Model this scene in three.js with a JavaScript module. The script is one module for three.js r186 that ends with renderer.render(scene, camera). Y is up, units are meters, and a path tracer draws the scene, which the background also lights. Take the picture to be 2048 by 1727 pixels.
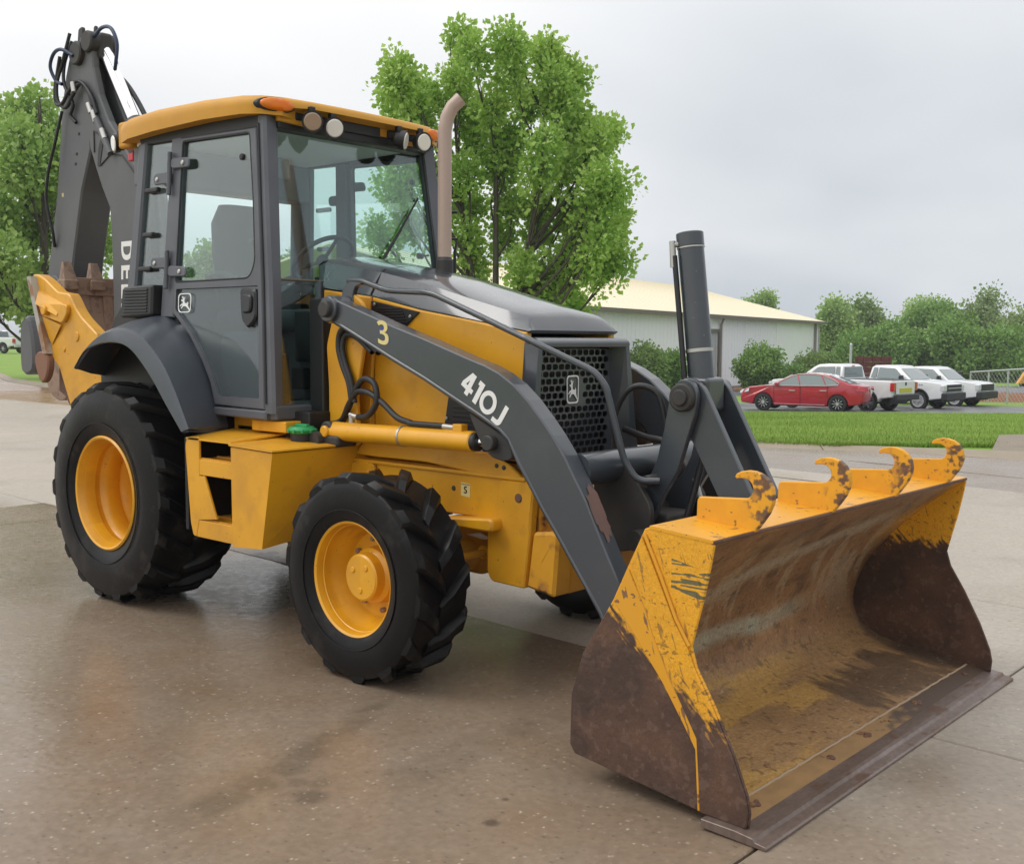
import * as THREE from 'three';
import { mergeGeometries, mergeVertices, toCreasedNormals } from 'three/addons/utils/BufferGeometryUtils.js';
import { RoundedBoxGeometry } from 'three/addons/geometries/RoundedBoxGeometry.js';
import { ConvexGeometry } from 'three/addons/geometries/ConvexGeometry.js';
import { TextGeometry } from 'three/addons/geometries/TextGeometry.js';
import { FontLoader } from 'three/addons/loaders/FontLoader.js';

// ---------------------------------------------------------------- camera
const scene = new THREE.Scene();
const CAM = new THREE.Vector3(6.00852, 1.5941, 4.22706);
const RIGHT = new THREE.Vector3(0.749308, 0.007099, -0.662184);
const UP = new THREE.Vector3(-0.060993, 0.996432, -0.058336);
const FWD = new THREE.Vector3(-0.659407, -0.084101, -0.747067);
const FPX = 2219.4, PW = 2048, PH = 1727;
const camera = new THREE.PerspectiveCamera(2 * Math.atan(PH / 2 / FPX) * 180 / Math.PI, PW / PH, 0.1, 3000);
camera.position.copy(CAM);
camera.quaternion.setFromRotationMatrix(new THREE.Matrix4().makeBasis(RIGHT, UP, FWD.clone().negate()));
scene.add(camera);
const renderer = new THREE.WebGLRenderer({ antialias: true });
renderer.setSize(1024, 863);
renderer.toneMapping = THREE.LinearToneMapping;
renderer.toneMappingExposure = 1.0;
renderer.shadowMap.enabled = true;

// ---------------------------------------------------------------- noise
function mulberry(a) { return () => { a |= 0; a = a + 0x6D2B79F5 | 0; let t = Math.imul(a ^ a >>> 15, 1 | a); t = t + Math.imul(t ^ t >>> 7, 61 | t) ^ t; return ((t ^ t >>> 14) >>> 0) / 4294967296; }; }
const PERM = new Float32Array(65536);
{ const r = mulberry(7); for (let i = 0; i < 65536; i++) PERM[i] = r(); }
function vnoise(x, y) {
  const xi = Math.floor(x), yi = Math.floor(y), fx = x - xi, fy = y - yi;
  const u = fx * fx * (3 - 2 * fx), v = fy * fy * (3 - 2 * fy);
  const a = PERM[(xi & 255) + ((yi & 255) << 8)], b = PERM[((xi + 1) & 255) + ((yi & 255) << 8)];
  const c = PERM[(xi & 255) + (((yi + 1) & 255) << 8)], d = PERM[((xi + 1) & 255) + (((yi + 1) & 255) << 8)];
  return a + (b - a) * u + (c - a) * v + (a - b - c + d) * u * v;
}
function fbm(x, y, o = 4) { let s = 0, a = 0.5, n = 0; for (let i = 0; i < o; i++) { s += a * vnoise(x, y); n += a; a *= 0.5; x = x * 2.03 + 17.1; y = y * 2.03 + 9.7; } return s / n; }
const clamp = (x, a = 0, b = 1) => Math.min(b, Math.max(a, x));
const sst = (x, a, b) => { const t = clamp((x - a) / (b - a)); return t * t * (3 - 2 * t); };
const mix = (a, b, t) => a + (b - a) * t;
const mix3 = (a, b, t) => [mix(a[0], b[0], t), mix(a[1], b[1], t), mix(a[2], b[2], t)];
const rgb = (r, g, b) => [r / 255, g / 255, b / 255];

// ---------------------------------------------------------------- sky and sun (overcast, brighter on the left)
{
  const W = 1024, H = 512, d = new Float32Array(W * H * 4);
  const sunAz = Math.atan2(0.62, -0.62);
  for (let j = 0; j < H; j++) for (let i = 0; i < W; i++) {
    const az = ((i + 0.5) / W - 0.5) * 2 * Math.PI, el = ((j + 0.5) / H - 0.5) * Math.PI;
    const s = Math.sin(el), ce = Math.cos(el);
    let da = Math.cos(az - sunAz) * ce;                                  // nearness to the bright side of the cloud deck
    const k = 1 / (Math.max(s, 0) + 0.22);
    const X = Math.cos(az) * ce * k, Z = Math.sin(az) * ce * k;
    const c1 = fbm(X * 0.9 + 40, Z * 0.9 + 12, 5), c2 = fbm(X * 2.3 + 7, Z * 1.5 + 3, 4);
    const cl = (c1 - 0.5) * 0.46 + (c2 - 0.5) * 0.2;
    let L = 0.785 * (1 + 0.85 * Math.max(s, 0)) * (1 + 0.25 * da) + cl * 0.66;
    if (s < 0) L = mix(L, 0.3, clamp(-s * 8));
    const warm = clamp(0.5 + 0.62 * da + cl * 1.6 + s * 1.1);                       // thick cloud is bluish grey, thin cloud white
    const o = (j * W + i) * 4;
    d[o] = L * mix(0.86, 0.995, warm); d[o + 1] = L * mix(0.945, 0.995, warm); d[o + 2] = L * mix(1.03, 1.0, warm); d[o + 3] = 1;
  }
  const t = new THREE.DataTexture(d, W, H, THREE.RGBAFormat, THREE.FloatType);
  t.mapping = THREE.EquirectangularReflectionMapping; t.magFilter = t.minFilter = THREE.LinearFilter; t.needsUpdate = true;
  scene.background = t; scene.environment = t;
}
const sun = new THREE.DirectionalLight(new THREE.Color().setRGB(1, 0.97, 0.92), 0.9);
sun.position.set(-22, 40, 26); sun.target.position.set(1, 0, 0);
sun.castShadow = true; sun.shadow.radius = 45;
sun.shadow.mapSize.set(2048, 2048);
Object.assign(sun.shadow.camera, { left: -60, right: 60, top: 60, bottom: -60, near: 1, far: 200 });
scene.add(sun, sun.target);

// ---------------------------------------------------------------- helpers
const V = (x, y, z) => new THREE.Vector3(x, y, z);
function at(px, py, dist) {             // a point of the place, given where it shows in the photograph and how far away it is
  const r = FWD.clone().addScaledVector(RIGHT, (px - PW / 2) / FPX).addScaledVector(UP, -(py - PH / 2) / FPX);
  return CAM.clone().addScaledVector(r, dist / Math.hypot(r.x, r.z));
}
function boxUV(g, s = 1) {              // uv in metres by the axis a face looks along
  if (g.index) g = g.toNonIndexed();
  const p = g.attributes.position, n = p.count, uv = new Float32Array(n * 2);
  const a = V(), b = V(), c = V();
  for (let i = 0; i < n; i += 3) {
    a.fromBufferAttribute(p, i); b.fromBufferAttribute(p, i + 1); c.fromBufferAttribute(p, i + 2);
    const e1 = b.clone().sub(a), e2 = c.clone().sub(a), m = e1.cross(e2), x = Math.abs(m.x), y = Math.abs(m.y), z = Math.abs(m.z);
    for (let k = 0; k < 3; k++) {
      const X = p.getX(i + k), Y = p.getY(i + k), Z = p.getZ(i + k);
      let u, v;
      if (z >= x && z >= y) { u = X; v = Y; } else if (y >= x) { u = X; v = Z; } else { u = Z; v = Y; }
      uv[(i + k) * 2] = u * s; uv[(i + k) * 2 + 1] = v * s;
    }
  }
  g.setAttribute('uv', new THREE.BufferAttribute(uv, 2));
  return g;
}
function clean(g, keepUV) {
  let q = g;
  if (!keepUV) q = boxUV(q); else if (q.index) q = q.toNonIndexed();
  if (!q.attributes.normal) q.computeVertexNormals();
  for (const k of Object.keys(q.attributes)) if (!['position', 'normal', 'uv'].includes(k)) q.deleteAttribute(k);
  q.morphAttributes = {};
  return q;
}
function merge(gs, keepUV) { gs = [].concat(gs).map((g) => clean(g, keepUV)); return gs.length > 1 ? mergeGeometries(gs) : gs[0]; }
function add(name, gs, mat, parent = scene, extra) {
  const m = new THREE.Mesh(merge(gs, extra?.keepUV), mat);
  m.name = name; parent.add(m);
  if (extra?.label) m.userData.label = extra.label;
  if (extra?.kind) m.userData.kind = extra.kind;
  return m;
}
function grp(name, parent = scene) { const g = new THREE.Group(); g.name = name; parent.add(g); return g; }
const taken = {};
function numbered(n) { const k = taken[n] = (taken[n] ?? -1) + 1; return k ? n + '_' + String(k).padStart(3, '0') : n; }
function tag(o, label, category, group, kind) { Object.assign(o.userData, label && { label }, category && { category }, group && { group }, kind && { kind }); return o; }
function shape(pts) { const s = new THREE.Shape(); pts.forEach(([x, y], i) => i ? s.lineTo(x, y) : s.moveTo(x, y)); s.closePath(); return s; }
function shapeArea(p) { let a = 0; for (let i = 0; i < p.length; i++) { const q = p[(i + 1) % p.length]; a += p[i][0] * q[1] - q[0] * p[i][1]; } return a / 2; }
function roundPts(pts, r, seg = 4) {      // round the corners of a polygon
  const out = [], n = pts.length;
  for (let i = 0; i < n; i++) {
    const p = pts[i], a = pts[(i + n - 1) % n], b = pts[(i + 1) % n], rr = Array.isArray(r) ? r[i] : r;
    const va = [a[0] - p[0], a[1] - p[1]], vb = [b[0] - p[0], b[1] - p[1]], la = Math.hypot(...va), lb = Math.hypot(...vb);
    const d = Math.min(rr, la * 0.45, lb * 0.45);
    if (d < 1e-4) { out.push(p); continue; }
    const s = [p[0] + va[0] / la * d, p[1] + va[1] / la * d], e = [p[0] + vb[0] / lb * d, p[1] + vb[1] / lb * d];
    for (let k = 0; k <= seg; k++) { const t = k / seg, u = 1 - t; out.push([u * u * s[0] + 2 * u * t * p[0] + t * t * e[0], u * u * s[1] + 2 * u * t * p[1] + t * t * e[1]]); }
  }
  return out;
}
function spline(pts, n, closed = false) { return new THREE.CatmullRomCurve3(pts.map((p) => V(p[0], p[1], p[2] ?? 0)), closed, 'centripetal').getPoints(n).map((v) => [v.x, v.y]); }
function plate(pts, z0, z1, bevel = 0.003, holes = []) {      // a plate cut in the xy plane, from z0 to z1
  const s = shape(pts); for (const h of holes) { const q = new THREE.Path(); h.forEach(([x, y], i) => i ? q.lineTo(x, y) : q.moveTo(x, y)); q.closePath(); s.holes.push(q); }
  const b = Math.min(bevel, (z1 - z0) * 0.45);
  const g = new THREE.ExtrudeGeometry(s, { depth: z1 - z0 - 2 * b, bevelEnabled: b > 0, bevelThickness: b, bevelSize: b, bevelOffset: -b, bevelSegments: 1, curveSegments: 8, steps: 1 });
  g.translate(0, 0, z0 + b);
  return g;
}
function box(x0, x1, y0, y1, z0, z1, r = 0.006) {
  const w = x1 - x0, h = y1 - y0, d = z1 - z0;
  const g = r > 0 ? new RoundedBoxGeometry(w, h, d, 2, Math.min(r, w * 0.45, h * 0.45, d * 0.45)) : new THREE.BoxGeometry(w, h, d);
  g.translate((x0 + x1) / 2, (y0 + y1) / 2, (z0 + z1) / 2);
  return g;
}
function cyl(a, b, r0, r1 = r0, seg = 20, cap = true) {
  a = Array.isArray(a) ? V(...a) : a; b = Array.isArray(b) ? V(...b) : b;
  const d = b.clone().sub(a), g = new THREE.CylinderGeometry(r1, r0, d.length(), seg, 1, !cap);
  g.applyQuaternion(new THREE.Quaternion().setFromUnitVectors(V(0, 1, 0), d.clone().normalize()));
  const m = a.clone().add(b).multiplyScalar(0.5); g.translate(m.x, m.y, m.z);
  return g;
}
function rod(a, b, r, ch = 0.004, seg = 24) {   // a turned pin or tube with chamfered ends
  a = Array.isArray(a) ? V(...a) : a; b = Array.isArray(b) ? V(...b) : b;
  const L = a.distanceTo(b);
  const g = new THREE.LatheGeometry([[0, 0], [r - ch, 0], [r - ch, 0], [r, ch], [r, ch], [r, L - ch], [r, L - ch], [r - ch, L], [r - ch, L], [0, L]].map((p) => new THREE.Vector2(p[0], p[1])), seg);
  g.applyQuaternion(new THREE.Quaternion().setFromUnitVectors(V(0, 1, 0), b.clone().sub(a).normalize())); g.translate(a.x, a.y, a.z);
  return g;
}
function tube(pts, r, n = 40, rs = 10, tension) { const c = new THREE.CatmullRomCurve3(pts.map((p) => V(...p)), false, tension === undefined ? 'centripetal' : 'catmullrom', tension); return new THREE.TubeGeometry(c, n, r, rs, false); }
function bentTube(pts, r, bend = 0.08, rs = 10) {        // straight runs joined by bends
  const path = new THREE.CurvePath(), P = pts.map((p) => V(...p)); let last = P[0];
  for (let i = 1; i < P.length - 1; i++) {
    const a = P[i - 1], p = P[i], b = P[i + 1], d = Math.min(bend, p.distanceTo(a) * 0.45, p.distanceTo(b) * 0.45);
    const s = p.clone().add(a.clone().sub(p).setLength(d)), e = p.clone().add(b.clone().sub(p).setLength(d));
    path.add(new THREE.LineCurve3(last, s)); path.add(new THREE.QuadraticBezierCurve3(s, p, e)); last = e;
  }
  path.add(new THREE.LineCurve3(last, P[P.length - 1]));
  const ptsOut = []; for (const c of path.curves) { const n = c.isLineCurve3 ? 1 : 6; for (let i = 0; i < n; i++) ptsOut.push(c.getPoint(i / n)); } ptsOut.push(P[P.length - 1]);
  return sweepRound(ptsOut, r, rs);
}
function sweepRound(P, r, rs = 10) {
  const rings = []; let nrm = null;
  for (let i = 0; i < P.length; i++) {
    const t = (i === 0 ? P[1].clone().sub(P[0]) : i === P.length - 1 ? P[i].clone().sub(P[i - 1]) : P[i + 1].clone().sub(P[i - 1])).normalize();
    if (!nrm) { nrm = Math.abs(t.y) < 0.9 ? V(0, 1, 0) : V(1, 0, 0); }
    nrm = nrm.clone().sub(t.clone().multiplyScalar(nrm.dot(t))).normalize();
    const bn = t.clone().cross(nrm), rad = typeof r === 'function' ? r(i / (P.length - 1)) : r, ring = [];
    for (let k = 0; k < rs; k++) { const a = k / rs * Math.PI * 2; ring.push(P[i].clone().addScaledVector(nrm, Math.cos(a) * rad).addScaledVector(bn, Math.sin(a) * rad)); }
    rings.push(ring);
  }
  return loft(rings, true, true, 50);
}
function loft(rings, closed = true, caps = true, crease = 32) {
  const n = rings[0].length, pos = [];
  const P = rings.map((r) => r.map((p) => Array.isArray(p) ? p : [p.x, p.y, p.z]));
  const tri = (a, b, c) => pos.push(...a, ...b, ...c);
  for (let i = 0; i + 1 < P.length; i++) for (let k = 0; k < (closed ? n : n - 1); k++) {
    const k2 = (k + 1) % n, a = P[i][k], b = P[i][k2], c = P[i + 1][k2], d = P[i + 1][k];
    tri(a, b, c); tri(a, c, d);
  }
  if (caps && closed) for (const [r, f] of [[P[0], 1], [P[P.length - 1], 0]]) {
    const c = [0, 1, 2].map((k) => r.reduce((s, p) => s + p[k], 0) / n);
    for (let k = 0; k < n; k++) { const a = r[k], b = r[(k + 1) % n]; f ? tri(b, a, c) : tri(a, b, c); }
  }
  let g = new THREE.BufferGeometry(); g.setAttribute('position', new THREE.Float32BufferAttribute(pos, 3));
  g = toCreasedNormals(g, crease * Math.PI / 180);
  return g;
}
function hull(pts) { return new ConvexGeometry(pts.map((p) => V(...p))); }
function mirrorZ(g) {
  g = g.clone(); if (g.index) g = g.toNonIndexed();
  for (const k of ['position', 'normal']) { const a = g.attributes[k]; if (a) for (let i = 0; i < a.count; i++) a.setZ(i, -a.getZ(i)); }
  for (const k of Object.keys(g.attributes)) { const a = g.attributes[k], s = a.itemSize, A = a.array; for (let i = 0; i < a.count; i += 3) for (let c = 0; c < s; c++) { const t = A[(i + 1) * s + c]; A[(i + 1) * s + c] = A[(i + 2) * s + c]; A[(i + 2) * s + c] = t; } }
  return g;
}
function warp(g, f) { const p = g.attributes.position, v = V(); for (let i = 0; i < p.count; i++) { v.fromBufferAttribute(p, i); f(v); p.setXYZ(i, v.x, v.y, v.z); } g.computeVertexNormals(); return g; }
function lathe(prof, seg = 48) {       // profile of [radius, z], turned round the z axis
  const g = new THREE.LatheGeometry(prof.map(([r, z]) => new THREE.Vector2(Math.max(r, 1e-5), z)), seg);
  g.rotateX(Math.PI / 2);              // y axis to z axis
  return toCreasedNormals(g.toNonIndexed(), 0.6);
}
// ---------------------------------------------------------------- textures
function mkTex(w, h, fn, srgb = true, repeat = true) {
  const d = new Uint8Array(w * h * 4);
  for (let j = 0; j < h; j++) for (let i = 0; i < w; i++) {
    const c = fn((i + 0.5) / w, (j + 0.5) / h), o = (j * w + i) * 4;
    if (typeof c === 'number') d[o] = d[o + 1] = d[o + 2] = clamp(c) * 255; else { d[o] = clamp(c[0]) * 255; d[o + 1] = clamp(c[1]) * 255; d[o + 2] = clamp(c[2]) * 255; }
    d[o + 3] = 255;
  }
  const t = new THREE.DataTexture(d, w, h, THREE.RGBAFormat);
  t.magFilter = THREE.LinearFilter; t.minFilter = THREE.LinearMipmapLinearFilter; if (srgb) t.colorSpace = THREE.SRGBColorSpace;
  if (repeat) t.wrapS = t.wrapT = THREE.RepeatWrapping; else t.wrapS = t.wrapT = THREE.ClampToEdgeWrapping;
  t.needsUpdate = true;
  return t;
}
function scaled(t, sx, sy = sx) { const c = t.clone(); c.repeat.set(sx, sy); c.needsUpdate = true; return c; }
const lin2s = (x) => x <= 0.0031308 ? 12.92 * x : 1.055 * Math.pow(x, 1 / 2.4) - 0.055;
const S = (...c) => c.map(lin2s);      // linear base colour to the stored sRGB value
function phys(o) { const { rgb: c, ...r } = o; const m = new THREE.MeshPhysicalMaterial(r); if (c) m.color.setRGB(...c); return m; }
function std(o) { const { rgb: c, ...r } = o; const m = new THREE.MeshStandardMaterial(r); if (c) m.color.setRGB(...c); return m; }
const tileNoise = (u, v, f, o) => {    // seamless over the unit square
  const a = fbm(u * f, v * f, o), b = fbm((u - 1) * f + 0, v * f, o), c = fbm(u * f, (v - 1) * f, o), d = fbm((u - 1) * f, (v - 1) * f, o);
  return mix(mix(a, b, u), mix(c, d, u), v);
};
// ================================================================ materials of the machine
const grimeRough = mkTex(256, 256, (u, v) => { const n = tileNoise(u, v, 6, 4), m = tileNoise(u, v, 30, 3); return 0.3 + 0.34 * n + 0.14 * m; }, false);
function paintTex(base, dirt, chip, amt, seed) {        // paint with faint road film, specks and small chips, 1 m tile
  const r = mulberry(seed), chips = [];
  for (let i = 0; i < 120; i++) chips.push([r(), r(), 0.0012 + 0.0035 * r() * r(), r() * 6.28, 1 + 2 * r()]);
  const grid = {}; for (const c of chips) for (let a = -1; a <= 1; a++) for (let b = -1; b <= 1; b++) { const k = (((Math.floor(c[0] * 16) + a) + 16) % 16) + '_' + (((Math.floor(c[1] * 16) + b) + 16) % 16); (grid[k] ??= []).push(c); }
  return mkTex(512, 512, (u, v) => {
    const n = tileNoise(u + seed * 0.37 % 1, v, 5, 4), f = tileNoise(u, v, 60, 2);
    let c = mix3(base, dirt, clamp((n - 0.40) * amt * 2.2 + (f - 0.5) * 0.14 + sst(tileNoise(u, v * 0.999, 11, 3), 0.6, 0.75) * amt * 0.35, 0, 0.7));
    for (const k of grid[Math.floor(u * 16) + '_' + Math.floor(v * 16)] ?? []) {
      const x = u - k[0], y = v - k[1], X = x * Math.cos(k[3]) + y * Math.sin(k[3]), Y = (y * Math.cos(k[3]) - x * Math.sin(k[3])) * k[4];
      if (Math.hypot(X, Y) < k[2] * (0.7 + 0.6 * f)) c = chip;
    }
    return c;
  });
}
const yellowT = paintTex(S(0.75, 0.362, 0.010), S(0.46, 0.21, 0.025), S(0.16, 0.07, 0.03), 0.75, 3);
const yellowCleanT = paintTex(S(0.78, 0.378, 0.010), S(0.56, 0.26, 0.018), S(0.3, 0.14, 0.03), 0.55, 4);
const greyT = paintTex(S(0.034, 0.041, 0.052), S(0.056, 0.062, 0.07), S(0.11, 0.11, 0.11), 0.5, 5);
const M = {};
M.yellow = phys({ map: yellowT, roughnessMap: grimeRough, roughness: 0.9, clearcoat: 0.25, clearcoatRoughness: 0.25 });
M.yellowClean = phys({ map: yellowCleanT, roughnessMap: grimeRough, roughness: 0.8, clearcoat: 0.35, clearcoatRoughness: 0.2 });
M.roofYellow = phys({ rgb: [0.66, 0.315, 0.022], map: mkTex(256, 256, (u, v) => { const n = tileNoise(u, v, 8, 4); return [0.9 + 0.1 * n, 0.9 + 0.1 * n, 0.86 + 0.14 * n]; }), roughness: 0.5 });
M.grey = phys({ map: greyT, roughnessMap: grimeRough, roughness: 0.75, clearcoat: 0.8, clearcoatRoughness: 0.16 });
M.hood = phys({ map: greyT, roughnessMap: grimeRough, roughness: 0.55, clearcoat: 1, clearcoatRoughness: 0.07 });
M.fender = phys({ rgb: [0.066, 0.076, 0.094], map: mkTex(256, 256, (u, v) => { const n = tileNoise(u, v, 5, 5); return [0.82 + 0.25 * n, 0.82 + 0.25 * n, 0.82 + 0.25 * n]; }), roughness: 0.36, clearcoat: 0.2, clearcoatRoughness: 0.3 });
M.cab = phys({ rgb: [0.105, 0.11, 0.128], map: mkTex(256, 256, (u, v) => { const n = tileNoise(u, v, 7, 4); return 0.86 + 0.2 * n; }), roughness: 0.42 });
M.black = phys({ rgb: [0.014, 0.014, 0.015], roughness: 0.5 });
M.blackGloss = phys({ rgb: [0.012, 0.012, 0.013], roughness: 0.22 });
M.darkMetal = phys({ map: mkTex(256, 256, (u, v) => mix3(S(0.022, 0.022, 0.023), S(0.06, 0.052, 0.045), tileNoise(u, v, 9, 4))), roughness: 0.6 });
M.boom = phys({ map: mkTex(256, 256, (u, v) => mix3(S(0.072, 0.076, 0.084), S(0.13, 0.13, 0.132), tileNoise(u, v, 4, 5))), roughness: 0.5 });
M.hose = phys({ rgb: [0.018, 0.018, 0.02], roughness: 0.5 });
M.blueHose = phys({ rgb: [0.015, 0.035, 0.09], roughness: 0.45 });
M.chrome = phys({ rgb: [0.86, 0.86, 0.87], metalness: 1, roughness: 0.12 });
M.steel = phys({ rgb: [0.5, 0.49, 0.46], metalness: 0.85, roughness: 0.38 });
M.green = phys({ rgb: [0.02, 0.3, 0.1], roughness: 0.35 });
M.amber = phys({ rgb: [1, 0.25, 0.0], roughness: 0.3, transmission: 0.3, thickness: 0, clearcoat: 0.15 });
M.lens = phys({ rgb: [0.78, 0.74, 0.68], roughness: 0.2, clearcoat: 0.8 });
M.lensBrown = phys({ rgb: [0.34, 0.23, 0.15], roughness: 0.25, clearcoat: 0.7 });
M.redLens = phys({ rgb: [0.5, 0.01, 0.02], roughness: 0.2 });
M.white = phys({ rgb: [0.8, 0.8, 0.78], roughness: 0.4 });
M.cream = phys({ rgb: [0.72, 0.6, 0.25], roughness: 0.5 });
M.blue = phys({ rgb: [0.02, 0.05, 0.3], roughness: 0.5 });
M.exhaust = phys({ map: mkTex(256, 256, (u, v) => { const n = tileNoise(u, v, 5, 5); return mix3(S(0.48, 0.35, 0.285), S(0.38, 0.29, 0.25), n); }), metalness: 0.25, roughness: 0.48 });
M.glass = phys({ rgb: [0.86, 0.955, 0.94], transmission: 1, thickness: 0, roughness: 0.02, ior: 1.75 });
M.smoke = phys({ rgb: [0.52, 0.60, 0.62], transmission: 0.9, thickness: 0, roughness: 0.06, ior: 1.6 });
M.interior = phys({ rgb: [0.15, 0.155, 0.165], roughness: 0.7 });
M.headliner = phys({ rgb: [0.8, 0.81, 0.82], roughness: 0.9 });
M.seat = phys({ rgb: [0.09, 0.095, 0.105], roughness: 0.8 });
M.rust = phys({ map: mkTex(512, 512, (u, v) => { const n = tileNoise(u, v, 6, 5), m = tileNoise(u, v, 40, 3); return mix3(mix3(S(0.10, 0.052, 0.036), S(0.19, 0.098, 0.066), n), S(0.05, 0.03, 0.024), clamp((m - 0.5) * 2)); }), roughness: 0.75, bumpMap: mkTex(256, 256, (u, v) => tileNoise(u, v, 40, 3), false), bumpScale: 0.0015 });
M.wornRust = phys({ map: mkTex(256, 256, (u, v) => { const n = tileNoise(u, v, 14, 4); return mix3(S(0.20, 0.10, 0.075), S(0.13, 0.085, 0.075), n); }), roughness: 0.55 });
M.yellowWorn = phys({ map: mkTex(512, 512, (u, v) => { const n = tileNoise(u, v, 7, 5), m = tileNoise(u, v, 30, 3), s = tileNoise(u, v, 12, 4); let c = mix3([0.80, 0.385, 0.012], [0.55, 0.26, 0.03], clamp(n * 1.4 - 0.3)); c = mix3(c, [0.36, 0.15, 0.035], sst(s + (m - 0.5) * 0.3, 0.56, 0.72) * 0.8); c = mix3(c, [0.12, 0.06, 0.035], sst(s + (m - 0.5) * 0.5, 0.70, 0.76)); return S(...c); }), roughness: 0.55 });
M.digRust = phys({ map: mkTex(512, 512, (u, v) => { const n = tileNoise(u, v, 5, 5), m = tileNoise(u, v, 30, 3); return mix3(mix3(S(0.20, 0.115, 0.08), S(0.38, 0.28, 0.205), n), S(0.10, 0.065, 0.05), clamp((m - 0.52) * 2.4)); }), roughness: 0.7 });
M.tyre = phys({ map: mkTex(512, 512, (u, v) => { const n = tileNoise(u, v, 5, 5), m = tileNoise(u, v, 50, 3); return mix3(mix3(S(0.004, 0.004, 0.005), S(0.013, 0.012, 0.011), clamp(n * 1.2 - 0.25 + (m - 0.5) * 0.5)), S(0.055, 0.048, 0.04), sst(tileNoise(u, v, 9, 5) + (m - 0.5) * 0.25, 0.56, 0.74) * 0.55); }), roughnessMap: mkTex(256, 256, (u, v) => 0.38 + 0.4 * tileNoise(u, v, 7, 4), false), roughness: 0.62, specularIntensity: 0.42, bumpMap: mkTex(256, 256, (u, v) => tileNoise(u, v, 60, 2), false), bumpScale: 0.0006 });
M.axle = phys({ map: yellowT, rgb: [0.8, 0.75, 0.7], roughness: 0.6 });
// ================================================================ ground
const ER = V(0.7493, 0, -0.6622).normalize(), ED = V(-0.6618, 0, -0.7497).normalize();
const rd = (p) => { const q = p.clone().sub(CAM); return [q.dot(ER), q.dot(ED)]; };
const KERB = [[-900, -300], [-300, -95], [-120, -40], [-60, -22], [-37, -14.6], [-32, -12.75], [-20, -10.2], [-10, -9.2], [-4, -9.45], [-2.15, -10.05], [-0.7, -10.6], [1.4, -11.4], [6, -13.6], [14, -17.5], [30, -25], [90, -52], [300, -150], [900, -420]];
const kerbZ = (x) => { for (let i = 1; i < KERB.length; i++) if (x <= KERB[i][0]) { const [a, b] = [KERB[i - 1], KERB[i]]; return mix(a[1], b[1], (x - a[0]) / (b[0] - a[0])); } return KERB[KERB.length - 1][1]; };
function lotY(r, d) {                                     // the lawn falls away to the car park on the right
  const R = d < 17 ? 0.06 : d < 40 ? mix(0.06, -1.06, (d - 17) / 23) : d < 57 ? mix(-1.06, -1.6, (d - 40) / 17) : d < 90 ? mix(-1.6, -1.8, (d - 57) / 33) : -1.8;
  return mix(0.06, R, sst(r, -16, -3));
}
const grassT = mkTex(512, 512, (u, v) => { const n = tileNoise(u, v, 4, 4), m = tileNoise(u, v, 60, 3); return mix3(S(0.15, 0.27, 0.03), S(0.27, 0.38, 0.07), clamp(n * 0.8 + (m - 0.5) * 0.9)); });
{
  const xs = []; for (let x = -900; x <= 900;) { xs.push(x); const a = Math.abs(x + 6); x += a < 40 ? 1 : a < 120 ? 6 : 40; }
  const ss = [-2500, -900, -300, -100, -40, -10, -1, 0.1, 0.35, 0.5]; for (let s = 1; s < 2600;) { ss.push(s); s *= s < 40 ? 1.09 : 1.3; }
  const pos = [], uv = [], idx = [];
  for (const x of xs) for (const s of ss) {
    const p = V(x + s * ED.x, 0, kerbZ(x) + s * ED.z), [r, d] = rd(p);
    p.y = s < 0.2 ? -0.17 : s < 0.4 ? 0.03 : lotY(r, d) + (s > 0.6 && s < 40 ? 0.02 * (vnoise(p.x * 0.4 + 50, p.z * 0.4 + 50) - 0.5) : 0);
    pos.push(p.x, p.y, p.z); uv.push(p.x / 3, p.z / 3);
  }
  const n = ss.length; for (let i = 0; i + 1 < xs.length; i++) for (let j = 0; j + 1 < n; j++) { const a = i * n + j, b = a + n; idx.push(a, b, a + 1, b, b + 1, a + 1); }
  const g = new THREE.BufferGeometry(); g.setAttribute('position', new THREE.Float32BufferAttribute(pos, 3)); g.setAttribute('uv', new THREE.Float32BufferAttribute(uv, 2)); g.setIndex(idx); g.computeVertexNormals();
  const m = new THREE.Mesh(g, std({ map: grassT, roughness: 1 })); m.name = 'ground'; m.userData.kind = 'structure'; scene.add(m);
}
// concrete: brown and damp on the slab the machine stands on, grey and drier on the others
const GX = -4, GZ = -8, GS = 14;
const flecks = mulberry(21), trk1 = [[2.36, 0.9], [2.577, 1.324], [2.724, 1.666], [2.808, 1.928], [2.842, 2.133], [2.848, 2.4]], trk2 = [[3.13, 0.5], [3.11, 0.926], [3.15, 1.389], [3.13, 1.7]];
const segDist = (x, z, pl) => { let b = 9, at_ = 0; for (let i = 1; i < pl.length; i++) { const [x0, z0] = pl[i - 1], [x1, z1] = pl[i], dx = x1 - x0, dz = z1 - z0, t = clamp(((x - x0) * dx + (z - z0) * dz) / (dx * dx + dz * dz)), q = Math.hypot(x - x0 - dx * t, z - z0 - dz * t); if (q < b) { b = q; at_ = (i - 1 + t) / (pl.length - 1); } } return [b, at_]; };
const damp = (x, z, n) => { const a = x < 4.36 && z > -0.2 + 0.042 * (x - 4.36) ? 1 : 0, b = x >= 4.36 ? 0.75 * sst(z + (n - 0.5) * 3.2, -0.2, 0.9) : 0; return Math.max(a * mix(1, 0.88, sst(n, 0.5, 0.62)), b); };
const GN = 2048, gcol = new Uint8Array(GN * GN * 4), grough = new Uint8Array(GN * GN * 4 / 4);
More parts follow.
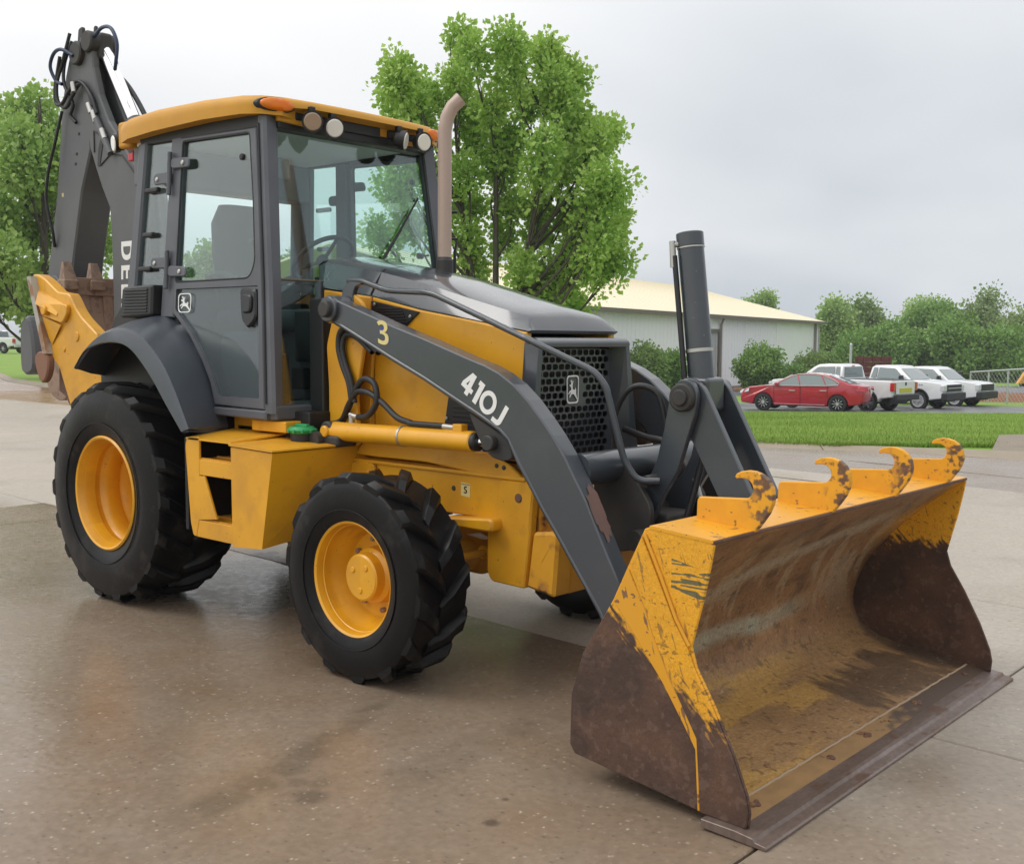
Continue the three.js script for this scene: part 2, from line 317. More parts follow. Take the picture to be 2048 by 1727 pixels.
{
  for (let j = 0; j < GN; j++) for (let i = 0; i < GN; i++) {
    const u = (i + 0.5) / GN, v = (j + 0.5) / GN, x = GX + u * GS, z = GZ + v * GS;
    const near = x > -3 && z > -6, n = fbm(x * 0.55 + 31, z * 0.55 + 77, 4), m = fbm(x * 4 + 3, z * 4 + 9, 3), f = vnoise(x * 55, z * 55) * 0.6 + vnoise(x * 140, z * 140) * 0.4;
    const D = damp(x, z, n);
    let c = mix3([0.43, 0.38, 0.315], [0.35, 0.31, 0.262], clamp(n * 1.3 - 0.2));
    const wet = mix3([0.198, 0.143, 0.096], [0.232, 0.17, 0.118], clamp((n - 0.5) * 1.2 + m));
    c = mix3(c, wet, D * clamp(0.9 + 0.35 * (m - 0.5)));
    const st = sst(fbm(x * 1.1 + 5, z * 1.1 + 55, 5), 0.56, 0.72); c = mix3(c, [c[0] * 0.78, c[1] * 0.77, c[2] * 0.74], st * 0.38);
    if (x > 1.5 && x < 3.6 && z > 0.3 && z < 2.6) for (const [pl, w] of [[trk1, 0.09], [trk2, 0.12]]) { const [q, s] = segDist(x, z, pl); const a = (1 - sst(q, w * 0.4, w * (0.8 + 0.9 * m))) * (0.1 + 0.32 * sst(fbm(x * 16, z * 16, 3) + (f - 0.5) * 0.5, 0.36, 0.64)) * (pl === trk2 ? 0.6 : 1) * sst(s, 0, 0.12) * (1 - sst(s, 0.85, 1)); c = mix3(c, [0.075, 0.062, 0.042], a); }
    for (const [sx, sz, rx, k] of [[3.03, 1.89, 0.07, 0.8], [2.97, 1.8, 0.05, 0.5], [2.9, 1.85, 0.045, 0.5], [3.62, 1.61, 0.035, 1.3], [3.53, 1.44, 0.016, 1.2]]) { const q = Math.hypot(x - sx, z - sz); if (q < rx * 2) c = mix3(c, [0.05, 0.042, 0.035], k * 0.5 * (1 - sst(q, rx * 0.4, rx * (0.8 + m * 0.6)))); }
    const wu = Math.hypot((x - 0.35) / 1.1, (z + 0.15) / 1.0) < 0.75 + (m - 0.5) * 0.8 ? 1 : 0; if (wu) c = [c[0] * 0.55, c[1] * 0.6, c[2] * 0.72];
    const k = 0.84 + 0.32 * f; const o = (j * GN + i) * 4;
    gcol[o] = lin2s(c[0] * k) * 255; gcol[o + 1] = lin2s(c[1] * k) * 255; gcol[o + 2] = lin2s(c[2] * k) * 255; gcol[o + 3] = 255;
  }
  for (let q = 0; q < 60000; q++) {                        // bits of pale aggregate worn out of the surface, some dark grit
    const i = Math.floor(flecks() * GN), j = Math.floor(flecks() * GN), b = flecks(), L = 1 + (flecks() < 0.35 ? 1 : 0);
    for (let s = 0; s < L; s++) { const o = (((j + (b < 0.5 ? s : 0)) % GN) * GN + (i + (b < 0.5 ? 0 : s)) % GN) * 4; const t = b < 0.72 ? 0.12 + 0.7 * flecks() ** 3 : -0.22; for (let c = 0; c < 3; c++) gcol[o + c] = t > 0 ? mix(gcol[o + c], [226, 216, 200][c], t) : gcol[o + c] * (1 + t); }
  }
}
const concT = new THREE.DataTexture(gcol, GN, GN, THREE.RGBAFormat); concT.colorSpace = THREE.SRGBColorSpace; concT.magFilter = THREE.LinearFilter; concT.minFilter = THREE.LinearMipmapLinearFilter; concT.wrapS = concT.wrapT = THREE.RepeatWrapping; concT.needsUpdate = true;
const concR = mkTex(1024, 1024, (u, v) => { const x = GX + u * GS, z = GZ + v * GS, n = fbm(x * 0.55 + 31, z * 0.55 + 77, 4), m = fbm(x * 2 + 3, z * 2 + 9, 4), f = vnoise(x * 40, z * 40); const D = damp(x, z, n); return clamp(mix(0.56, 0.25, D) + (m - 0.5) * mix(0.4, 0.16, D) + (f - 0.5) * 0.1, 0.13, 0.9); }, false);
const concB = mkTex(1024, 1024, (u, v) => { const x = u * GS, z = v * GS; return 0.6 * vnoise(x * 70, z * 70) + 0.4 * fbm(x * 6, z * 6, 3); }, false);
const concrete = phys({ ior: 1.36, map: concT, roughnessMap: concR, roughness: 1, bumpMap: concB, bumpScale: 0.0018 });
const concreteTan = concrete.clone(); concreteTan.color.setRGB(1.15, 0.9, 0.68);
const pavement = grp('pavement'); pavement.userData.kind = 'structure';
{
  const xs = [-70, -54.8, -47.4, -40, -32.6, -25.2, -17.8, -10.4, -3.05, 4.36, 11.75, 19.15, 26.5], zs = [-26, -21.5, -18, -15, -12.9, -11.4, -9.2, -7.0, -4.83, -2.72, -0.18, 4.6, 9.4, 14.2];
  const zAt = (z, x) => z + 0.042 * (x - 4.36);
  for (let i = 0; i + 1 < xs.length; i++) for (let j = 0; j + 1 < zs.length; j++) {
    const x0 = xs[i] + 0.006, x1 = xs[i + 1] - 0.006, n = i === 8 ? 16 : 8, far = [], nearE = [];
    for (let k = 0; k <= n; k++) { const x = mix(x0, x1, k / n), kz = kerbZ(x) + 0.02; far.push([x, Math.max(kz, zAt(zs[j], x) + 0.006)]); nearE.push([x, Math.max(kz, zAt(zs[j + 1], x) - 0.006)]); }
    if (nearE.every((p, k) => p[1] - far[k][1] < 0.05)) continue;
    const pts = far.map((p, k) => [p[0], Math.min(p[1], nearE[k][1] - 0.001)]).concat(nearE.slice().reverse());
    const g = plate(pts.map(([x, z]) => [x, -z]), -0.15, 0, 0.005); g.rotateX(-Math.PI / 2);
    const q = boxUV(g), p = q.attributes.position, uvA = q.attributes.uv;
    for (let k = 0; k < p.count; k++) uvA.setXY(k, (p.getX(k) - GX) / GS, (p.getZ(k) - GZ) / GS);
    for (let k = 0; k < p.count; k++) { const x = p.getX(k); p.setY(k, p.getY(k) + 0.045 * sst(x, -9, -4) * (1 - sst(x, 0.2, 2.0))); }
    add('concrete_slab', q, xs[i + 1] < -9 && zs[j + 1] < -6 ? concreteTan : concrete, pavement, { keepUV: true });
  }
}
{ // kerb: low rolled concrete edge, cast in lengths
  const kerb = grp('kerb'); kerb.userData.kind = 'structure';
  const kT = std({ map: mkTex(256, 256, (u, v) => { const n = tileNoise(u, v, 5, 5), f = tileNoise(u, v, 60, 2); return mix3(S(0.235, 0.19, 0.135), S(0.33, 0.275, 0.205), clamp(n + (f - 0.5) * 0.5)); }), roughness: 0.6 });
  for (let x = -70; x < 40; x += 3) {
    const rings = []; for (let k = 0; k <= 4; k++) { const X = x + 0.008 + (3 - 0.016) * k / 4, Z = kerbZ(X); rings.push([[0, -0.14], [0, 0.006], [0.16, 0.012], [0.3, 0.05], [0.42, 0.085], [0.56, 0.085], [0.58, -0.14]].map(([s, y]) => [X + s * ED.x, y, Z + s * ED.z])); }
    add('kerb_stone', loft(rings, true, true, 20), kT, kerb);
  }
}
function sheet(name, corners, mat, yOff, n = 12, kind = 'structure') {    // follows the lie of the land
  const pos = [], idx = [], uv = []; const [a, b, c, d] = corners;
  for (let i = 0; i <= n; i++) for (let j = 0; j <= n; j++) { const p = a.clone().lerp(b, i / n).lerp(d.clone().lerp(c, i / n), j / n), [r, dd] = rd(p); p.y = lotY(r, dd) + yOff; pos.push(p.x, p.y, p.z); uv.push(p.x / 4, p.z / 4); }
  for (let i = 0; i < n; i++) for (let j = 0; j < n; j++) { const q = i * (n + 1) + j; idx.push(q, q + n + 1, q + 1, q + n + 1, q + n + 2, q + 1); }
  const g = new THREE.BufferGeometry(); g.setAttribute('position', new THREE.Float32BufferAttribute(pos, 3)); g.setAttribute('uv', new THREE.Float32BufferAttribute(uv, 2)); g.setIndex(idx); g.computeVertexNormals();
  const m = new THREE.Mesh(g, mat); m.name = name; if (kind) m.userData.kind = kind; scene.add(m); return m;
}
const P2 = (r, d) => V(CAM.x + r * ER.x + d * ED.x, 0, CAM.z + r * ER.z + d * ED.z);
{
  const asph = std({ map: mkTex(512, 512, (u, v) => { const n = tileNoise(u, v, 4, 4), f = tileNoise(u, v, 90, 2); return mix3(S(0.075, 0.077, 0.082), S(0.15, 0.15, 0.15), clamp(n + (f - 0.5) * 0.5)); }), roughnessMap: mkTex(256, 256, (u, v) => 0.12 + 0.6 * tileNoise(u, v, 3, 4), false), roughness: 0.8 });
  sheet('car_park', [P2(-3, 40.4), P2(28, 42.4), P2(70, 97), P2(-3, 97)], asph, 0.015, 40);
  const edge = std({ map: grimeRough, rgb: [0.6, 0.6, 0.57], roughness: 0.7 });
  sheet('car_park_kerb', [P2(-3, 40.2), P2(27, 42.2), P2(27, 42.42), P2(-3, 40.42)], edge, 0.05, 30);
  const dirt = std({ map: mkTex(256, 256, (u, v) => mix3(S(0.17, 0.07, 0.035), S(0.27, 0.12, 0.06), tileNoise(u, v, 7, 4))), roughness: 1 });
  const mound = (name, px, py0, py1, d, w, depth, mat, label, cat) => { const c = at(px, py1, d), top = at(px, py0, d).y; const y0 = lotY(...rd(c)) - 0.05, H = top - y0, rings = []; for (let i = 0; i <= 14; i++) { const ring = []; for (let k = 0; k < 40; k++) { const a = k / 40 * 6.283, t = i / 14, q = 1 - t, n = 0.8 + 0.4 * vnoise(Math.cos(a) * 2 + 9 + px, Math.sin(a) * 2 + 9); const p = c.clone().addScaledVector(ER, Math.cos(a) * w * q * n).addScaledVector(ED, Math.sin(a) * depth * q * n); ring.push([p.x, y0 + H * (1 - q * q) * (0.85 + 0.3 * vnoise(p.x * 1.5, p.z * 1.5)), p.z]); } rings.push(ring); } const m = add(name, loft(rings, true, false, 60), mat); return tag(m, label, cat); };
  mound('dirt_pile', 2015, 786, 806, 66, 5.2, 4, dirt, 'low heap of red brown earth on the grass right of the parked trucks', 'dirt pile');
  mound('gravel_pile', 2008, 775, 800, 74, 6, 4, std({ map: grimeRough, rgb: [0.35, 0.35, 0.38], roughness: 0.95 }), 'grey gravel heap behind the red brown earth by the yellow excavator', 'gravel pile');
  // a concrete storm drain inlet let into the lawn edge
  const inl = grp('storm_drain_inlet'); const base = at(2046, 893, 17.2); base.y = 0.0; inl.position.copy(base);
  tag(inl, 'tan concrete storm drain inlet slab at the edge of the lawn', 'storm drain');
  const loc = (r, d, y) => [ER.x * r + ED.x * d, y, ER.z * r + ED.z * d];
  const kM = std({ map: mkTex(256, 256, (u, v) => mix3(S(0.19, 0.155, 0.115), S(0.28, 0.235, 0.18), tileNoise(u, v, 6, 5))), roughness: 0.7 });
  add('cover_slab', hull([loc(-0.6, -0.35, 0.07), loc(1.5, -0.5, 0.1), loc(1.5, 1.3, 0.22), loc(0.1, 1.0, 0.2), loc(-0.6, -0.35, 0.02), loc(1.5, -0.5, 0.04), loc(1.5, 1.3, 0.0), loc(0.1, 1.0, 0.0)]), kM, inl);
  add('inlet_opening', hull([loc(-0.1, -0.52, 0.03), loc(1.2, -0.62, 0.04), loc(1.2, -0.4, 0.1), loc(0.3, -0.42, 0.12), loc(1.2, -0.4, 0.03), loc(-0.1, -0.4, 0.03)]), M.darkMetal, inl);
}
{ // blades of grass on the part of the lawn that shows
  const gb = []; const r = mulberry(5);
  for (let i = 0; i < 7; i++) { const a = r() * 6.28, l = 0.035 + 0.03 * r(), x = (r() - 0.5) * 0.08, z = (r() - 0.5) * 0.08, w = 0.005, tx = x + Math.cos(a) * l * 0.5, tz = z + Math.sin(a) * l * 0.5; const g = new THREE.BufferGeometry(); g.setAttribute('position', new THREE.Float32BufferAttribute([x - Math.sin(a) * w, 0, z + Math.cos(a) * w, x + Math.sin(a) * w, 0, z - Math.cos(a) * w, tx, l, tz], 3)); g.computeVertexNormals(); gb.push(g); }
  const g = merge(gb), N = 90000, im = new THREE.InstancedMesh(g, phys({ rgb: [1, 1, 1], roughness: 0.8 }), N), mt = new THREE.Matrix4(), q = new THREE.Quaternion(), c = new THREE.Color(); let k = 0;
  while (k < N) { const d = 16 + 25 * Math.pow(r(), 1.7), px = 1380 + r() * 720, R = (px - 1024) / 2219 * d, p = P2(R, d); const s = kerbZ(p.x) - p.z; if (s < 0.42) continue; p.y = lotY(...rd(p)) - 0.004; q.setFromAxisAngle(V(0, 1, 0), r() * 6.28); const sc = 0.8 + r() * 0.7 + d * 0.012; mt.compose(p, q, V(sc, sc * (0.7 + 0.5 * r()), sc)); im.setMatrixAt(k, mt); const t = r() * 0.6 + 0.4 * vnoise(p.x * 0.7 + 30, p.z * 0.7 + 80); c.setRGB(mix(0.17, 0.33, t), mix(0.30, 0.46, t), mix(0.04, 0.09, t)); im.setColorAt(k, c); k++; }
  im.name = 'lawn_grass'; scene.add(im); tag(im, 'short mown green grass sloping down to the car park', 'grass', null, 'stuff');
}
// ================================================================ backhoe loader (x forward, z to its right side, origin under the rear axle)
const font = await new FontLoader().loadAsync('fonts/droid/droid_sans_bold.typeface.json');
const BH = grp('backhoe_loader'); tag(BH, 'yellow and charcoal backhoe loader parked on damp concrete with its front bucket down', 'backhoe loader');
const both = (g) => [g, mirrorZ(g)];
// ---- wheels
function lug(R, halfW, zc, sgn, a0, sweep, h, w, prof) {          // one bar of the tread, from near the middle over the shoulder
  const n = 7, rings = [];
  for (let i = 0; i <= n; i++) {
    const t = i / n, z = zc + sgn * halfW * mix(-0.06, 1.0, t), ang = a0 + sweep * Math.pow(t, 0.85), base = prof(z) - 0.012, top = prof(z) + h * (t > 0.94 ? 0.35 : mix(0.35, 1, sst(t, 0, 0.35))), ww = w * mix(0.8, 1.25, t), ring = [];
    for (const [dr, k] of [[0, 1.2], [0.72, 0.95], [1, 0.66], [1, -0.66], [0.72, -0.95], [0, -1.2]]) { const rad = mix(base, top, dr), b = ang + k * ww / 2 / R; ring.push([Math.cos(b) * rad, Math.sin(b) * rad, z]); }
    rings.push(ring);
  }
  return loft(rings, true, true, 25);
}
function wheel(name, label, x, y, zOut, zIn, R, rimR, nLug, rimProf, rimR2, opts) {
  const w = grp(name, BH); w.userData.label = label;
  const zc = (zOut + zIn) / 2, hw = (zOut - zIn) / 2, Rs = R * opts.shoulder, Rb = R - opts.lugH;
  const crown = (z) => { const t = Math.abs(z - zc) / hw; return Rb - (Rb - Rs + 0.0) * Math.pow(clamp(t / 0.92), 3.2); };
  const side = [[rimR - 0.006, hw * 0.86], [rimR + 0.012, hw * 0.93], [rimR + (Rs - rimR) * 0.3, hw * 1.02], [rimR + (Rs - rimR) * 0.55, hw * 1.04], [rimR + (Rs - rimR) * 0.8, hw * 1.0], [Rs - 0.006, hw * 0.955]];
  const pr = []; for (const [r, z] of side) pr.push([r, z]);
  for (let i = 0; i <= 12; i++) { const z = mix(0.92, -0.92, i / 12) * hw; pr.push([crown(zc + z), z]); }
  for (const [r, z] of side.slice().reverse()) pr.push([r, -z]);
  const gs = [lathe(pr, 72)]; gs[0].translate(0, 0, zc);
  for (let i = 0; i < nLug; i++) for (const s of [1, -1]) gs.push(lug(R, hw * 0.97, zc, s, (i + (s > 0 ? 0 : 0.5)) / nLug * 6.2832 + opts.phase, opts.sweep, opts.lugH, opts.lugW, crown));
  const ribs = [0.3].map((t) => { const g = new THREE.TorusGeometry(rimR + (Rs - rimR) * t, 0.003, 5, 80); g.translate(0, 0, zc + hw * 1.035); return g; });
  const tg = merge([...gs, ...ribs]);
  const flat = opts.flat ?? -y + 0.004; { const p = tg.attributes.position; for (let i = 0; i < p.count; i++) if (p.getY(i) < flat) p.setY(i, flat + (p.getY(i) - flat) * 0.03); }
  const ty = add('tyre', tg, M.tyre, w); 
  add('rim', lathe(rimProf, 72), M.yellowClean, w, {});
  w.position.set(x, y, 0); return w;
}
const rearProf = [[0.3, 0.96], [0.331, 0.975], [0.336, 1.0], [0.326, 1.008], [0.316, 1.002], [0.306, 0.975], [0.296, 0.945], [0.293, 0.9], [0.302, 0.885], [0.303, 0.865], [0.285, 0.845], [0.276, 0.82], [0.278, 0.76], [0.285, 0.745], [0.28, 0.73], [0.262, 0.71], [0.255, 0.66], [0.23, 0.64], [0.001, 0.64]];
const rw = [];
{
  const w = wheel('rear_wheel', 'near rear wheel with deep yellow rim', 0, 0.68, 1.015, 0.50, 0.646, 0.325, 18, rearProf, 0, { shoulder: 0.935, lugH: 0.042, lugW: 0.075, sweep: 0.28, phase: 0.1, flat: -0.633 });
  add('hub', lathe([[0.001, 0.735], [0.115, 0.735], [0.127, 0.725], [0.135, 0.68], [0.165, 0.66], [0.165, 0.63]], 40), M.yellowClean, w);
  for (let i = 0; i < 8; i++) { const a = i / 8 * 6.283; add('lug_nut', rod([Math.cos(a) * 0.205, Math.sin(a) * 0.205, 0.64], [Math.cos(a) * 0.205, Math.sin(a) * 0.205, 0.668], 0.016, 0.003, 6), M.yellowClean, w); }
  rw.push(w);
}
const frontProf = [[0.245, 0.925], [0.268, 0.945], [0.274, 0.96], [0.266, 0.969], [0.256, 0.962], [0.25, 0.94], [0.246, 0.9], [0.243, 0.875], [0.232, 0.862], [0.228, 0.845], [0.214, 0.83], [0.208, 0.80], [0.2, 0.79], [0.001, 0.79]];
const fwheels = [];
{
  const w = wheel('front_wheel', 'near front wheel with yellow rim and round hub', 2.157, 0.491, 0.985, 0.665, 0.484, 0.266, 14, frontProf, 0, { shoulder: 0.94, lugH: 0.040, lugW: 0.078, sweep: 0.34, phase: 0.0, flat: -0.485 });
  add('hub', [lathe([[0.001, 0.912], [0.1, 0.912], [0.109, 0.905], [0.112, 0.86], [0.13, 0.845], [0.135, 0.785]], 40)], M.yellowClean, w);
  for (const a of [0.9, 2.6, 4.7]) add('hub_plug', rod([Math.cos(a) * 0.06, Math.sin(a) * 0.06, 0.908], [Math.cos(a) * 0.06, Math.sin(a) * 0.06, 0.918], 0.014, 0.003, 12), M.yellow, w);
  for (let i = 0; i < 8; i++) { const a = i / 8 * 6.283 + 0.2; add('lug_nut', rod([Math.cos(a) * 0.168, Math.sin(a) * 0.168, 0.79], [Math.cos(a) * 0.168, Math.sin(a) * 0.168, 0.815], 0.013, 0.003, 6), M.digRust, w); }
  fwheels.push(w);
}
for (const w of [rw[0], fwheels[0]]) { const c = w.clone(); c.scale.z = 1; c.userData.label = 'far ' + (w === rw[0] ? 'rear' : 'front') + ' wheel on the left side of the machine'; c.children.forEach((m) => { m.geometry = mirrorZ(m.geometry); }); BH.add(c); }

// ---- chassis
add('frame', [...both(box(1.35, 2.72, 0.745, 0.95, 0.36, 0.42, 0.01)), ...both(box(1.3, 2.74, 0.945, 0.962, 0.352, 0.436, 0.004)), box(-0.75, 1.4, 0.6, 1.0, -0.34, 0.34, 0.02), ...both(plate([[1.56, 0.985], [1.62, 1.06], [2.5, 1.06], [2.64, 1.005], [2.71, 0.96], [2.69, 0.94], [2.64, 0.938], [2.08, 0.982], [1.7, 0.98]], 0.40, 0.425, 0.006)), ...both(plate([[1.45, 0.9], [1.62, 0.96], [1.72, 0.94], [1.74, 0.84], [1.7, 0.8], [1.45, 0.8]], 0.425, 0.445, 0.004))], M.yellow, BH, { label: 'yellow main frame rails' });
add('axle', [cyl([2.157, 0.5, -0.72], [2.157, 0.5, 0.72], 0.085, 0.085, 20), box(2.06, 2.26, 0.40, 0.66, -0.2, 0.2, 0.04), box(2.08, 2.24, 0.42, 0.6, 0.45, 0.70, 0.04), box(2.08, 2.24, 0.42, 0.6, -0.70, -0.45, 0.04)], M.axle, BH);
add('axle', [cyl([0, 0.66, -0.62], [0, 0.66, 0.62], 0.14, 0.14, 20)], M.axle, BH, { label: 'rear axle housing' });
add('steering_cylinder', [cyl([2.36, 0.55, -0.52], [2.36, 0.55, 0.3], 0.035), cyl([2.36, 0.55, 0.3], [2.33, 0.53, 0.66], 0.018), rod([2.3, 0.5, 0.6], [2.42, 0.54, 0.6], 0.03)], M.axle, BH);
add('oscillation_pad', plate(roundPts([[2.25, 0.735], [2.6, 0.765], [2.6, 0.70], [2.28, 0.70]], 0.03), 0.38, 0.50, 0.01), M.yellow, BH);
add('paper_scrap', hull([[2.36, 0.655, 0.42], [2.54, 0.65, 0.42], [2.5, 0.665, 0.44], [2.45, 0.675, 0.42], [2.44, 0.64, 0.40]]), M.white, BH, { label: 'torn scrap of white plastic caught under the frame' });
{ // small fittings and marks on the near frame rail
  add('frame_decal', plate([[2.325, 0.905], [2.385, 0.90], [2.385, 0.835], [2.325, 0.84]], 0.42, 0.4215, 0), M.cream, BH, { label: 'small cream safety decal' });
  const dg = font.generateShapes('S', 0.034).map((sh) => { const q = new THREE.ExtrudeGeometry(sh, { depth: 0.001, bevelEnabled: false, curveSegments: 6 }); q.translate(2.343, 0.853, 0.4217); return q; }); add('decal_symbol', dg, M.black, BH); add('decal_border', box(2.328, 2.382, 0.894, 0.897, 0.4216, 0.4226, 0), M.black, BH);
  add('drain_hole', rod([2.275, 0.87, 0.41], [2.275, 0.87, 0.4225], 0.013, 0.001, 12), M.darkMetal, BH);
  for (const [x, y] of [[2.56, 1.003], [2.605, 0.997]]) add('frame_bolt', rod([x, y, 0.42], [x, y, 0.432], 0.011, 0.003, 8), M.darkMetal, BH);
  for (const [x, y] of [[1.68, 0.90], [1.70, 0.855]]) add('frame_bolt', rod([x, y, 0.44], [x, y, 0.452], 0.009, 0.003, 6), M.yellow, BH);
  add('tow_eye', rod([2.70, 0.865, 0.42], [2.70, 0.865, 0.436], 0.022, 0.004, 14), M.rust, BH);
}
{ // bumper and weights at the nose
  const g = grp('front_bumper', BH);
  const sp = roundPts([[2.585, 0.94], [2.79, 0.945], [2.77, 0.7], [2.735, 0.45], [2.53, 0.455], [2.505, 0.495], [2.505, 0.70], [2.55, 0.79]], [0.02, 0.005, 0.005, 0.005, 0.02, 0.02, 0.03, 0.03]);
  for (const s of [1, -1]) { const q = plate(sp, 0.385, 0.431, 0.006); add('side_plate', s > 0 ? q : mirrorZ(q), M.yellow, g); }
  const wp = roundPts([[2.775, 0.715], [2.93, 0.735], [2.905, 0.43], [2.74, 0.455]], [0.02, 0.05, 0.02, 0.01]);
  for (const [a, b, k] of [[0.3, 0.42, 0], [0.12, 0.295, 0.012], [-0.08, 0.115, 0], [-0.085, -0.28, 0.01], [-0.285, -0.42, 0]]) add('counterweight', plate(wp.map(([x, y]) => [x - k, y - k * 0.5]), Math.min(a, b), Math.max(a, b), 0.014), M.yellowWorn, g);
  add('cross_member', [box(2.6, 2.78, 0.5, 0.90, -0.37, 0.37, 0.01), box(2.9, 2.98, 0.72, 0.92, -0.02, 0.22, 0.01), box(2.9, 2.97, 0.6, 0.78, -0.3, -0.02, 0.01)], M.yellowWorn, g);
}
{ // step and tank on the right, a second pair on the left
  for (const s of [1, -1]) {
    const F = (g) => s > 0 ? g : mirrorZ(g), g = grp('fuel_tank', BH); if (s > 0) g.userData.label = 'yellow side tank box behind the near front wheel';
    add('tank_body', F(hull([[1.2, 1.03, 0.95], [1.55, 1.022, 0.95], [1.205, 0.515, 0.95], [1.456, 0.535, 0.95], [1.2, 1.05, 0.36], [1.58, 1.03, 0.36], [1.205, 0.6, 0.36], [1.47, 0.6, 0.36]])), M.yellow, g);
    add('lid', F(hull([[1.19, 1.036, 0.957], [1.557, 1.028, 0.957], [1.19, 1.05, 0.957], [1.557, 1.036, 0.957], [1.19, 1.055, 0.4], [1.59, 1.036, 0.4], [1.19, 1.068, 0.4], [1.59, 1.044, 0.4]])), M.yellow, g);
    if (s > 0) { add('filler_neck', rod([1.36, 1.05, 0.62], [1.36, 1.095, 0.62], 0.06), M.black, g); const cap = [rod([1.36, 1.092, 0.62], [1.36, 1.128, 0.62], 0.076, 0.016, 28)]; for (let i = 0; i < 10; i++) { const a = i / 10 * 6.283; cap.push(box(1.36 + Math.cos(a) * 0.072 - 0.008, 1.36 + Math.cos(a) * 0.072 + 0.008, 1.096, 1.116, 0.62 + Math.sin(a) * 0.072 - 0.008, 0.62 + Math.sin(a) * 0.072 + 0.008, 0.004)); } cap.push(box(1.31, 1.41, 1.124, 1.142, 0.608, 0.632, 0.006)); add('fuel_cap', cap, M.green, g, { label: 'green plastic fuel cap' }); }
    const st = grp('step_box', BH); if (s > 0) st.userData.label = 'two yellow cab steps beside the near rear wheel';
    const side = roundPts([[0.765, 1.05], [1.2, 1.06], [1.2, 0.955], [1.08, 0.96], [1.08, 0.955], [0.9, 0.935], [0.88, 0.86], [0.95, 0.865], [1.06, 0.63], [1.2, 0.627], [1.2, 0.515], [0.855, 0.53], [0.82, 0.6]], 0);
    add('outer_plate', F(plate(roundPts([[0.775, 1.055], [0.91, 1.065], [0.91, 0.855], [0.955, 0.86], [1.06, 0.64], [0.9, 0.62], [0.875, 0.53], [0.845, 0.53], [0.82, 0.6]], [0.06, 0, 0, 0, 0, 0, 0, 0.02, 0.02]), 0.935, 0.95, 0.003)), M.yellow, st);
    for (const [y0, y1, xa] of [[0.862, 0.945, 0.86], [0.528, 0.62, 0.845]]) {
      add('tread', [F(box(xa + 0.03, 1.2, y0, y1, 0.93, 0.947, 0.003)), F(box(xa, 1.2, y1 - 0.012, y1 - 0.002, 0.66, 0.945, 0.002)), ...Array.from({ length: 18 }, (_, i) => F(cyl([xa + 0.03 + i * (1.18 - xa) / 19, y1 - 0.003, 0.93], [xa + 0.03 + i * (1.18 - xa) / 19, y1 + 0.008, 0.93], 0.008, 0.005, 6))), ...Array.from({ length: 18 }, (_, i) => F(cyl([xa + 0.03 + i * (1.18 - xa) / 19, y1 - 0.003, 0.82], [xa + 0.03 + i * (1.18 - xa) / 19, y1 + 0.008, 0.82], 0.008, 0.005, 6)))], M.yellow, st);
    }
    add('top_plate', F(hull([[0.79, 1.055, 0.95], [1.2, 1.055, 0.95], [0.79, 1.045, 0.95], [1.2, 1.045, 0.95], [0.72, 1.09, 0.5], [1.2, 1.09, 0.5], [0.72, 1.08, 0.5], [1.2, 1.08, 0.5]])), M.yellow, st);
    add('back_panel', [F(box(0.75, 1.21, 0.5, 1.04, 0.62, 0.66, 0.004)), F(box(0.74, 0.77, 0.55, 1.05, 0.64, 0.93, 0.004))], M.black, st);
  }
  add('cab_mount', [box(0.72, 1.2, 1.04, 1.16, 0.2, 0.60, 0.01), ...both(box(1.0, 1.3, 1.09, 1.15, 0.5, 0.68, 0.008)), box(-0.6, 1.3, 1.0, 1.17, -0.5, 0.5, 0.02)], M.yellow, BH);
  add('under_cab_hardware', [...both(box(0.75, 1.25, 1.045, 1.11, 0.42, 0.60, 0.01)), ...both(cyl([1.45, 1.06, 0.45], [1.45, 1.06, 0.62], 0.045)), box(1.2, 1.6, 1.03, 1.09, 0.4, 0.58, 0.02)], M.darkMetal, BH);
}
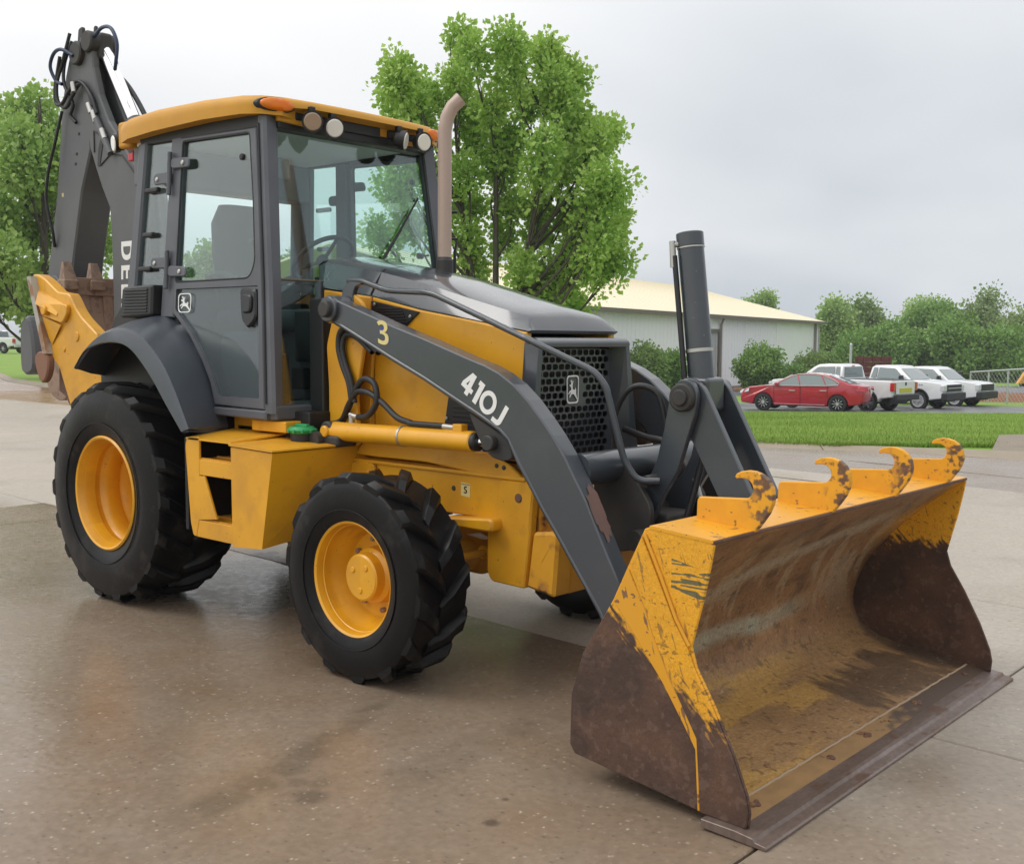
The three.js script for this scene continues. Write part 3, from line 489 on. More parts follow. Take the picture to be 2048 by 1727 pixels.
// ---- hood, side panels, grille
{
  const cr = [[1.15, 2.015], [1.27, 2.0], [1.62, 1.946], [1.94, 1.88], [2.25, 1.796], [2.62, 1.703]], lo = [[1.19, 1.862], [1.27, 1.852], [1.594, 1.812], [1.954, 1.738], [2.309, 1.685], [2.68, 1.626]];
  const rings = cr.map(([x, y], i) => {  const zc = 0.28, zl = 0.338, [xl, yl] = lo[i], k = i === 5 ? 0.02 : 0.035; return [[xl, yl, zl], [mix(xl, x, 0.45), mix(yl, y, 0.45), mix(zl, zc, 0.42)], [mix(xl, x, 0.9), mix(yl, y, 0.9), mix(zl, zc, 0.88)], [x, y + 0.006, zc - 0.025], [x, y + k * 0.62, zc * 0.55], [x, y + k, 0], [x, y + k * 0.62, -zc * 0.55], [x, y + 0.006, -zc + 0.025], [mix(xl, x, 0.9), mix(yl, y, 0.9), -mix(zl, zc, 0.88)], [mix(xl, x, 0.45), mix(yl, y, 0.45), -mix(zl, zc, 0.42)], [xl, yl, -zl]]; });
  const sub = []; for (let i = 0; i + 1 < rings.length; i++) for (let k = 0; k < 3; k++) sub.push(rings[i].map((p, q) => p.map((v, c) => mix(v, rings[i + 1][q][c], k / 3)))); sub.push(rings[5]);
  const tip = rings[5], F1 = tip.map(([x, y, z], k) => [k === 0 || k === 10 ? x + 0.004 : 2.648, mix(1.632, y, 0.72) , z * 1.03]), F2 = tip.map(([x, y, z], k) => [2.684, k === 0 || k === 10 ? 1.626 : 1.632, clamp(z * (k === 0 || k === 10 ? 1.0 : 1.13), -0.336, 0.336)]), F3 = F2.map(([x, y, z]) => [2.675, 1.617, z * 0.98]);
  const H = add('hood', [loft(sub.concat([F1, F2, F3]), false, false, 28)], M.hood, BH, { label: 'charcoal sloping engine hood' });
  add('hood_seam', [sweepRound([[1.585, 1.815, 0.341], [1.6, 1.88, 0.316], [1.612, 1.945, 0.277], [1.615, 1.966, 0.16], [1.615, 1.975, 0]].map((p) => V(...p)), 0.004, 5)], M.black, H);
  add('engine_block', [hull([[1.25, 1.0], [2.6, 1.0], [2.6, 1.58], [1.25, 1.84]].flatMap(([x, y]) => [[x, y, 0.29], [x, y, -0.29]]))], M.black, BH);
  for (const s of [1, -1]) {
    const F = (g) => s > 0 ? g : mirrorZ(g), P = grp('engine_side_panel', BH);
    add('front_panel', F(plate([[1.60, 1.803], [1.955, 1.733], [2.31, 1.68], [2.665, 1.622], [2.668, 1.35], [2.668, 1.02], [1.62, 1.02]], 0.30, 0.343, 0.008)), M.yellowClean, P);
    add('rear_panel', F(plate([[1.205, 1.85], [1.592, 1.805], [1.61, 1.02], [1.14, 1.02], [1.17, 1.4]], 0.30, 0.346, 0.008)), M.yellow, P);
    add('upper_vent', [F(plate([[1.6, 1.785], [1.962, 1.722], [1.866, 1.65], [1.6, 1.66]], 0.343, 0.353, 0.003)), ...Array.from({ length: 6 }, (_, i) => F(box(1.64, 1.83 + (5 - i) * 0.01, 1.668 + i * 0.014, 1.676 + i * 0.014, 0.352, 0.358, 0.002)))], M.black, P);
    add('lower_vent', [F(plate([[2.17, 1.315], [2.14, 1.16], [2.11, 1.04], [2.42, 1.02], [2.45, 1.2], [2.35, 1.31]], 0.343, 0.353, 0.003)), ...Array.from({ length: 8 }, (_, i) => F(box(2.2, 2.38, 1.1 + i * 0.022, 1.11 + i * 0.022, 0.352, 0.358, 0.002)))], M.black, P);
    add('screw', [[1.63, 1.765], [1.9, 1.70], [2.16, 1.2], [2.14, 1.06], [2.4, 1.05]].map(([x, y]) => F(rod([x, y, 0.352], [x, y, 0.36], 0.009, 0.002, 10))), M.steel, P);
  }
  // grille
  const G = grp('grille', BH); G.userData.label = 'charcoal front grille with rows of oval holes';
  const holes = [], rowsN = 15, outl = [[-0.30, 1.545], [0.30, 1.545], [0.325, 1.02], [-0.325, 1.02]];
  for (let j = 0; j < rowsN; j++) { const y = 1.528 - j * 0.0343, off = j % 2 ? 0.0235 : 0; for (let i = -7; i <= 7; i++) { const z = i * 0.047 + off; if (Math.abs(z) > 0.277 || (Math.abs(z - 0.012) < 0.062 && y < 1.425 && y > 1.275)) continue; holes.push(Array.from({ length: 10 }, (_, k) => { const a = k / 10 * 6.283, c = Math.cos(a), s = Math.sin(a); return [z + Math.sign(c) * Math.pow(Math.abs(c), 0.6) * 0.0205, y + Math.sign(s) * Math.pow(Math.abs(s), 0.6) * 0.0142]; })); } }
  const rotYZ = (g) => { g.rotateY(Math.PI / 2); return g; };           // shape x -> -z
  const mesh = rotYZ(plate(outl, 0, 0.008, 0, holes)); mesh.translate(2.665, 0, 0);
  add('grille_mesh', mesh, M.grey, G);
  add('radiator_screen', box(2.60, 2.615, 1.02, 1.56, -0.31, 0.31, 0), phys({ map: mkTex(128, 128, (u, v) => { const f = (v * 40) % 1 < 0.4 ? 1 : 0.4, n = tileNoise(u, v, 4, 3); return mix3([0.09 * f, 0.09 * f, 0.095 * f], [0.2 * f, 0.13 * f, 0.09 * f], sst(n, 0.45, 0.7)); }), roughness: 0.7 }), G);
  for (const q of both(box(2.58, 2.667, 1.02, 1.57, 0.285, 0.297, 0))) add('grille_liner', q, M.black, G);
  const fr = [];
  fr.push(loft([[-1], [1]].map(([s]) => roundPts([[2.68, 1.6], [2.72, 1.6], [2.752, 1.58], [2.752, 1.553], [2.67, 1.553]], 0.012, 2).map(([x, y]) => [x, y, s * 0.352])), true, true));
  for (const s of [1, -1]) fr.push(hull([[2.672, 1.57, s * 0.296], [2.748, 1.57, s * 0.325], [2.748, 1.57, s * 0.352], [2.66, 1.58, s * 0.35], [2.672, 1.0, s * 0.318], [2.76, 1.0, s * 0.37], [2.76, 1.0, s * 0.43], [2.66, 1.0, s * 0.40]]));
  add('grille_frame', fr, M.grey, G);
  add('emblem_plate', emblem(0.047, 0.068, 'x', 2.677, 1.35, 0.012), M.white, G, { label: 'white leaping deer emblem on the grille' });
}
function emblem(hw, hh, axis, plane, cy, c) {       // white rounded outline with a leaping deer inside
  const fr = (k) => roundPts([[-hw * k * 0.94, -hh * k], [hw * k * 0.94, -hh * k], [hw * k, hh * k], [-hw * k, hh * k]], hw * 0.45, 5);
  const ring = plate(fr(1), 0, 0.002, 0, [fr(0.90)]);
  const D = [[0.36, 1.04], [0.43, 0.92], [0.41, 0.86], [0.29, 0.86], [0.31, 0.79], [0.42, 0.75], [0.44, 0.62], [0.30, 0.56], [0.20, 0.44], [0.25, 0.41], [0.34, 0.50], [0.42, 0.50], [0.34, 0.38], [0.28, 0.27], [0.35, 0.28], [0.46, 0.42], [0.64, 0.42], [0.78, 0.30], [0.92, 0.16], [0.95, 0.2], [0.86, 0.36], [0.82, 0.5], [0.84, 0.62], [0.78, 0.72], [0.75, 0.62], [0.62, 0.62], [0.55, 0.66], [0.53, 0.8], [0.55, 0.9], [0.60, 1.04], [0.54, 1.0], [0.50, 0.92], [0.47, 0.98], [0.50, 1.08], [0.44, 1.02], [0.42, 1.08]];
  const deer = plate(D.map(([x, y]) => [(x - 0.56) * hw * 2, (y - 0.64) * hh * 1.55]), 0, 0.002, 0);
  return [ring, deer].map((g) => { if (axis === 'x') { g.rotateY(Math.PI / 2); g.translate(plane, cy, c); } else { g.translate(c, cy, plane); } return g; });
}
// ---- exhaust
{
  const ex = grp('exhaust_stack', BH); const x = 1.715, z = -0.075;
  const pts = [V(x, 1.98, z), V(x, 2.3, z), V(x, 2.62, z), V(x, 2.7, z), V(x + 0.01, 2.77, z - 0.008), V(x + 0.03, 2.825, z - 0.026), V(x + 0.065, 2.87, z - 0.057)];
  const outer = sweepRound(pts, 0.0375, 24), p = outer.attributes.position;
  add('pipe', outer, M.exhaust, ex, { label: 'rusty tan exhaust pipe with a bent tip' });
  add('outlet_bore', cyl(V(x + 0.0655, 2.8705, z - 0.0575), V(x + 0.067, 2.872, z - 0.059), 0.032), M.black, ex);
  add('collar', lathe([[0.037, 2.03], [0.04, 2.02], [0.047, 2.01], [0.047, 1.93]].map(([r, h]) => [r, h]), 28).rotateX(-Math.PI / 2).translate(x, 0, z), M.darkMetal, ex);
}
// ---- loader arms
const armPts = (() => {
  const top = [[1.56, 1.80], [1.60, 1.777], [1.84, 1.703], [2.013, 1.648], [2.23, 1.588], [2.50, 1.506], [2.62, 1.472], [2.70, 1.442], [2.79, 1.392], [2.872, 1.327], [2.95, 1.25], [3.015, 1.18], [3.08, 1.098], [3.135, 1.013], [3.197, 0.922], [3.254, 0.812], [3.31, 0.711], [3.365, 0.614], [3.44, 0.47], [3.56, 0.26], [3.6, 0.2]];
  const bot = [[3.42, 0.2], [3.35, 0.33], [3.281, 0.454], [3.211, 0.546], [3.127, 0.651], [3.055, 0.743], [2.966, 0.852], [2.905, 0.936], [2.821, 1.05], [2.76, 1.145], [2.714, 1.182], [2.569, 1.25], [2.403, 1.322], [2.23, 1.398], [2.013, 1.484], [1.705, 1.613], [1.55, 1.675]];
  const boss = Array.from({ length: 7 }, (_, k) => { const a = (4.4 - k * 0.42); return [1.54 + 0.075 * Math.cos(a), 1.735 + 0.075 * Math.sin(a)]; });
  return [...top, ...bot, ...boss];
})();
for (const s of [1, -1]) {
  const F = (g) => s > 0 ? g : mirrorZ(g), A = grp('loader_arm', BH); A.userData.label = s > 0 ? 'near charcoal loader arm with white model number' : 'far charcoal loader arm';
  add('arm_beam', F(plate(armPts, 0.475, 0.575, 0.006)), M.grey, A);
  const bot = armPts.slice(21, 38).map(([x, y]) => V(x, y + 0.004, 0.566));
  add('lower_flange', F(sweepRound(bot, 0.013, 8)), M.grey, A);
  const edge = armPts.slice(14, 19);
  { const r = mulberry(31), out = Array.from({ length: 34 }, (_, i) => { const a = i / 34 * 6.283, k = 0.72 + 0.5 * r(); return [0.5 + 0.33 * Math.sin(a) * k, 0.525 + 0.043 * clamp(Math.cos(a) * k * 1.2, -1, 1)]; }); const g = new THREE.ShapeGeometry(shape(out)); warp(g, (v) => { const t = v.x, z = v.y; const b = t < 0.33 ? [mix(3.135, 3.197, t / 0.33), mix(1.013, 0.922, t / 0.33)] : t < 0.66 ? [mix(3.197, 3.254, (t - 0.33) / 0.33), mix(0.922, 0.812, (t - 0.33) / 0.33)] : [mix(3.254, 3.31, (t - 0.66) / 0.34), mix(0.812, 0.711, (t - 0.66) / 0.34)]; v.x = b[0] + 0.003; v.y = b[1] + 0.002; v.z = z; }); add('worn_patch', F(g), M.wornRust, A, { label: 'bare rusty patch on the front edge of the arm' }); }
  add('pivot_pin', F(rod([1.54, 1.735, 0.44], [1.54, 1.735, 0.625], 0.042, 0.006)), M.darkMetal, A);
  add('pivot_boss', F(rod([1.54, 1.735, 0.462], [1.54, 1.735, 0.598], 0.066, 0.006)), M.grey, A);
  add('cylinder_lug', F(plate(roundPts([[2.5, 1.26], [2.76, 1.14], [2.78, 1.06], [2.72, 1.045], [2.64, 1.06], [2.57, 1.13]], 0.03), 0.49, 0.56, 0.005)), M.darkMetal, A);
  add('cylinder_pin', F(rod([2.655, 1.125, 0.455], [2.655, 1.125, 0.6], 0.036, 0.005)), M.darkMetal, A);
  if (s > 0) {
    const put = (sh, depth) => { const g = new THREE.ExtrudeGeometry(sh, { depth, bevelEnabled: false, curveSegments: 16 }); return g; };
    const num = [], a = -0.60, ca = Math.cos(a), sa = Math.sin(a), sc = 0.108;
    const glyph = (shs, u) => shs.forEach((sh) => { const g = put(sh, 0.002); warp(g, (v) => { const X = (v.x + u) * sc, Y = (v.y - 0.5) * sc; v.x = 2.60 + X * ca - Y * sa; v.y = 1.335 + X * sa + Y * ca; v.z += 0.5755; }); num.push(g); });
    const four = shape([[0.50, 0], [0.50, 0.2], [0.66, 0.2], [0.66, 0.4], [0.50, 0.4], [0.50, 1.0], [0.22, 1.0], [-0.06, 0.4], [-0.06, 0.2], [0.28, 0.2], [0.28, 0]]); { const h = new THREE.Path(); [[0.16, 0.4], [0.28, 0.4], [0.28, 0.68]].forEach(([x, y], i) => i ? h.lineTo(x, y) : h.moveTo(x, y)); h.closePath(); four.holes.push(h); }
    glyph([four], -1.15);
    glyph([shape([[0.12, 0], [0.36, 0], [0.36, 1.0], [0.02, 1.0], [0.02, 0.8], [0.12, 0.8]])], -0.42);
const el = (rx, ry) => Array.from({ length: 40 }, (_, i) => [0.5 + rx * Math.cos(i / 40 * 6.2832), 0.5 + ry * Math.sin(i / 40 * 6.2832)]); const o = shape(el(0.47, 0.51)), oh = new THREE.Path(); el(0.27, 0.31).forEach(([x, y], i) => i ? oh.lineTo(x, y) : oh.moveTo(x, y)); oh.closePath(); o.holes.push(oh); glyph([o], -0.03);
    const j = new THREE.Shape(); j.moveTo(0.56, 1.0); j.lineTo(0.56, 0.3); j.quadraticCurveTo(0.56, 0, 0.26, 0); j.lineTo(0.02, 0); j.lineTo(0.02, 0.2); j.lineTo(0.22, 0.2); j.quadraticCurveTo(0.34, 0.2, 0.34, 0.34); j.lineTo(0.34, 1.0); j.closePath(); glyph([j], 0.98);
    add('model_number', num, M.white, A, { label: 'white model number on the bend of the arm' });
    const three = font.generateShapes('3', 0.115); const tg = three.map((sh) => { const g = put(sh, 0.002); warp(g, (v) => { const x = v.x, y = v.y; v.x = 1.905 + x - 0.1 * y; v.y = 1.565 + y - 0.12 * x; v.z += 0.5755; }); return g; });
    add('unit_number', tg, M.cream, A, { label: 'cream unit number 3' });
    for (const q of [hull([[1.912, 1.635, 0.5752], [1.945, 1.645, 0.5752], [1.945, 1.612, 0.5752], [1.92, 1.607, 0.5752], [1.915, 1.63, 0.5770], [1.94, 1.62, 0.5770]]), hull([[1.97, 1.566, 0.5752], [1.99, 1.59, 0.5752], [1.995, 1.57, 0.5752], [1.98, 1.575, 0.5758]])]) add('number_remnant', q, M.blue, A);
  }
}
add('torque_tube', cyl([3.075, 1.03, -0.476], [3.075, 1.03, 0.476], 0.072, 0.072, 32), M.grey, BH, { label: 'thick charcoal cross tube between the loader arms' });
// mast the arms hang from
for (const s of [1, -1]) { const F = (g) => s > 0 ? g : mirrorZ(g); add('loader_mast', [F(plate(roundPts([[1.40, 1.03], [1.36, 1.55], [1.44, 1.78], [1.56, 1.83], [1.66, 1.76], [1.66, 1.55], [1.6, 1.3], [1.62, 1.03]], 0.03), 0.43, 0.455, 0.005)), F(plate(roundPts([[1.40, 1.03], [1.36, 1.55], [1.45, 1.74], [1.64, 1.70], [1.6, 1.03]], 0.02), 0.348, 0.368, 0.004)), F(box(1.36, 1.39, 1.05, 1.6, 0.36, 0.44, 0.004))], M.yellow, BH); }
// bar of the self levelling gear, hooked bracket at its upper end
const LINKPTS = [[1.535, 1.885, 0.448], [1.632, 1.886, 0.45], [1.83, 1.828, 0.45], [2.134, 1.812, 0.44], [2.454, 1.692, 0.42], [2.758, 1.577, 0.40], [3.08, 1.452, 0.368], [3.132, 1.39, 0.355], [3.17, 1.193, 0.325], [3.198, 1.058, 0.298], [3.245, 0.978, 0.27], [3.325, 0.982, 0.215]];
add('level_link', bentTube(LINKPTS, 0.0155, 0.06, 10), M.grey, BH, { label: 'long bent charcoal rod running along the hood' });
add('link_bracket', [plate(roundPts([[1.52, 1.72], [1.49, 1.82], [1.53, 1.875], [1.62, 1.90], [1.66, 1.885], [1.65, 1.862], [1.60, 1.852], [1.58, 1.80], [1.60, 1.74]], 0.02), 0.432, 0.462, 0.004)], M.grey, BH);
add('mast_guard', [box(1.235, 1.35, 1.05, 1.80, 0.31, 0.47, 0.01), box(1.24, 1.37, 1.05, 1.2, 0.3, 0.58, 0.01)], M.black, BH, { label: 'black guard between the cab glass and the yellow mast' });
// lift cylinders
for (const s of [1, -1]) {
  const F = (g) => s > 0 ? g : mirrorZ(g), C = grp('lift_cylinder', BH), z = 0.525; C.userData.label = s > 0 ? 'near yellow lift cylinder lying along the frame' : 'far yellow lift cylinder';
  add('barrel', F(rod([1.50, 1.107, z], [2.515, 1.118, z], 0.049, 0.008, 28)), M.yellowClean, C);
  add('gland', F(rod([2.505, 1.118, z], [2.54, 1.119, z], 0.044, 0.006, 28)), M.black, C);
  add('cylinder_rod', F(cyl([2.53, 1.119, z], [2.62, 1.122, z], 0.022)), M.chrome, C);
  add('rod_eye', F(rod([2.655, 1.125, z - 0.03], [2.655, 1.125, z + 0.03], 0.05, 0.006)), M.darkMetal, C);
  add('base_pin', [F(rod([1.49, 1.107, z - 0.05], [1.49, 1.107, z + 0.062], 0.03, 0.006))], M.yellowClean, C);
  add('base_eye', [F(rod([1.49, 1.107, z - 0.045], [1.49, 1.107, z + 0.045], 0.052, 0.008))], M.darkMetal, C);
  add('hose_clamp', F(lathe([[0.0495, -0.007], [0.0525, -0.006], [0.0525, 0.006], [0.0495, 0.007]], 28).rotateY(Math.PI / 2).translate(2.035, 1.113, z)), M.steel, C);
  add('port_block', F(box(2.39, 2.45, 1.15, 1.195, z - 0.02, z + 0.025, 0.005)), M.yellowClean, C);
  add('fitting', [F(cyl([2.38, 1.175, z], [2.3, 1.178, z], 0.014, 0.014, 12))], M.steel, C);
  add('pipe', F(tube([[2.31, 1.178, z], [2.2, 1.178, z], [2.07, 1.178, z]], 0.015, 12, 8)), M.hose, C);
}
{ // hoses on the near side of the mast
  const h = grp('hydraulic_hose', BH);
  const zz = 0.51, T = (a, r = 0.016) => add('hose', tube(a, r, 60, 10), M.hose, h);
  T([[2.08, 1.18, 0.52], [1.98, 1.20, 0.515], [1.86, 1.27, zz], [1.76, 1.315, zz], [1.66, 1.315, 0.5], [1.585, 1.25, 0.49], [1.5, 1.16, 0.47], [1.36, 1.125, 0.46]]);
  T([[1.665, 1.185, 0.5], [1.76, 1.2, 0.515], [1.83, 1.27, 0.52], [1.81, 1.36, 0.515], [1.73, 1.385, 0.51], [1.65, 1.33, 0.5], [1.57, 1.23, 0.48], [1.47, 1.14, 0.46], [1.34, 1.12, 0.45]]);
  T([[1.60, 1.28, 0.485], [1.575, 1.36, 0.48], [1.52, 1.45, 0.475], [1.485, 1.54, 0.472], [1.50, 1.62, 0.472], [1.57, 1.65, 0.475], [1.66, 1.61, 0.49], [1.85, 1.52, 0.52]], 0.018);
  T([[1.63, 1.26, 0.49], [1.59, 1.38, 0.485], [1.545, 1.46, 0.48], [1.52, 1.54, 0.478], [1.54, 1.60, 0.476], [1.62, 1.60, 0.485], [1.8, 1.52, 0.52]], 0.014);
  add('elbow_fitting', [cyl([1.615, 1.15, 0.5], [1.615, 1.2, 0.5], 0.016, 0.016, 10), cyl([1.605, 1.195, 0.5], [1.67, 1.185, 0.5], 0.014, 0.014, 10)], M.steel, h);
}
// ---- bucket cylinder and linkage
{
  const C = grp('bucket_cylinder', BH); C.userData.label = 'upright thick charcoal bucket cylinder';
  const a = V(3.395, 1.40, 0), b = V(3.315, 2.06, 0), d = b.clone().sub(a).normalize();
  add('barrel', rod(a, b, 0.058, 0.004, 36), M.grey, C);
  add('end_cap', rod(b.clone().addScaledVector(d, -0.06), b.clone().addScaledVector(d, 0.004), 0.0605, 0.004, 36), M.grey, C);
  add('weld_ring', cyl(b.clone().addScaledVector(d, -0.066), b.clone().addScaledVector(d, -0.06), 0.0615, 0.0615, 36), M.steel, C);
  add('base_block', [box(3.33, 3.47, 1.28, 1.43, -0.075, 0.075, 0.02)], M.grey, C);
  add('hose_clamp', cyl(a.clone().addScaledVector(d, 0.14), a.clone().addScaledVector(d, 0.155), 0.061, 0.061, 36), M.steel, C);
  const o = [-0.055, 0, 0.058];
  add('hose', [tube([b.clone().addScaledVector(d, -0.1), b.clone().addScaledVector(d, -0.3), a.clone().addScaledVector(d, 0.14), a.clone().addScaledVector(d, -0.02)].map((p) => [p.x - 0.05, p.y, p.z + 0.06]), 0.0125, 30, 8), tube([a.clone().addScaledVector(d, 0.16), a.clone().addScaledVector(d, 0.08), a.clone().addScaledVector(d, -0.05)].map((p) => [p.x - 0.066, p.y, p.z + 0.035]), 0.0125, 20, 8)], M.hose, C);
  add('elbow_fitting', [cyl([b.x - 0.02, b.y - 0.05, 0.03], [b.x - 0.05, b.y - 0.05, 0.06], 0.013, 0.013, 10), cyl([b.x - 0.05, b.y - 0.035, 0.06], [b.x - 0.043, b.y - 0.15, 0.06], 0.014, 0.014, 10)], M.steel, C);
  const L = grp('bucket_linkage', BH); L.userData.label = 'charcoal plate links joining the bucket cylinder to the bucket';
  for (const s of [1, -1]) {
    const F = (g) => s > 0 ? g : mirrorZ(g);
    add('front_link', F(plate(roundPts([[3.32, 1.36], [3.36, 1.42], [3.43, 1.425], [3.475, 1.39], [3.775, 0.845], [3.69, 0.76], [3.56, 0.92], [3.36, 1.26]], [0.03, 0.03, 0.03, 0.03, 0.02, 0.02, 0.02, 0.03]), 0.085, 0.118, 0.004)), M.grey, L);
    add('rear_link', F(plate(roundPts([[3.33, 1.36], [3.375, 1.425], [3.44, 1.42], [3.47, 1.36], [3.455, 1.27], [3.375, 1.02], [3.30, 0.90], [3.22, 0.72], [3.05, 0.70], [3.02, 0.82], [3.12, 0.90], [3.22, 0.965], [3.265, 1.06], [3.3, 1.2]], [0.03, 0.03, 0.03, 0.03, 0, 0, 0.02, 0.03, 0.05, 0.05, 0.02, 0.03, 0, 0]), 0.123, 0.155, 0.004)), M.grey, L);
    add('pin_boss', [F(rod([3.398, 1.345, 0.10], [3.398, 1.345, 0.178], 0.062, 0.008, 28)), F(rod([3.398, 1.345, 0.17], [3.398, 1.345, 0.192], 0.035, 0.004, 24)), F(rod([3.11, 0.80, 0.14], [3.11, 0.80, 0.21], 0.06, 0.008, 28))], M.darkMetal, L);
    add('pivot_plate', F(plate(roundPts([[2.98, 1.03], [3.16, 1.05], [3.3, 0.86], [3.27, 0.68], [3.1, 0.64], [2.98, 0.78]], 0.05), 0.20, 0.235, 0.005)), M.darkMetal, L);
  }
  add('spacer', [cyl([3.11, 0.8, -0.2], [3.11, 0.8, 0.2], 0.05), cyl([3.25, 0.72, -0.3], [3.25, 0.72, 0.3], 0.045), box(3.02, 3.3, 0.7, 0.82, -0.1, 0.1, 0.02), cyl([3.26, 0.975, 0.14], [3.26, 0.975, 0.235], 0.026)], M.darkMetal, L);
  add('hose', [tube([[3.0, 0.95, 0.05], [3.0, 1.25, 0.1], [3.1, 1.38, 0.1], [3.2, 1.36, 0.07], [3.25, 1.2, 0.05]], 0.014, 30, 8), tube([[3.42, 1.18, -0.02], [3.4, 1.0, 0.02], [3.36, 0.8, 0.05], [3.3, 0.65, 0.05]], 0.016, 30, 8), tube([[2.8, 1.15, -0.25], [2.95, 1.12, -0.22], [3.08, 1.1, -0.2], [3.15, 1.0, -0.15]], 0.018, 24, 8)], M.hose, L);
  add('return_rod', [cyl([3.33, 0.97, -0.06], [3.46, 0.62, -0.06], 0.012)], M.steel, L);
}
// ---- loader bucket
{
  const B = grp('loader_bucket', BH); B.userData.label = 'wide rusty yellow loader bucket with four hooks on its lip';
  const W = 1.145;
  const rustA = [0.118, 0.06, 0.037], rustB = [0.058, 0.032, 0.023], yel = [0.78, 0.375, 0.014];
  // worn inside of the bucket: u across from the near side, v from the lip down and out to the cutting edge
  const blot = (u, v, f, a, b, o) => sst(fbm(u * f + o, v * f * 0.5 + o * 2, 5), a, b);
  const inside = mkTex(1536, 768, (u, v) => {
    const x = u * 2.29, y = v * 1.75, n = fbm(x * 2.2 + 5, y * 2.2 + 8, 5), m = fbm(x * 9, y * 9, 4), g = vnoise(x * 90, y * 90) * 0.5 + vnoise(x * 200, y * 200) * 0.5;
    const sc = fbm((x * 0.5 + y * 1.1) * 2.2 + 9, (x * 1.2 - y * 0.7) * 9 + 4, 4);             // scour marks running with the load
    let c = mix3([0.20, 0.105, 0.048], [0.42, 0.235, 0.10], clamp(n * 1.6 - 0.3));
    c = mix3(c, [0.085, 0.05, 0.03], sst(m, 0.55, 0.78) * 0.6);
    c = mix3(c, [0.44, 0.34, 0.21], sst(sc, 0.50, 0.66) * sst(v, 0.04, 0.2) * (1 - sst(v, 0.42, 0.62)) * 0.5);
    const di = v - (0.40 - 0.30 * u + (n - 0.5) * 0.12); c = mix3(c, [0.44, 0.38, 0.27], (1 - sst(Math.abs(di), 0.015, 0.06)) * sst(u, 0.08, 0.2) * (1 - sst(u, 0.72, 0.9)) * (0.25 + 0.6 * m));
    const gb = v - (0.53 + (n - 0.5) * 0.06 - 0.03 * u); c = mix3(c, [0.38, 0.37, 0.27], (1 - sst(Math.abs(gb), 0.012, 0.045)) * (1 - sst(u, 0.5, 0.85)) * (0.45 + 0.7 * m));
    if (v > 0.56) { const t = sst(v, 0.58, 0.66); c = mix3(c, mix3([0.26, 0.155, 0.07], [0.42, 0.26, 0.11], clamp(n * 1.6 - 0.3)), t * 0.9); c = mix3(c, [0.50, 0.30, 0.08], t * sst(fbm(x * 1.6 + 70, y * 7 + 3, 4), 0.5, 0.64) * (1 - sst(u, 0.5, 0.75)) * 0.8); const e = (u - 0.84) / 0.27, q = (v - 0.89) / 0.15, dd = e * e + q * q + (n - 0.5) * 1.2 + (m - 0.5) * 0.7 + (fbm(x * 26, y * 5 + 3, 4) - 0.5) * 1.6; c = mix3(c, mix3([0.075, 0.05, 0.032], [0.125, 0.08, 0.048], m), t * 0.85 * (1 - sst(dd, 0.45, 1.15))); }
    c = mix3(c, [0.62, 0.31, 0.03], sst(u + (n - 0.5) * 0.5, 0.86, 0.99) * (1 - sst(v, 0.16, 0.34)) * 0.85);
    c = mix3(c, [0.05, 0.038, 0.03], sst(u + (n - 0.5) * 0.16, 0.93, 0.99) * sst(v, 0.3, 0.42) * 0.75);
    c = mix3(c, [0.55, 0.27, 0.03], (1 - sst(v, 0.0, 0.03)) * sst(n, 0.5, 0.6) * 0.7);
    c = mix3(c, [0.09, 0.055, 0.032], sst(fbm(x * 34 + 4, y * 34, 3), 0.66, 0.78) * 0.5); c = mix3(c, [0.46, 0.34, 0.2], sst(fbm(x * 30 + 40, y * 60, 2), 0.8, 0.86) * 0.4);
    const k = 0.72 + 0.56 * g; return S(c[0] * k, c[1] * k * 0.97, c[2] * k * 0.97);
  }, true, false);
  const insideB = mkTex(1024, 512, (u, v) => { const x = u * 2.29, y = v * 1.75; return 0.55 * fbm(x * 14, y * 14, 4) + 0.3 * vnoise(x * 90, y * 90) + (v > 0.56 ? 0.5 * sst(fbm(x * 5 + 3, y * 5, 4), 0.5, 0.62) : 0); }, false, false);
  const inMat = phys({ map: inside, bumpMap: insideB, bumpScale: 0.006, roughnessMap: mkTex(256, 256, (u, v) => 0.35 + 0.5 * tileNoise(u, v, 7, 4), false), roughness: 1 });
  const prof = new THREE.CatmullRomCurve3([[4.158, 0.938], [4.06, 0.865], [3.93, 0.755], [3.80, 0.63], [3.70, 0.50], [3.635, 0.37], [3.62, 0.26], [3.655, 0.18], [3.73, 0.128], [3.83, 0.10], [4.0, 0.079], [4.21, 0.053]].map(([x, y]) => V(x, y, 0)), false, 'centripetal').getSpacedPoints(36);
  { const pos = [], uv = [], idx = [], nx = 24, nv = prof.length; for (let i = 0; i < nv; i++) for (let k = 0; k <= nx; k++) { const dent = 0.006 * (fbm(k * 0.4 + 3, i * 0.3 + 7, 3) - 0.5); pos.push(prof[i].x + dent, prof[i].y + dent, mix(W, -W, k / nx)); uv.push(k / nx, i / (nv - 1)); } for (let i = 0; i + 1 < nv; i++) for (let k = 0; k < nx; k++) { const a = i * (nx + 1) + k; idx.push(a, a + nx + 1, a + 1, a + 1, a + nx + 1, a + nx + 2); } const g = new THREE.BufferGeometry(); g.setAttribute('position', new THREE.Float32BufferAttribute(pos, 3)); g.setAttribute('uv', new THREE.Float32BufferAttribute(uv, 2)); g.setIndex(idx); g.computeVertexNormals(); add('inner_sheet', g, inMat, B, { keepUV: true, label: 'worn brown and ochre inside of the bucket' }); }
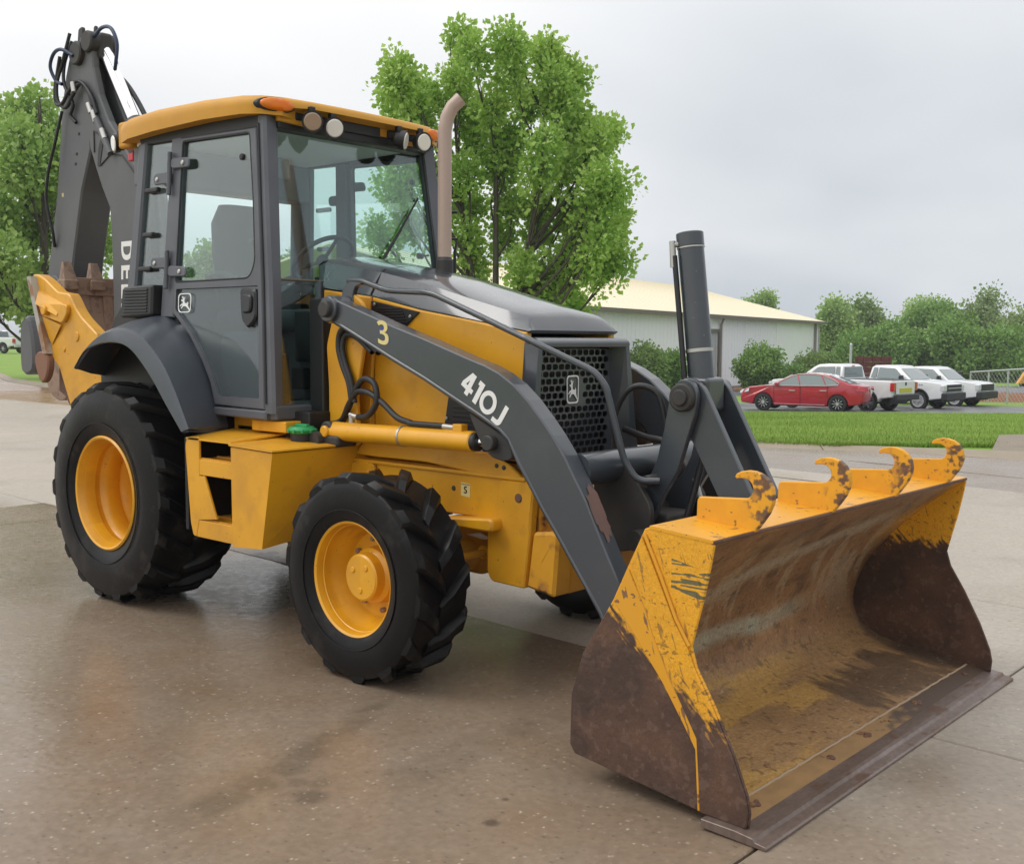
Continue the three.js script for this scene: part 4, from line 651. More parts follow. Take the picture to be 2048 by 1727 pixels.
  const scr = mkTex(512, 512, (u, v) => { const n = tileNoise(u, v, 5, 4); let c = mix3(yel, [0.66, 0.30, 0.02], n); const a = fbm(u * 60 + v * 20, v * 9 - u * 3, 3), b = fbm(u * 12 - v * 50, u * 30 + v * 12, 3); if (a > 0.80 || b > 0.80) c = [0.22, 0.11, 0.05]; if (tileNoise(u, v, 70, 2) > 0.86) c = [0.10, 0.05, 0.035]; return S(...c); });
  const scrM = phys({ map: scr, roughnessMap: grimeRough, roughness: 0.85, clearcoat: 0.2, clearcoatRoughness: 0.3 });
  // side plates: paint left on the upper part, bare brown steel where the side drags
  const sideTex = (dark) => mkTex(1024, 1024, (u, v) => {
    const x = 3.5 + u * 0.95, y = v * 1.0, n = fbm(x * 9, y * 9, 5), m = fbm(x * 40, y * 40, 3), g = vnoise(x * 260, y * 260);
    let c = mix3(rustB, rustA, clamp(n * 1.5 - 0.2)); c = mix3(c, [0.15, 0.09, 0.065], sst(m, 0.56, 0.7) * 0.5); c = mix3(c, [0.035, 0.024, 0.02], sst(fbm(x * 5 + 9, y * 5, 4), 0.55, 0.65) * 0.5);
    const edge = y - (dark ? 0.62 : mix(0.66, 0.36, clamp((x - 3.74) / 0.42))) + (n - 0.5) * 0.07 + (m - 0.5) * 0.09 + (fbm(x * 60 + y * 60, y * 9 - x * 9, 3) - 0.5) * 0.14;
    const a = fbm(x * 95 + y * 30, y * 13 - x * 5, 3), b = fbm(x * 20 - y * 84, x * 40 + y * 14, 3), d = fbm(x * 24 + y * 70, y * 20 - x * 52, 3);
    let p = mix3(yel, [0.68, 0.32, 0.02], n), w = sst(edge, -0.02, 0.03);
    const low = 1 - sst(y, 0.5, 0.85); const wr = Math.max(sst(a, 0.74 - 0.05 * low, 0.80), sst(b, 0.745 - 0.05 * low, 0.80), sst(d, 0.75 - 0.05 * low, 0.81)); w *= 1 - 0.6 * wr; 
    if (!dark && Math.abs(y - 0.80 + (x - 4.1) * 0.2) < 0.05 && x > 4.0 && x < 4.16 && vnoise(x * 14, y * 190) > 0.5) p = [0.13, 0.12, 0.06];
    c = mix3(c, p, w);
    if (!dark && x > 4.12 && y < 0.42 && y > 0.17) c = mix3(c, [0.21, 0.185, 0.165], sst(vnoise(x * 30 + 5, y * 8) + 0.25 * (vnoise(x * 120, y * 30) - 0.5), 0.5, 0.75) * (1 - sst(Math.abs(x - 4.19 - (0.30 - y) * 0.35), 0.015, 0.04)));
    const k = 0.86 + 0.28 * g; return S(c[0] * k, c[1] * k, c[2] * k);
  }, true, false);
  const sideUV = (g) => { const q = boxUV(g), p = q.attributes.position, uv = q.attributes.uv; for (let i = 0; i < p.count; i++) uv.setXY(i, (p.getX(i) - 3.5) / 0.95, p.getY(i)); return q; };
  const sideB = mkTex(512, 512, (u, v) => fbm(u * 60, v * 60, 4), false, false);
  const sM = phys({ map: sideTex(false), bumpMap: sideB, bumpScale: 0.002, roughness: 0.62 }), sD = phys({ map: sideTex(true), bumpMap: sideB, bumpScale: 0.002, roughness: 0.66 });
  const outline = [[3.915, 0.966], [4.150, 0.946], [4.161, 0.93], [4.149, 0.862], [4.128, 0.759], [4.105, 0.67], [4.084, 0.585], [4.105, 0.518], [4.175, 0.406], [4.254, 0.257], [4.304, 0.14], [4.315, 0.085], [4.311, 0.036], [4.185, 0.03], [4.127, 0.038], [3.60, 0.10], [3.578, 0.13], [3.582, 0.316], [3.632, 0.476], [3.762, 0.69], [3.824, 0.82], [3.89, 0.955]];
  for (const s of [1, -1]) {
    const F = (g) => s > 0 ? g : mirrorZ(g), mat = s > 0 ? sM : sD;
    add('side_plate', sideUV(F(plate(outline, W - 0.012, W, 0.003))), mat, B, { keepUV: true, label: s > 0 ? 'near side plate, brown steel below and scratched yellow above' : 'far side plate, dark inside' });
    add('wear_plate', sideUV(F(plate([[3.835, 0.815], [3.90, 0.69], [3.935, 0.605], [4.008, 0.463], [4.115, 0.285], [4.135, 0.04], [4.306, 0.034], [4.312, 0.085], [4.30, 0.14], [4.250, 0.257], [4.171, 0.404], [4.101, 0.516], [4.072, 0.583], [4.02, 0.66], [3.95, 0.80], [3.885, 0.93]], W, W + 0.011, 0.003))), mat, B, { keepUV: true });
    add('edge_strip', F(plate([[3.768, 0.692], [3.82, 0.632], [3.978, 0.442], [4.061, 0.322], [4.110, 0.246], [4.124, 0.042], [4.133, 0.042], [4.125, 0.28], [4.01, 0.455], [3.937, 0.60], [3.902, 0.685], [3.832, 0.81]], W, W + 0.008, 0.003)), scrM, B, { label: 'narrow yellow painted strip down the side of the bucket' });
    add('rib', F(sweepRound([[3.893, 0.94, W + 0.006], [3.962, 0.805, W + 0.006], [4.025, 0.67, W + 0.006], [4.078, 0.588, W + 0.006]].map((p) => V(...p)), 0.006, 6)), scrM, B);
  }
  add('top_plate', [hull([[3.912, 0.969, W + 0.002], [4.158, 0.949, W + 0.002], [3.912, 0.969, -W - 0.002], [4.158, 0.949, -W - 0.002], [3.91, 0.958, W + 0.002], [4.158, 0.938, W + 0.002], [3.91, 0.958, -W - 0.002], [4.158, 0.938, -W - 0.002]])], scrM, B);
  add('back_sheet', plate([[3.913, 0.958], [3.82, 0.815], [3.758, 0.688], [3.63, 0.474], [3.584, 0.316], [3.584, 0.14], [3.604, 0.106], [4.12, 0.043], [4.12, 0.047], [3.62, 0.112], [3.60, 0.15], [3.596, 0.26], [3.607, 0.37], [3.665, 0.5], [3.755, 0.63], [3.88, 0.76], [3.93, 0.83], [3.93, 0.90]], -W + 0.01, W - 0.01, 0), M.rust, B);
  add('lip_bar', cyl([4.156, 0.941, W], [4.156, 0.941, -W], 0.007, 0.007, 10), M.rust, B);
  const edgeM = phys({ map: mkTex(1024, 128, (u, v) => { const x = u * 6, n = fbm(x * 3, v * 2, 4), m = vnoise(x * 60, v * 40); let c = mix3([0.25, 0.195, 0.175], [0.15, 0.108, 0.085], clamp(n * 1.6 - 0.3)); c = mix3(c, [0.14, 0.075, 0.045], sst(fbm(x * 9 + 4, v * 5, 4), 0.58, 0.7) * 0.7); const k = 0.85 + 0.3 * m; return S(c[0] * k, c[1] * k, c[2] * k); }), metalness: 0.35, roughness: 0.42 });
  const eg = plate([[4.285, 0.034], [4.350, 0.027], [4.358, 0.017], [4.394, 0.013], [4.400, 0.008], [4.399, -0.001], [4.372, -0.001], [4.16, 0.008], [4.16, 0.036]], -1.19, 1.19, 0.002); const eq = boxUV(eg); { const p = eq.attributes.position, uv = eq.attributes.uv; for (let i = 0; i < p.count; i++) uv.setXY(i, p.getZ(i) / 6, p.getX(i) * 3); }
  eq.translate(0, 0.002, 0);
  add('cutting_edge', eq, edgeM, B, { keepUV: true, label: 'bright worn steel cutting edge' });
  { const q = boxUV(plate([[4.20, 0.05], [4.20, 0.054], [4.285, 0.038], [4.288, 0.028], [4.25, 0.026]], -W + 0.01, W - 0.01, 0)), p = q.attributes.position, uv = q.attributes.uv; for (let i = 0; i < p.count; i++) uv.setXY(i, (W - p.getZ(i)) / (2 * W), (p.getX(i) - 4.2) * 8); add('floor_strip', q, phys({ map: mkTex(1024, 64, (u, v) => { const n = fbm(u * 40, v * 4, 4); const d = sst(u + (n - 0.5) * 0.35, 0.5, 0.66); return S(...mix3(mix3([0.24, 0.14, 0.06], [0.36, 0.21, 0.08], n), [0.085, 0.055, 0.038], d)); }), roughness: 0.6 }), B, { keepUV: true }); }
  add('weld_bead', sweepRound(Array.from({ length: 60 }, (_, i) => V(4.203 + 0.002 * Math.sin(i * 2.1), 0.053 + 0.0015 * Math.sin(i * 3.7), mix(W - 0.02, -W + 0.02, i / 59))), 0.006, 6), phys({ rgb: [0.36, 0.26, 0.17], roughness: 0.6 }), B);
  for (const z of [0.98, 0.42, 0.1, -0.42, -0.98]) { add('edge_bolt', rod([4.245, 0.03, z], [4.248, 0.052, z], 0.016, 0.004, 10), M.rust, B); }
  const cr = mulberry(9); const dirt = phys({ map: M.digRust.map, rgb: [0.8, 0.62, 0.42], roughness: 0.95 });
  add('caked_dirt', Array.from({ length: 46 }, () => { const k = cr() < 0.5, x = k ? 3.8 + 0.35 * cr() : 4.2 + 0.05 * cr(), z = k ? 0.35 + 0.5 * (cr() - 0.5) * 2 * (cr()) : [0.98, 0.42, 0.1, -0.1, -0.42][Math.floor(cr() * 5)] + 0.05 * (cr() - 0.5), y = 0.062 + (3.95 - x) * 0.01 + (x < 3.9 ? 0.008 : 0) - (x > 4.19 ? 0.012 : 0), g = new THREE.IcosahedronGeometry(0.006 + 0.012 * cr() * cr(), 0); g.rotateX(cr() * 6); g.rotateY(cr() * 6); g.scale(1.2, 0.7, 1.4); g.translate(x, y, z); return g; }), dirt, B, { kind: 'stuff' });
  const hp = (() => { const o = []; const arc = (cx, cy, r0, a0, a1, n, r1 = r0) => { for (let i = 0; i <= n; i++) { const t = i / n, a = mix(a0, a1, t); o.push([cx + mix(r0, r1, t) * Math.cos(a), cy + mix(r0, r1, t) * Math.sin(a)]); } };
    o.push([3.932, 0.955], [3.934, 1.03], [3.942, 1.043], [4.125, 1.055]); arc(4.118, 1.088, 0.034, -1.2, 1.5, 8, 0.036); o.push([4.10, 1.124], [4.088, 1.121], [4.082, 1.127], [4.088, 1.138], [4.105, 1.147]); o.push([4.13, 1.152], [4.155, 1.151], [4.185, 1.142], [4.208, 1.125], [4.223, 1.10], [4.229, 1.07], [4.226, 1.045], [4.212, 1.012], [4.19, 0.98], [4.163, 0.944]); return o; })();
  for (let k = 0; k < 4; k++) { const z = 0.888 - 0.592 * k; add('hook', plate(hp, z - 0.026, z, 0.003), phys({ map: mkTex(256, 256, (u, v) => { const x = u, y = v, n = fbm(x * 30 + k * 9, y * 30, 4), m = fbm(x * 70 + k * 5, y * 70, 3); const near = sst(x, 0.17 + (n - 0.5) * 0.16, 0.24 + (n - 0.5) * 0.12); let c = mix3(yel, [0.66, 0.3, 0.02], n); c = mix3(c, mix3([0.15, 0.075, 0.05], [0.08, 0.05, 0.04], m), near * sst(n + (m - 0.5) * 0.6 - Math.abs(y - 0.14) * 1.2, 0.40, 0.5) * 0.95); if (m > 0.80) c = [0.2, 0.1, 0.05]; return S(...c); }, true, false), roughness: 0.55 }), B, { keepUV: false }); 
    const mm = B.children[B.children.length - 1], p = mm.geometry.attributes.position, uv = mm.geometry.attributes.uv; for (let i = 0; i < p.count; i++) uv.setXY(i, (p.getX(i) - 3.93) * 0.99, (p.getY(i) - 0.93)); uv.needsUpdate = true; }
}
// ---- cab
const zc = (y) => 0.72 - 0.0563 * (y - 1.14);
const tilt = (g) => { warp(g, (v) => { v.z += zc(v.y); }); return g; };
{
  const roof = grp('cab_roof', BH); roof.userData.label = 'yellow cab roof with lamps along its front edge';
  // plan outline swept up into a shallow crown
  const plan = (k) => { const w = 0.70 * k, o = []; const P = [[-0.34, w * 0.93], [-0.20, w * 0.985], [0.1, w], [0.6, w], [0.95, w * 0.985], [1.07, w * 0.93], [1.135, w * 0.80], [1.165, w * 0.55], [1.18, w * 0.25], [1.182, 0]]; for (const [x, z] of P) o.push([0.45 + (x - 0.45) * (0.2 + 0.8 * k) / 1, z]); for (let i = P.length - 2; i >= 0; i--) o.push([0.45 + (P[i][0] - 0.45) * (0.2 + 0.8 * k), -P[i][1]]); return o; };
  const topY = (x) => { const t = (x - 0.3) / 0.9; return 2.905 - 0.028 * Math.max(0, t) - 0.022 * Math.max(0, t) ** 2 - 0.03 * Math.max(0, -t) ** 2; };
  const botY = (x) => x > 0.9 ? mix(2.772, 2.752, clamp((x - 0.9) / 0.3)) : x > 0.4 ? mix(2.785, 2.772, (x - 0.4) / 0.5) : mix(2.762, 2.785, clamp((x + 0.34) / 0.74));
  const rings = [];
  for (const [k, f] of [[0.93, -1], [0.985, -0.3], [1.0, 0], [1.005, 0.42], [1.005, 0.55], [1.0, 0.72], [0.985, 0.88], [0.955, 0.97], [0.9, 1.0], [0.7, 1.12], [0.4, 1.2], [0.05, 1.22]]) rings.push(plan(k).map(([x, z]) => { const b = botY(x), t = topY(x); const fr = x > 1.02 && Math.abs(z) < 0.5 && f < 0.5 ? 0.085 : 0; return [x - fr, f < 0 ? b + 0.006 * (1 + f) - 0.0 : b + (t - b) * f, z]; }));
  add('roof_shell', loft(rings, true, true, 40), M.roofYellow, roof);
  add('rear_overhang', [box(-0.44, -0.30, 2.74, 2.90, -0.62, 0.62, 0.02)], M.roofYellow, roof);
  for (const q of [plate([[-0.56, 2.82], [-0.56, 2.70], [-0.34, 2.69], [-0.26, 2.80]].map(([a, b]) => [a, b]), 0, 0.03, 0.006), plate([[0.56, 2.82], [0.56, 2.70], [0.34, 2.69], [0.26, 2.80]].reverse(), 0, 0.03, 0.006)].map((g) => { g.rotateY(Math.PI / 2); g.translate(1.075, 0.035, 0); return g; })) add('front_fascia', q, M.roofYellow, roof);
  add('front_recess', box(0.98, 1.09, 2.70, 2.80, -0.55, 0.55, 0.01), M.black, roof);
  add('lamp_shroud', [box(1.06, 1.108, 2.742, 2.80, -0.16, 0.19, 0.008), box(1.06, 1.112, 2.752, 2.795, 0.22, 0.45, 0.01), box(1.06, 1.112, 2.752, 2.795, -0.45, -0.22, 0.01)], M.black, roof);
  add('roof_lining', box(-0.28, 1.03, 2.735, 2.765, -0.585, 0.585, 0.01), M.headliner, roof);
  for (const s of [1, -1]) {
    const F = (g) => s > 0 ? g : mirrorZ(g);
    const lampPts = (k, b) => Array.from({ length: 18 }, (_, i) => { const a = i / 18 * 6.283, c = Math.cos(a), n = Math.sin(a); const t = Math.sign(c) * Math.pow(Math.abs(c), 0.8) * 0.098 * k; return [1.121 + b + (t > 0 ? t * 0.1 : -t * -0.42), 2.812 + n * 0.033 * k - t * 0.03, 0.575 - t * 0.92]; });
    const L = add('turn_signal', F(loft([lampPts(1, -0.02), lampPts(1, 0.012), lampPts(0.86, 0.026), lampPts(0.4, 0.032)], true, true, 50)), M.amber, roof, { label: s > 0 ? 'near amber turn signal' : 'far amber turn signal' });
    add('signal_bezel', F(loft([lampPts(1.13, -0.03), lampPts(1.13, 0.004), lampPts(1.02, 0.008)], true, true, 50)), M.black, L);
  }
  const lamp = (p, dir, mat, r, label) => { const d = V(...dir).normalize(), a = V(...p), g = []; const h = add('work_light', [rod(a.clone().addScaledVector(d, -0.075), a, r * 0.8, 0.02, 24), cyl(a.clone().addScaledVector(d, -0.03), a.clone().addScaledVector(d, 0.004), r * 0.98, r * 1.08, 28), box(a.x - d.x * 0.04 - 0.016, a.x - d.x * 0.04 + 0.016, a.y + r * 0.8, a.y + 0.085, a.z - d.z * 0.04 - 0.018, a.z - d.z * 0.04 + 0.018, 0.006)], M.black, roof, { label }); add('lens', rod(a.clone().addScaledVector(d, -0.002), a.clone().addScaledVector(d, 0.009), r * 0.9, 0.006, 28), mat, h); };
  lamp([1.205, 2.738, 0.412], [0.85, -0.2, 0.5], M.lensBrown, 0.054, 'round work light with brown lens, near end');
  lamp([1.205, 2.725, 0.262], [0.9, -0.2, 0.35], M.lens, 0.055, 'round work light with white lens, second from near end');
  lamp([1.205, 2.728, -0.262], [0.9, -0.2, -0.62], M.lens, 0.055, 'round work light turned away, second from far end');
  lamp([1.205, 2.740, -0.412], [0.95, -0.12, 0.1], M.lens, 0.055, 'round work light with white lens, far end');
  lamp([-0.50, 2.782, 0.61], [-0.25, -0.1, 0.9], M.lens, 0.055, 'round white work light at the rear corner of the roof');
  add('tail_lamp', [box(-0.36, -0.30, 2.66, 2.71, 0.40, 0.60, 0.008)], M.redLens, roof);
}
const CF = grp('cab_frame', BH); CF.userData.label = 'grey cab posts and sills';
for (const s of [1, -1]) {
  const F = (g) => s > 0 ? g : mirrorZ(g);
  add('front_post', [F(loft([[2.76, 1.018, 1.072, 0.54], [2.31, 1.062, 1.122, 0.57], [1.86, 1.115, 1.18, 0.605], [1.19, 1.176, 1.248, 0.655]].map(([y, x0, x1, zi]) => [[x0, y, zc(y)], [x1 - 0.012, y, zc(y)], [x1 + 0.004, y, zc(y) - 0.014], [x1 - 0.006, y, zi], [x0, y, zi]]), true, true, 20))], M.cab, CF);
  add('post_seal', [F(sweepRound([[1.03, 2.72, zc(2.72) + 0.004], [1.076, 2.31, zc(2.31) + 0.004], [1.129, 1.857, zc(1.857) + 0.004], [1.186, 1.24, zc(1.24) + 0.004]].map((p) => V(...p)), 0.006, 6)), F(sweepRound([[1.05, 2.73, 0.545], [1.14, 1.9, 0.605], [1.226, 1.24, 0.66]].map((p) => V(...p)), 0.009, 6))], M.black, CF);
  add('centre_post', F(tilt(plate([[0.185, 2.735], [0.29, 2.735], [0.262, 1.70], [0.12, 1.70]], -0.05, 0, 0.008))), M.cab, CF);
  add('rear_post', F(tilt(plate([[-0.165, 2.745], [-0.085, 2.745], [-0.165, 1.86], [-0.262, 1.86]], -0.05, 0.004, 0.012))), M.cab, CF);
  add('top_rail', F(tilt(plate([[-0.18, 2.78], [1.03, 2.78], [1.035, 2.70], [0.3, 2.718], [-0.16, 2.73]], -0.05, -0.004, 0.004))), M.black, CF);
  add('door_sill', F(tilt(plate([[0.69, 1.205], [1.19, 1.205], [1.19, 1.155], [0.71, 1.16]], -0.06, 0.008, 0.008))), M.cab, CF);
  add('lower_rear_panel', F(tilt(plate([[-0.26, 1.88], [0.14, 1.89], [0.25, 1.72], [0.30, 1.60], [-0.6, 1.45], [-0.45, 1.7]], -0.06, -0.03, 0))), M.black, CF);
  add('quarter_window', F(tilt(plate([[-0.085, 2.73], [0.19, 2.725], [0.145, 1.89], [-0.17, 1.885]], -0.026, -0.022, 0))), M.glass, CF);
  add('window_latch', [[-0.08, 2.45], [-0.09, 2.19], [-0.13, 1.99]].map(([x, y], i) => F(tilt(box(x, x + (i === 1 ? 0.11 : 0.14), y - 0.014, y + 0.016, -0.02, 0.012, 0.01)))), M.black, CF);
  add('louvre', [F(tilt(plate(roundPts([[-0.235, 1.885], [0.105, 1.893], [0.105, 1.712], [-0.25, 1.70]], 0.02), -0.03, 0.05, 0.012))), ...Array.from({ length: 8 }, (_, i) => F(tilt(box(-0.20, 0.06, 1.732 + i * 0.018, 1.743 + i * 0.018, 0.046, 0.057, 0.003))))], M.black, CF);
  // doors
  const D = grp('cab_door', BH); D.userData.label = s > 0 ? 'near cab door, clear glass above and smoked glass below' : 'far cab door';
  const outlineD = [[0.287, 2.722], [1.012, 2.70], [1.06, 2.315], [1.113, 1.857], [1.172, 1.21], [0.715, 1.218], [0.664, 1.339], [0.571, 1.463], [0.441, 1.599], [0.262, 1.728], [0.266, 1.889]];
  const hUp = roundPts([[0.312, 2.702], [0.958, 2.682], [1.012, 2.319], [1.046, 1.985], [1.0, 1.905], [0.282, 1.902]], [0.02, 0.02, 0, 0.06, 0.06, 0.02]), hLo = roundPts([[0.288, 1.868], [1.085, 1.868], [1.13, 1.262], [0.742, 1.262], [0.68, 1.372], [0.585, 1.49], [0.452, 1.622], [0.286, 1.745]], 0.015);
  add('door_frame', F(tilt(plate(outlineD, -0.03, 0.006, 0.005, [hUp, hLo]))), M.cab, D);
  add('upper_pane', F(tilt(plate(hUp, -0.016, -0.012, 0))), M.glass, D);
  add('lower_pane', F(tilt(plate(hLo, -0.016, -0.012, 0))), M.smoke, D);
  add('pane_seal', F(tilt(sweepRound([...hUp, hUp[0]].map(([x, y]) => V(x, y, 0.003)), 0.006, 5))), M.black, D);
  add('door_handle', [F(tilt(plate(roundPts([[0.925, 1.855], [1.07, 1.845], [1.083, 1.69], [1.01, 1.632], [0.948, 1.68]], 0.03), -0.01, 0.016, 0.01))), F(tilt(plate(roundPts([[0.955, 1.82], [1.05, 1.815], [1.05, 1.72], [0.97, 1.715]], 0.03), 0.01, 0.03, 0.008)))], M.blackGloss, D);
  for (const [a, b] of [[2.582, 2.505], [1.965, 2.018]]) {
    add('hinge', [F(tilt(plate(roundPts([[0.215, a + 0.035], [0.40, a + 0.022], [0.41, a - 0.035], [0.215, a - 0.03]], 0.03), 0.006, 0.022, 0.006))), F(tilt(plate(roundPts([[0.03, b + 0.035], [0.2, b + 0.035], [0.2, b - 0.035], [0.03, b - 0.03]], 0.035), 0.004, 0.02, 0.006))), F(tilt(rod([0.205, Math.min(a, b) - 0.10, 0.02], [0.205, Math.max(a, b) + 0.07, 0.02], 0.014, 0.004, 10)))], M.cab, D);
    add('hinge_pin', [F(tilt(rod([0.345, a - 0.005, 0.018], [0.345, a - 0.005, 0.03], 0.014, 0.004, 12))), F(tilt(rod([0.075, b, 0.016], [0.075, b, 0.028], 0.013, 0.004, 12)))], M.steel, D);
  }
  add('glass_stud', F(tilt(rod([0.875, 2.56, -0.02], [0.875, 2.56, 0.0], 0.018, 0.004, 12))), M.black, D);
  add('door_catch', [F(tilt(rod([0.95, 2.10, -0.06], [0.95, 2.10, -0.02], 0.018, 0.004, 12))), F(tilt(box(0.95, 1.03, 2.094, 2.106, -0.05, -0.035, 0.003)))], M.black, D);
  if (s > 0) { const em = emblem(0.068, 0.055, 'z', 0, 1.782, 0.378).map((g) => tilt(g.translate(0, 0, 0.0005))); add('emblem_plate', em, M.white, D, { label: 'white leaping deer emblem on the cab door' }); }
  // fender
  const Fd = [], ins = [[-0.55, 1.36], [-0.40, 1.50], [-0.22, 1.63], [0.02, 1.705], [0.17, 1.702], [0.33, 1.635], [0.47, 1.53], [0.575, 1.41], [0.655, 1.27], [0.725, 1.09]], crease = [[-0.314, 1.41], [-0.17, 1.515], [-0.02, 1.595], [0.14, 1.633], [0.29, 1.63], [0.42, 1.595], [0.55, 1.52], [0.67, 1.42], [0.775, 1.285], [0.888, 1.108]], skirt = [[-0.314, 1.397], [-0.2, 1.498], [-0.03, 1.546], [0.10, 1.558], [0.23, 1.55], [0.33, 1.52], [0.44, 1.45], [0.56, 1.35], [0.68, 1.23], [0.83, 1.088]];
  const cv = (p, n = 28) => new THREE.CatmullRomCurve3(p.map(([x, y]) => V(x, y, 0)), false, 'centripetal').getPoints(n);
  const A = cv(ins), C = cv(crease), K = cv(skirt);
  for (let i = 0; i < A.length; i++) Fd.push([[A[i].x, A[i].y, 0.64], [mix(A[i].x, C[i].x, 0.1), mix(A[i].y, C[i].y, 0.05) + 0.006, 0.69], [mix(A[i].x, C[i].x, 0.5), mix(A[i].y, C[i].y, 0.42) + 0.006, 0.84], [mix(A[i].x, C[i].x, 0.93), mix(A[i].y, C[i].y, 0.9), 0.975], [C[i].x, C[i].y, 0.995], [mix(C[i].x, K[i].x, 0.2), mix(C[i].y, K[i].y, 0.2), 1.003], [K[i].x, K[i].y, 1.003], [K[i].x, K[i].y - 0.005, 0.992], [mix(C[i].x, K[i].x, 0.3), mix(C[i].y, K[i].y, 0.3) - 0.012, 0.985], [mix(A[i].x, C[i].x, 0.5) - 0.01, mix(A[i].y, C[i].y, 0.5) - 0.025, 0.83], [A[i].x - 0.015, A[i].y - 0.025, 0.64]]);
  add('fender', F(loft(Fd, true, true, 30)), M.fender, BH, { label: s > 0 ? 'near grey rear fender' : 'far grey rear fender' });
  add('wheel_well', F(plate([[-0.56, 1.34], [-0.2, 1.6], [0.2, 1.68], [0.55, 1.4], [0.7, 1.1], [0.7, 0.95], [-0.56, 0.95]], 0.42, 0.70, 0)), M.black, BH);
}
{
  const ws = (y, k = 0) => 1.13 - 0.13 * (y - 1.96) + k;
  const W = grp('windshield', BH);
  const quad = (pts, mat, name) => add(name, hull(pts.flatMap(([y, z]) => [[ws(y), y, z], [ws(y) - 0.004, y, z]])), mat, W);
  quad([[2.735, 0.545], [2.735, -0.545], [1.905, -0.605], [1.905, 0.605]], M.glass, 'upper_pane');
  quad([[1.893, 0.608], [1.893, 0.2], [1.235, 0.2], [1.235, 0.672]], M.glass, 'lower_pane');
  quad([[1.893, -0.608], [1.893, -0.2], [1.235, -0.2], [1.235, -0.672]], M.glass, 'lower_pane');
  add('divider_bar', cyl([ws(1.899, 0.003), 1.899, 0.61], [ws(1.899, 0.003), 1.899, -0.61], 0.006), phys({ rgb: [0.14, 0.11, 0.07], roughness: 0.6 }), W);
  add('front_sill', [...both(box(1.17, 1.25, 1.155, 1.232, 0.38, 0.70, 0.012)), box(1.12, 1.17, 1.155, 1.9, -0.34, 0.34, 0.004)], M.cab, W);
  const wp = V(1.155, 2.0, -0.10), wt = V(ws(2.43, 0.012), 2.43, -0.482), wm = V(ws(2.2, 0.016), 2.2, -0.287);
  add('wiper', [sweepRound([wp, wm], 0.007, 6), sweepRound([V(1.14, 2.05, -0.16), wm.clone().add(V(0, 0.03, -0.03))], 0.004, 6), sweepRound([V(ws(2.02, 0.008), 2.02, -0.13), wm, wt], (u) => 0.009 * (1 - 0.6 * Math.abs(u - 0.4)), 6)], M.black, W);
  const I = grp('cab_interior', BH); I.userData.label = 'operator seat, wheel and consoles seen through the glass';
  add('floor', box(-0.25, 1.15, 1.15, 1.2, -0.62, 0.62, 0.004), M.interior, I);
  add('rear_bulkhead', [box(-0.30, -0.24, 1.15, 1.95, -0.62, 0.62, 0.004), box(-0.3, -0.1, 2.5, 2.74, -0.6, 0.6, 0.02)], M.interior, I);
  add('rear_window_post', [...both(cyl([-0.26, 1.9, 0.34], [-0.2, 2.74, 0.32], 0.035)), ...both(cyl([-0.27, 1.9, 0.60], [-0.2, 2.74, 0.57], 0.04))], M.cab, I);
  add('seat', [loft([[0.02, 1.72, 0.22], [0.05, 1.80, 0.24], [0.0, 2.1, 0.24], [-0.05, 2.3, 0.21], [-0.08, 2.42, 0.13]].map(([x, y, w]) => Array.from({ length: 20 }, (_, k) => { const a = k / 20 * 6.283; return [x + 0.075 * Math.cos(a), y, w * Math.sign(Math.sin(a)) * Math.pow(Math.abs(Math.sin(a)), 0.6)]; })), true, true, 50), box(0.0, 0.52, 1.62, 1.76, -0.25, 0.25, 0.06), box(0.1, 0.45, 1.2, 1.62, -0.2, 0.2, 0.02)], M.seat, I);
  const arm = (z) => tube([[0.0, 1.95, z], [0.15, 1.97, z], [0.33, 1.93, z]], 0.025, 10, 8); add('arm_rest', [arm(0.28), arm(-0.28)], M.seat, I);
  add('steering_column', [cyl([0.98, 1.2, 0], [0.83, 2.0, 0], 0.05, 0.035), loft([[1.0, 1.5, 0.14, 0.1], [0.98, 1.9, 0.17, 0.12], [0.95, 2.0, 0.16, 0.08], [0.92, 2.03, 0.08, 0.03]].map(([x, y, w, d]) => Array.from({ length: 16 }, (_, k) => { const a = k / 16 * 6.283; return [x + d * Math.cos(a), y, w * Math.sin(a)]; })), true, true, 50)], M.interior, I);
  const sw = new THREE.TorusGeometry(0.19, 0.014, 8, 44); sw.rotateX(Math.PI / 2); const sp = [0, 2.1, 4.2].map((a) => cyl([0, 0, 0], [Math.cos(a) * 0.185, 0, Math.sin(a) * 0.185], 0.011)); const hub = cyl([0, -0.03, 0], [0, 0.02, 0], 0.035); const WH = merge([sw, ...sp, hub]); WH.rotateZ(0.75); WH.translate(0.80, 2.04, 0.02); add('steering_wheel', WH, M.black, I);
  add('side_console', [box(0.35, 0.95, 1.2, 1.92, -0.6, -0.42, 0.05), box(0.5, 0.9, 1.2, 1.62, 0.36, 0.55, 0.05), box(0.55, 1.05, 1.88, 2.0, -0.58, -0.38, 0.03)], M.interior, I);
  add('control_lever', [cyl([0.6, 1.6, 0.45], [0.63, 1.9, 0.44], 0.01), cyl([0.7, 1.9, -0.5], [0.72, 2.1, -0.5], 0.01)], M.black, I);
  add('pedal_group', [box(0.9, 1.0, 1.22, 1.5, 0.42, 0.5, 0.01), box(0.93, 1.03, 1.3, 1.42, 0.27, 0.36, 0.01), box(0.9, 1.06, 1.45, 1.75, 0.25, 0.32, 0.02)], M.black, I);
  add('interior_mirror', [box(0.88, 0.92, 2.46, 2.58, 0.34, 0.50, 0.02)], M.interior, I);
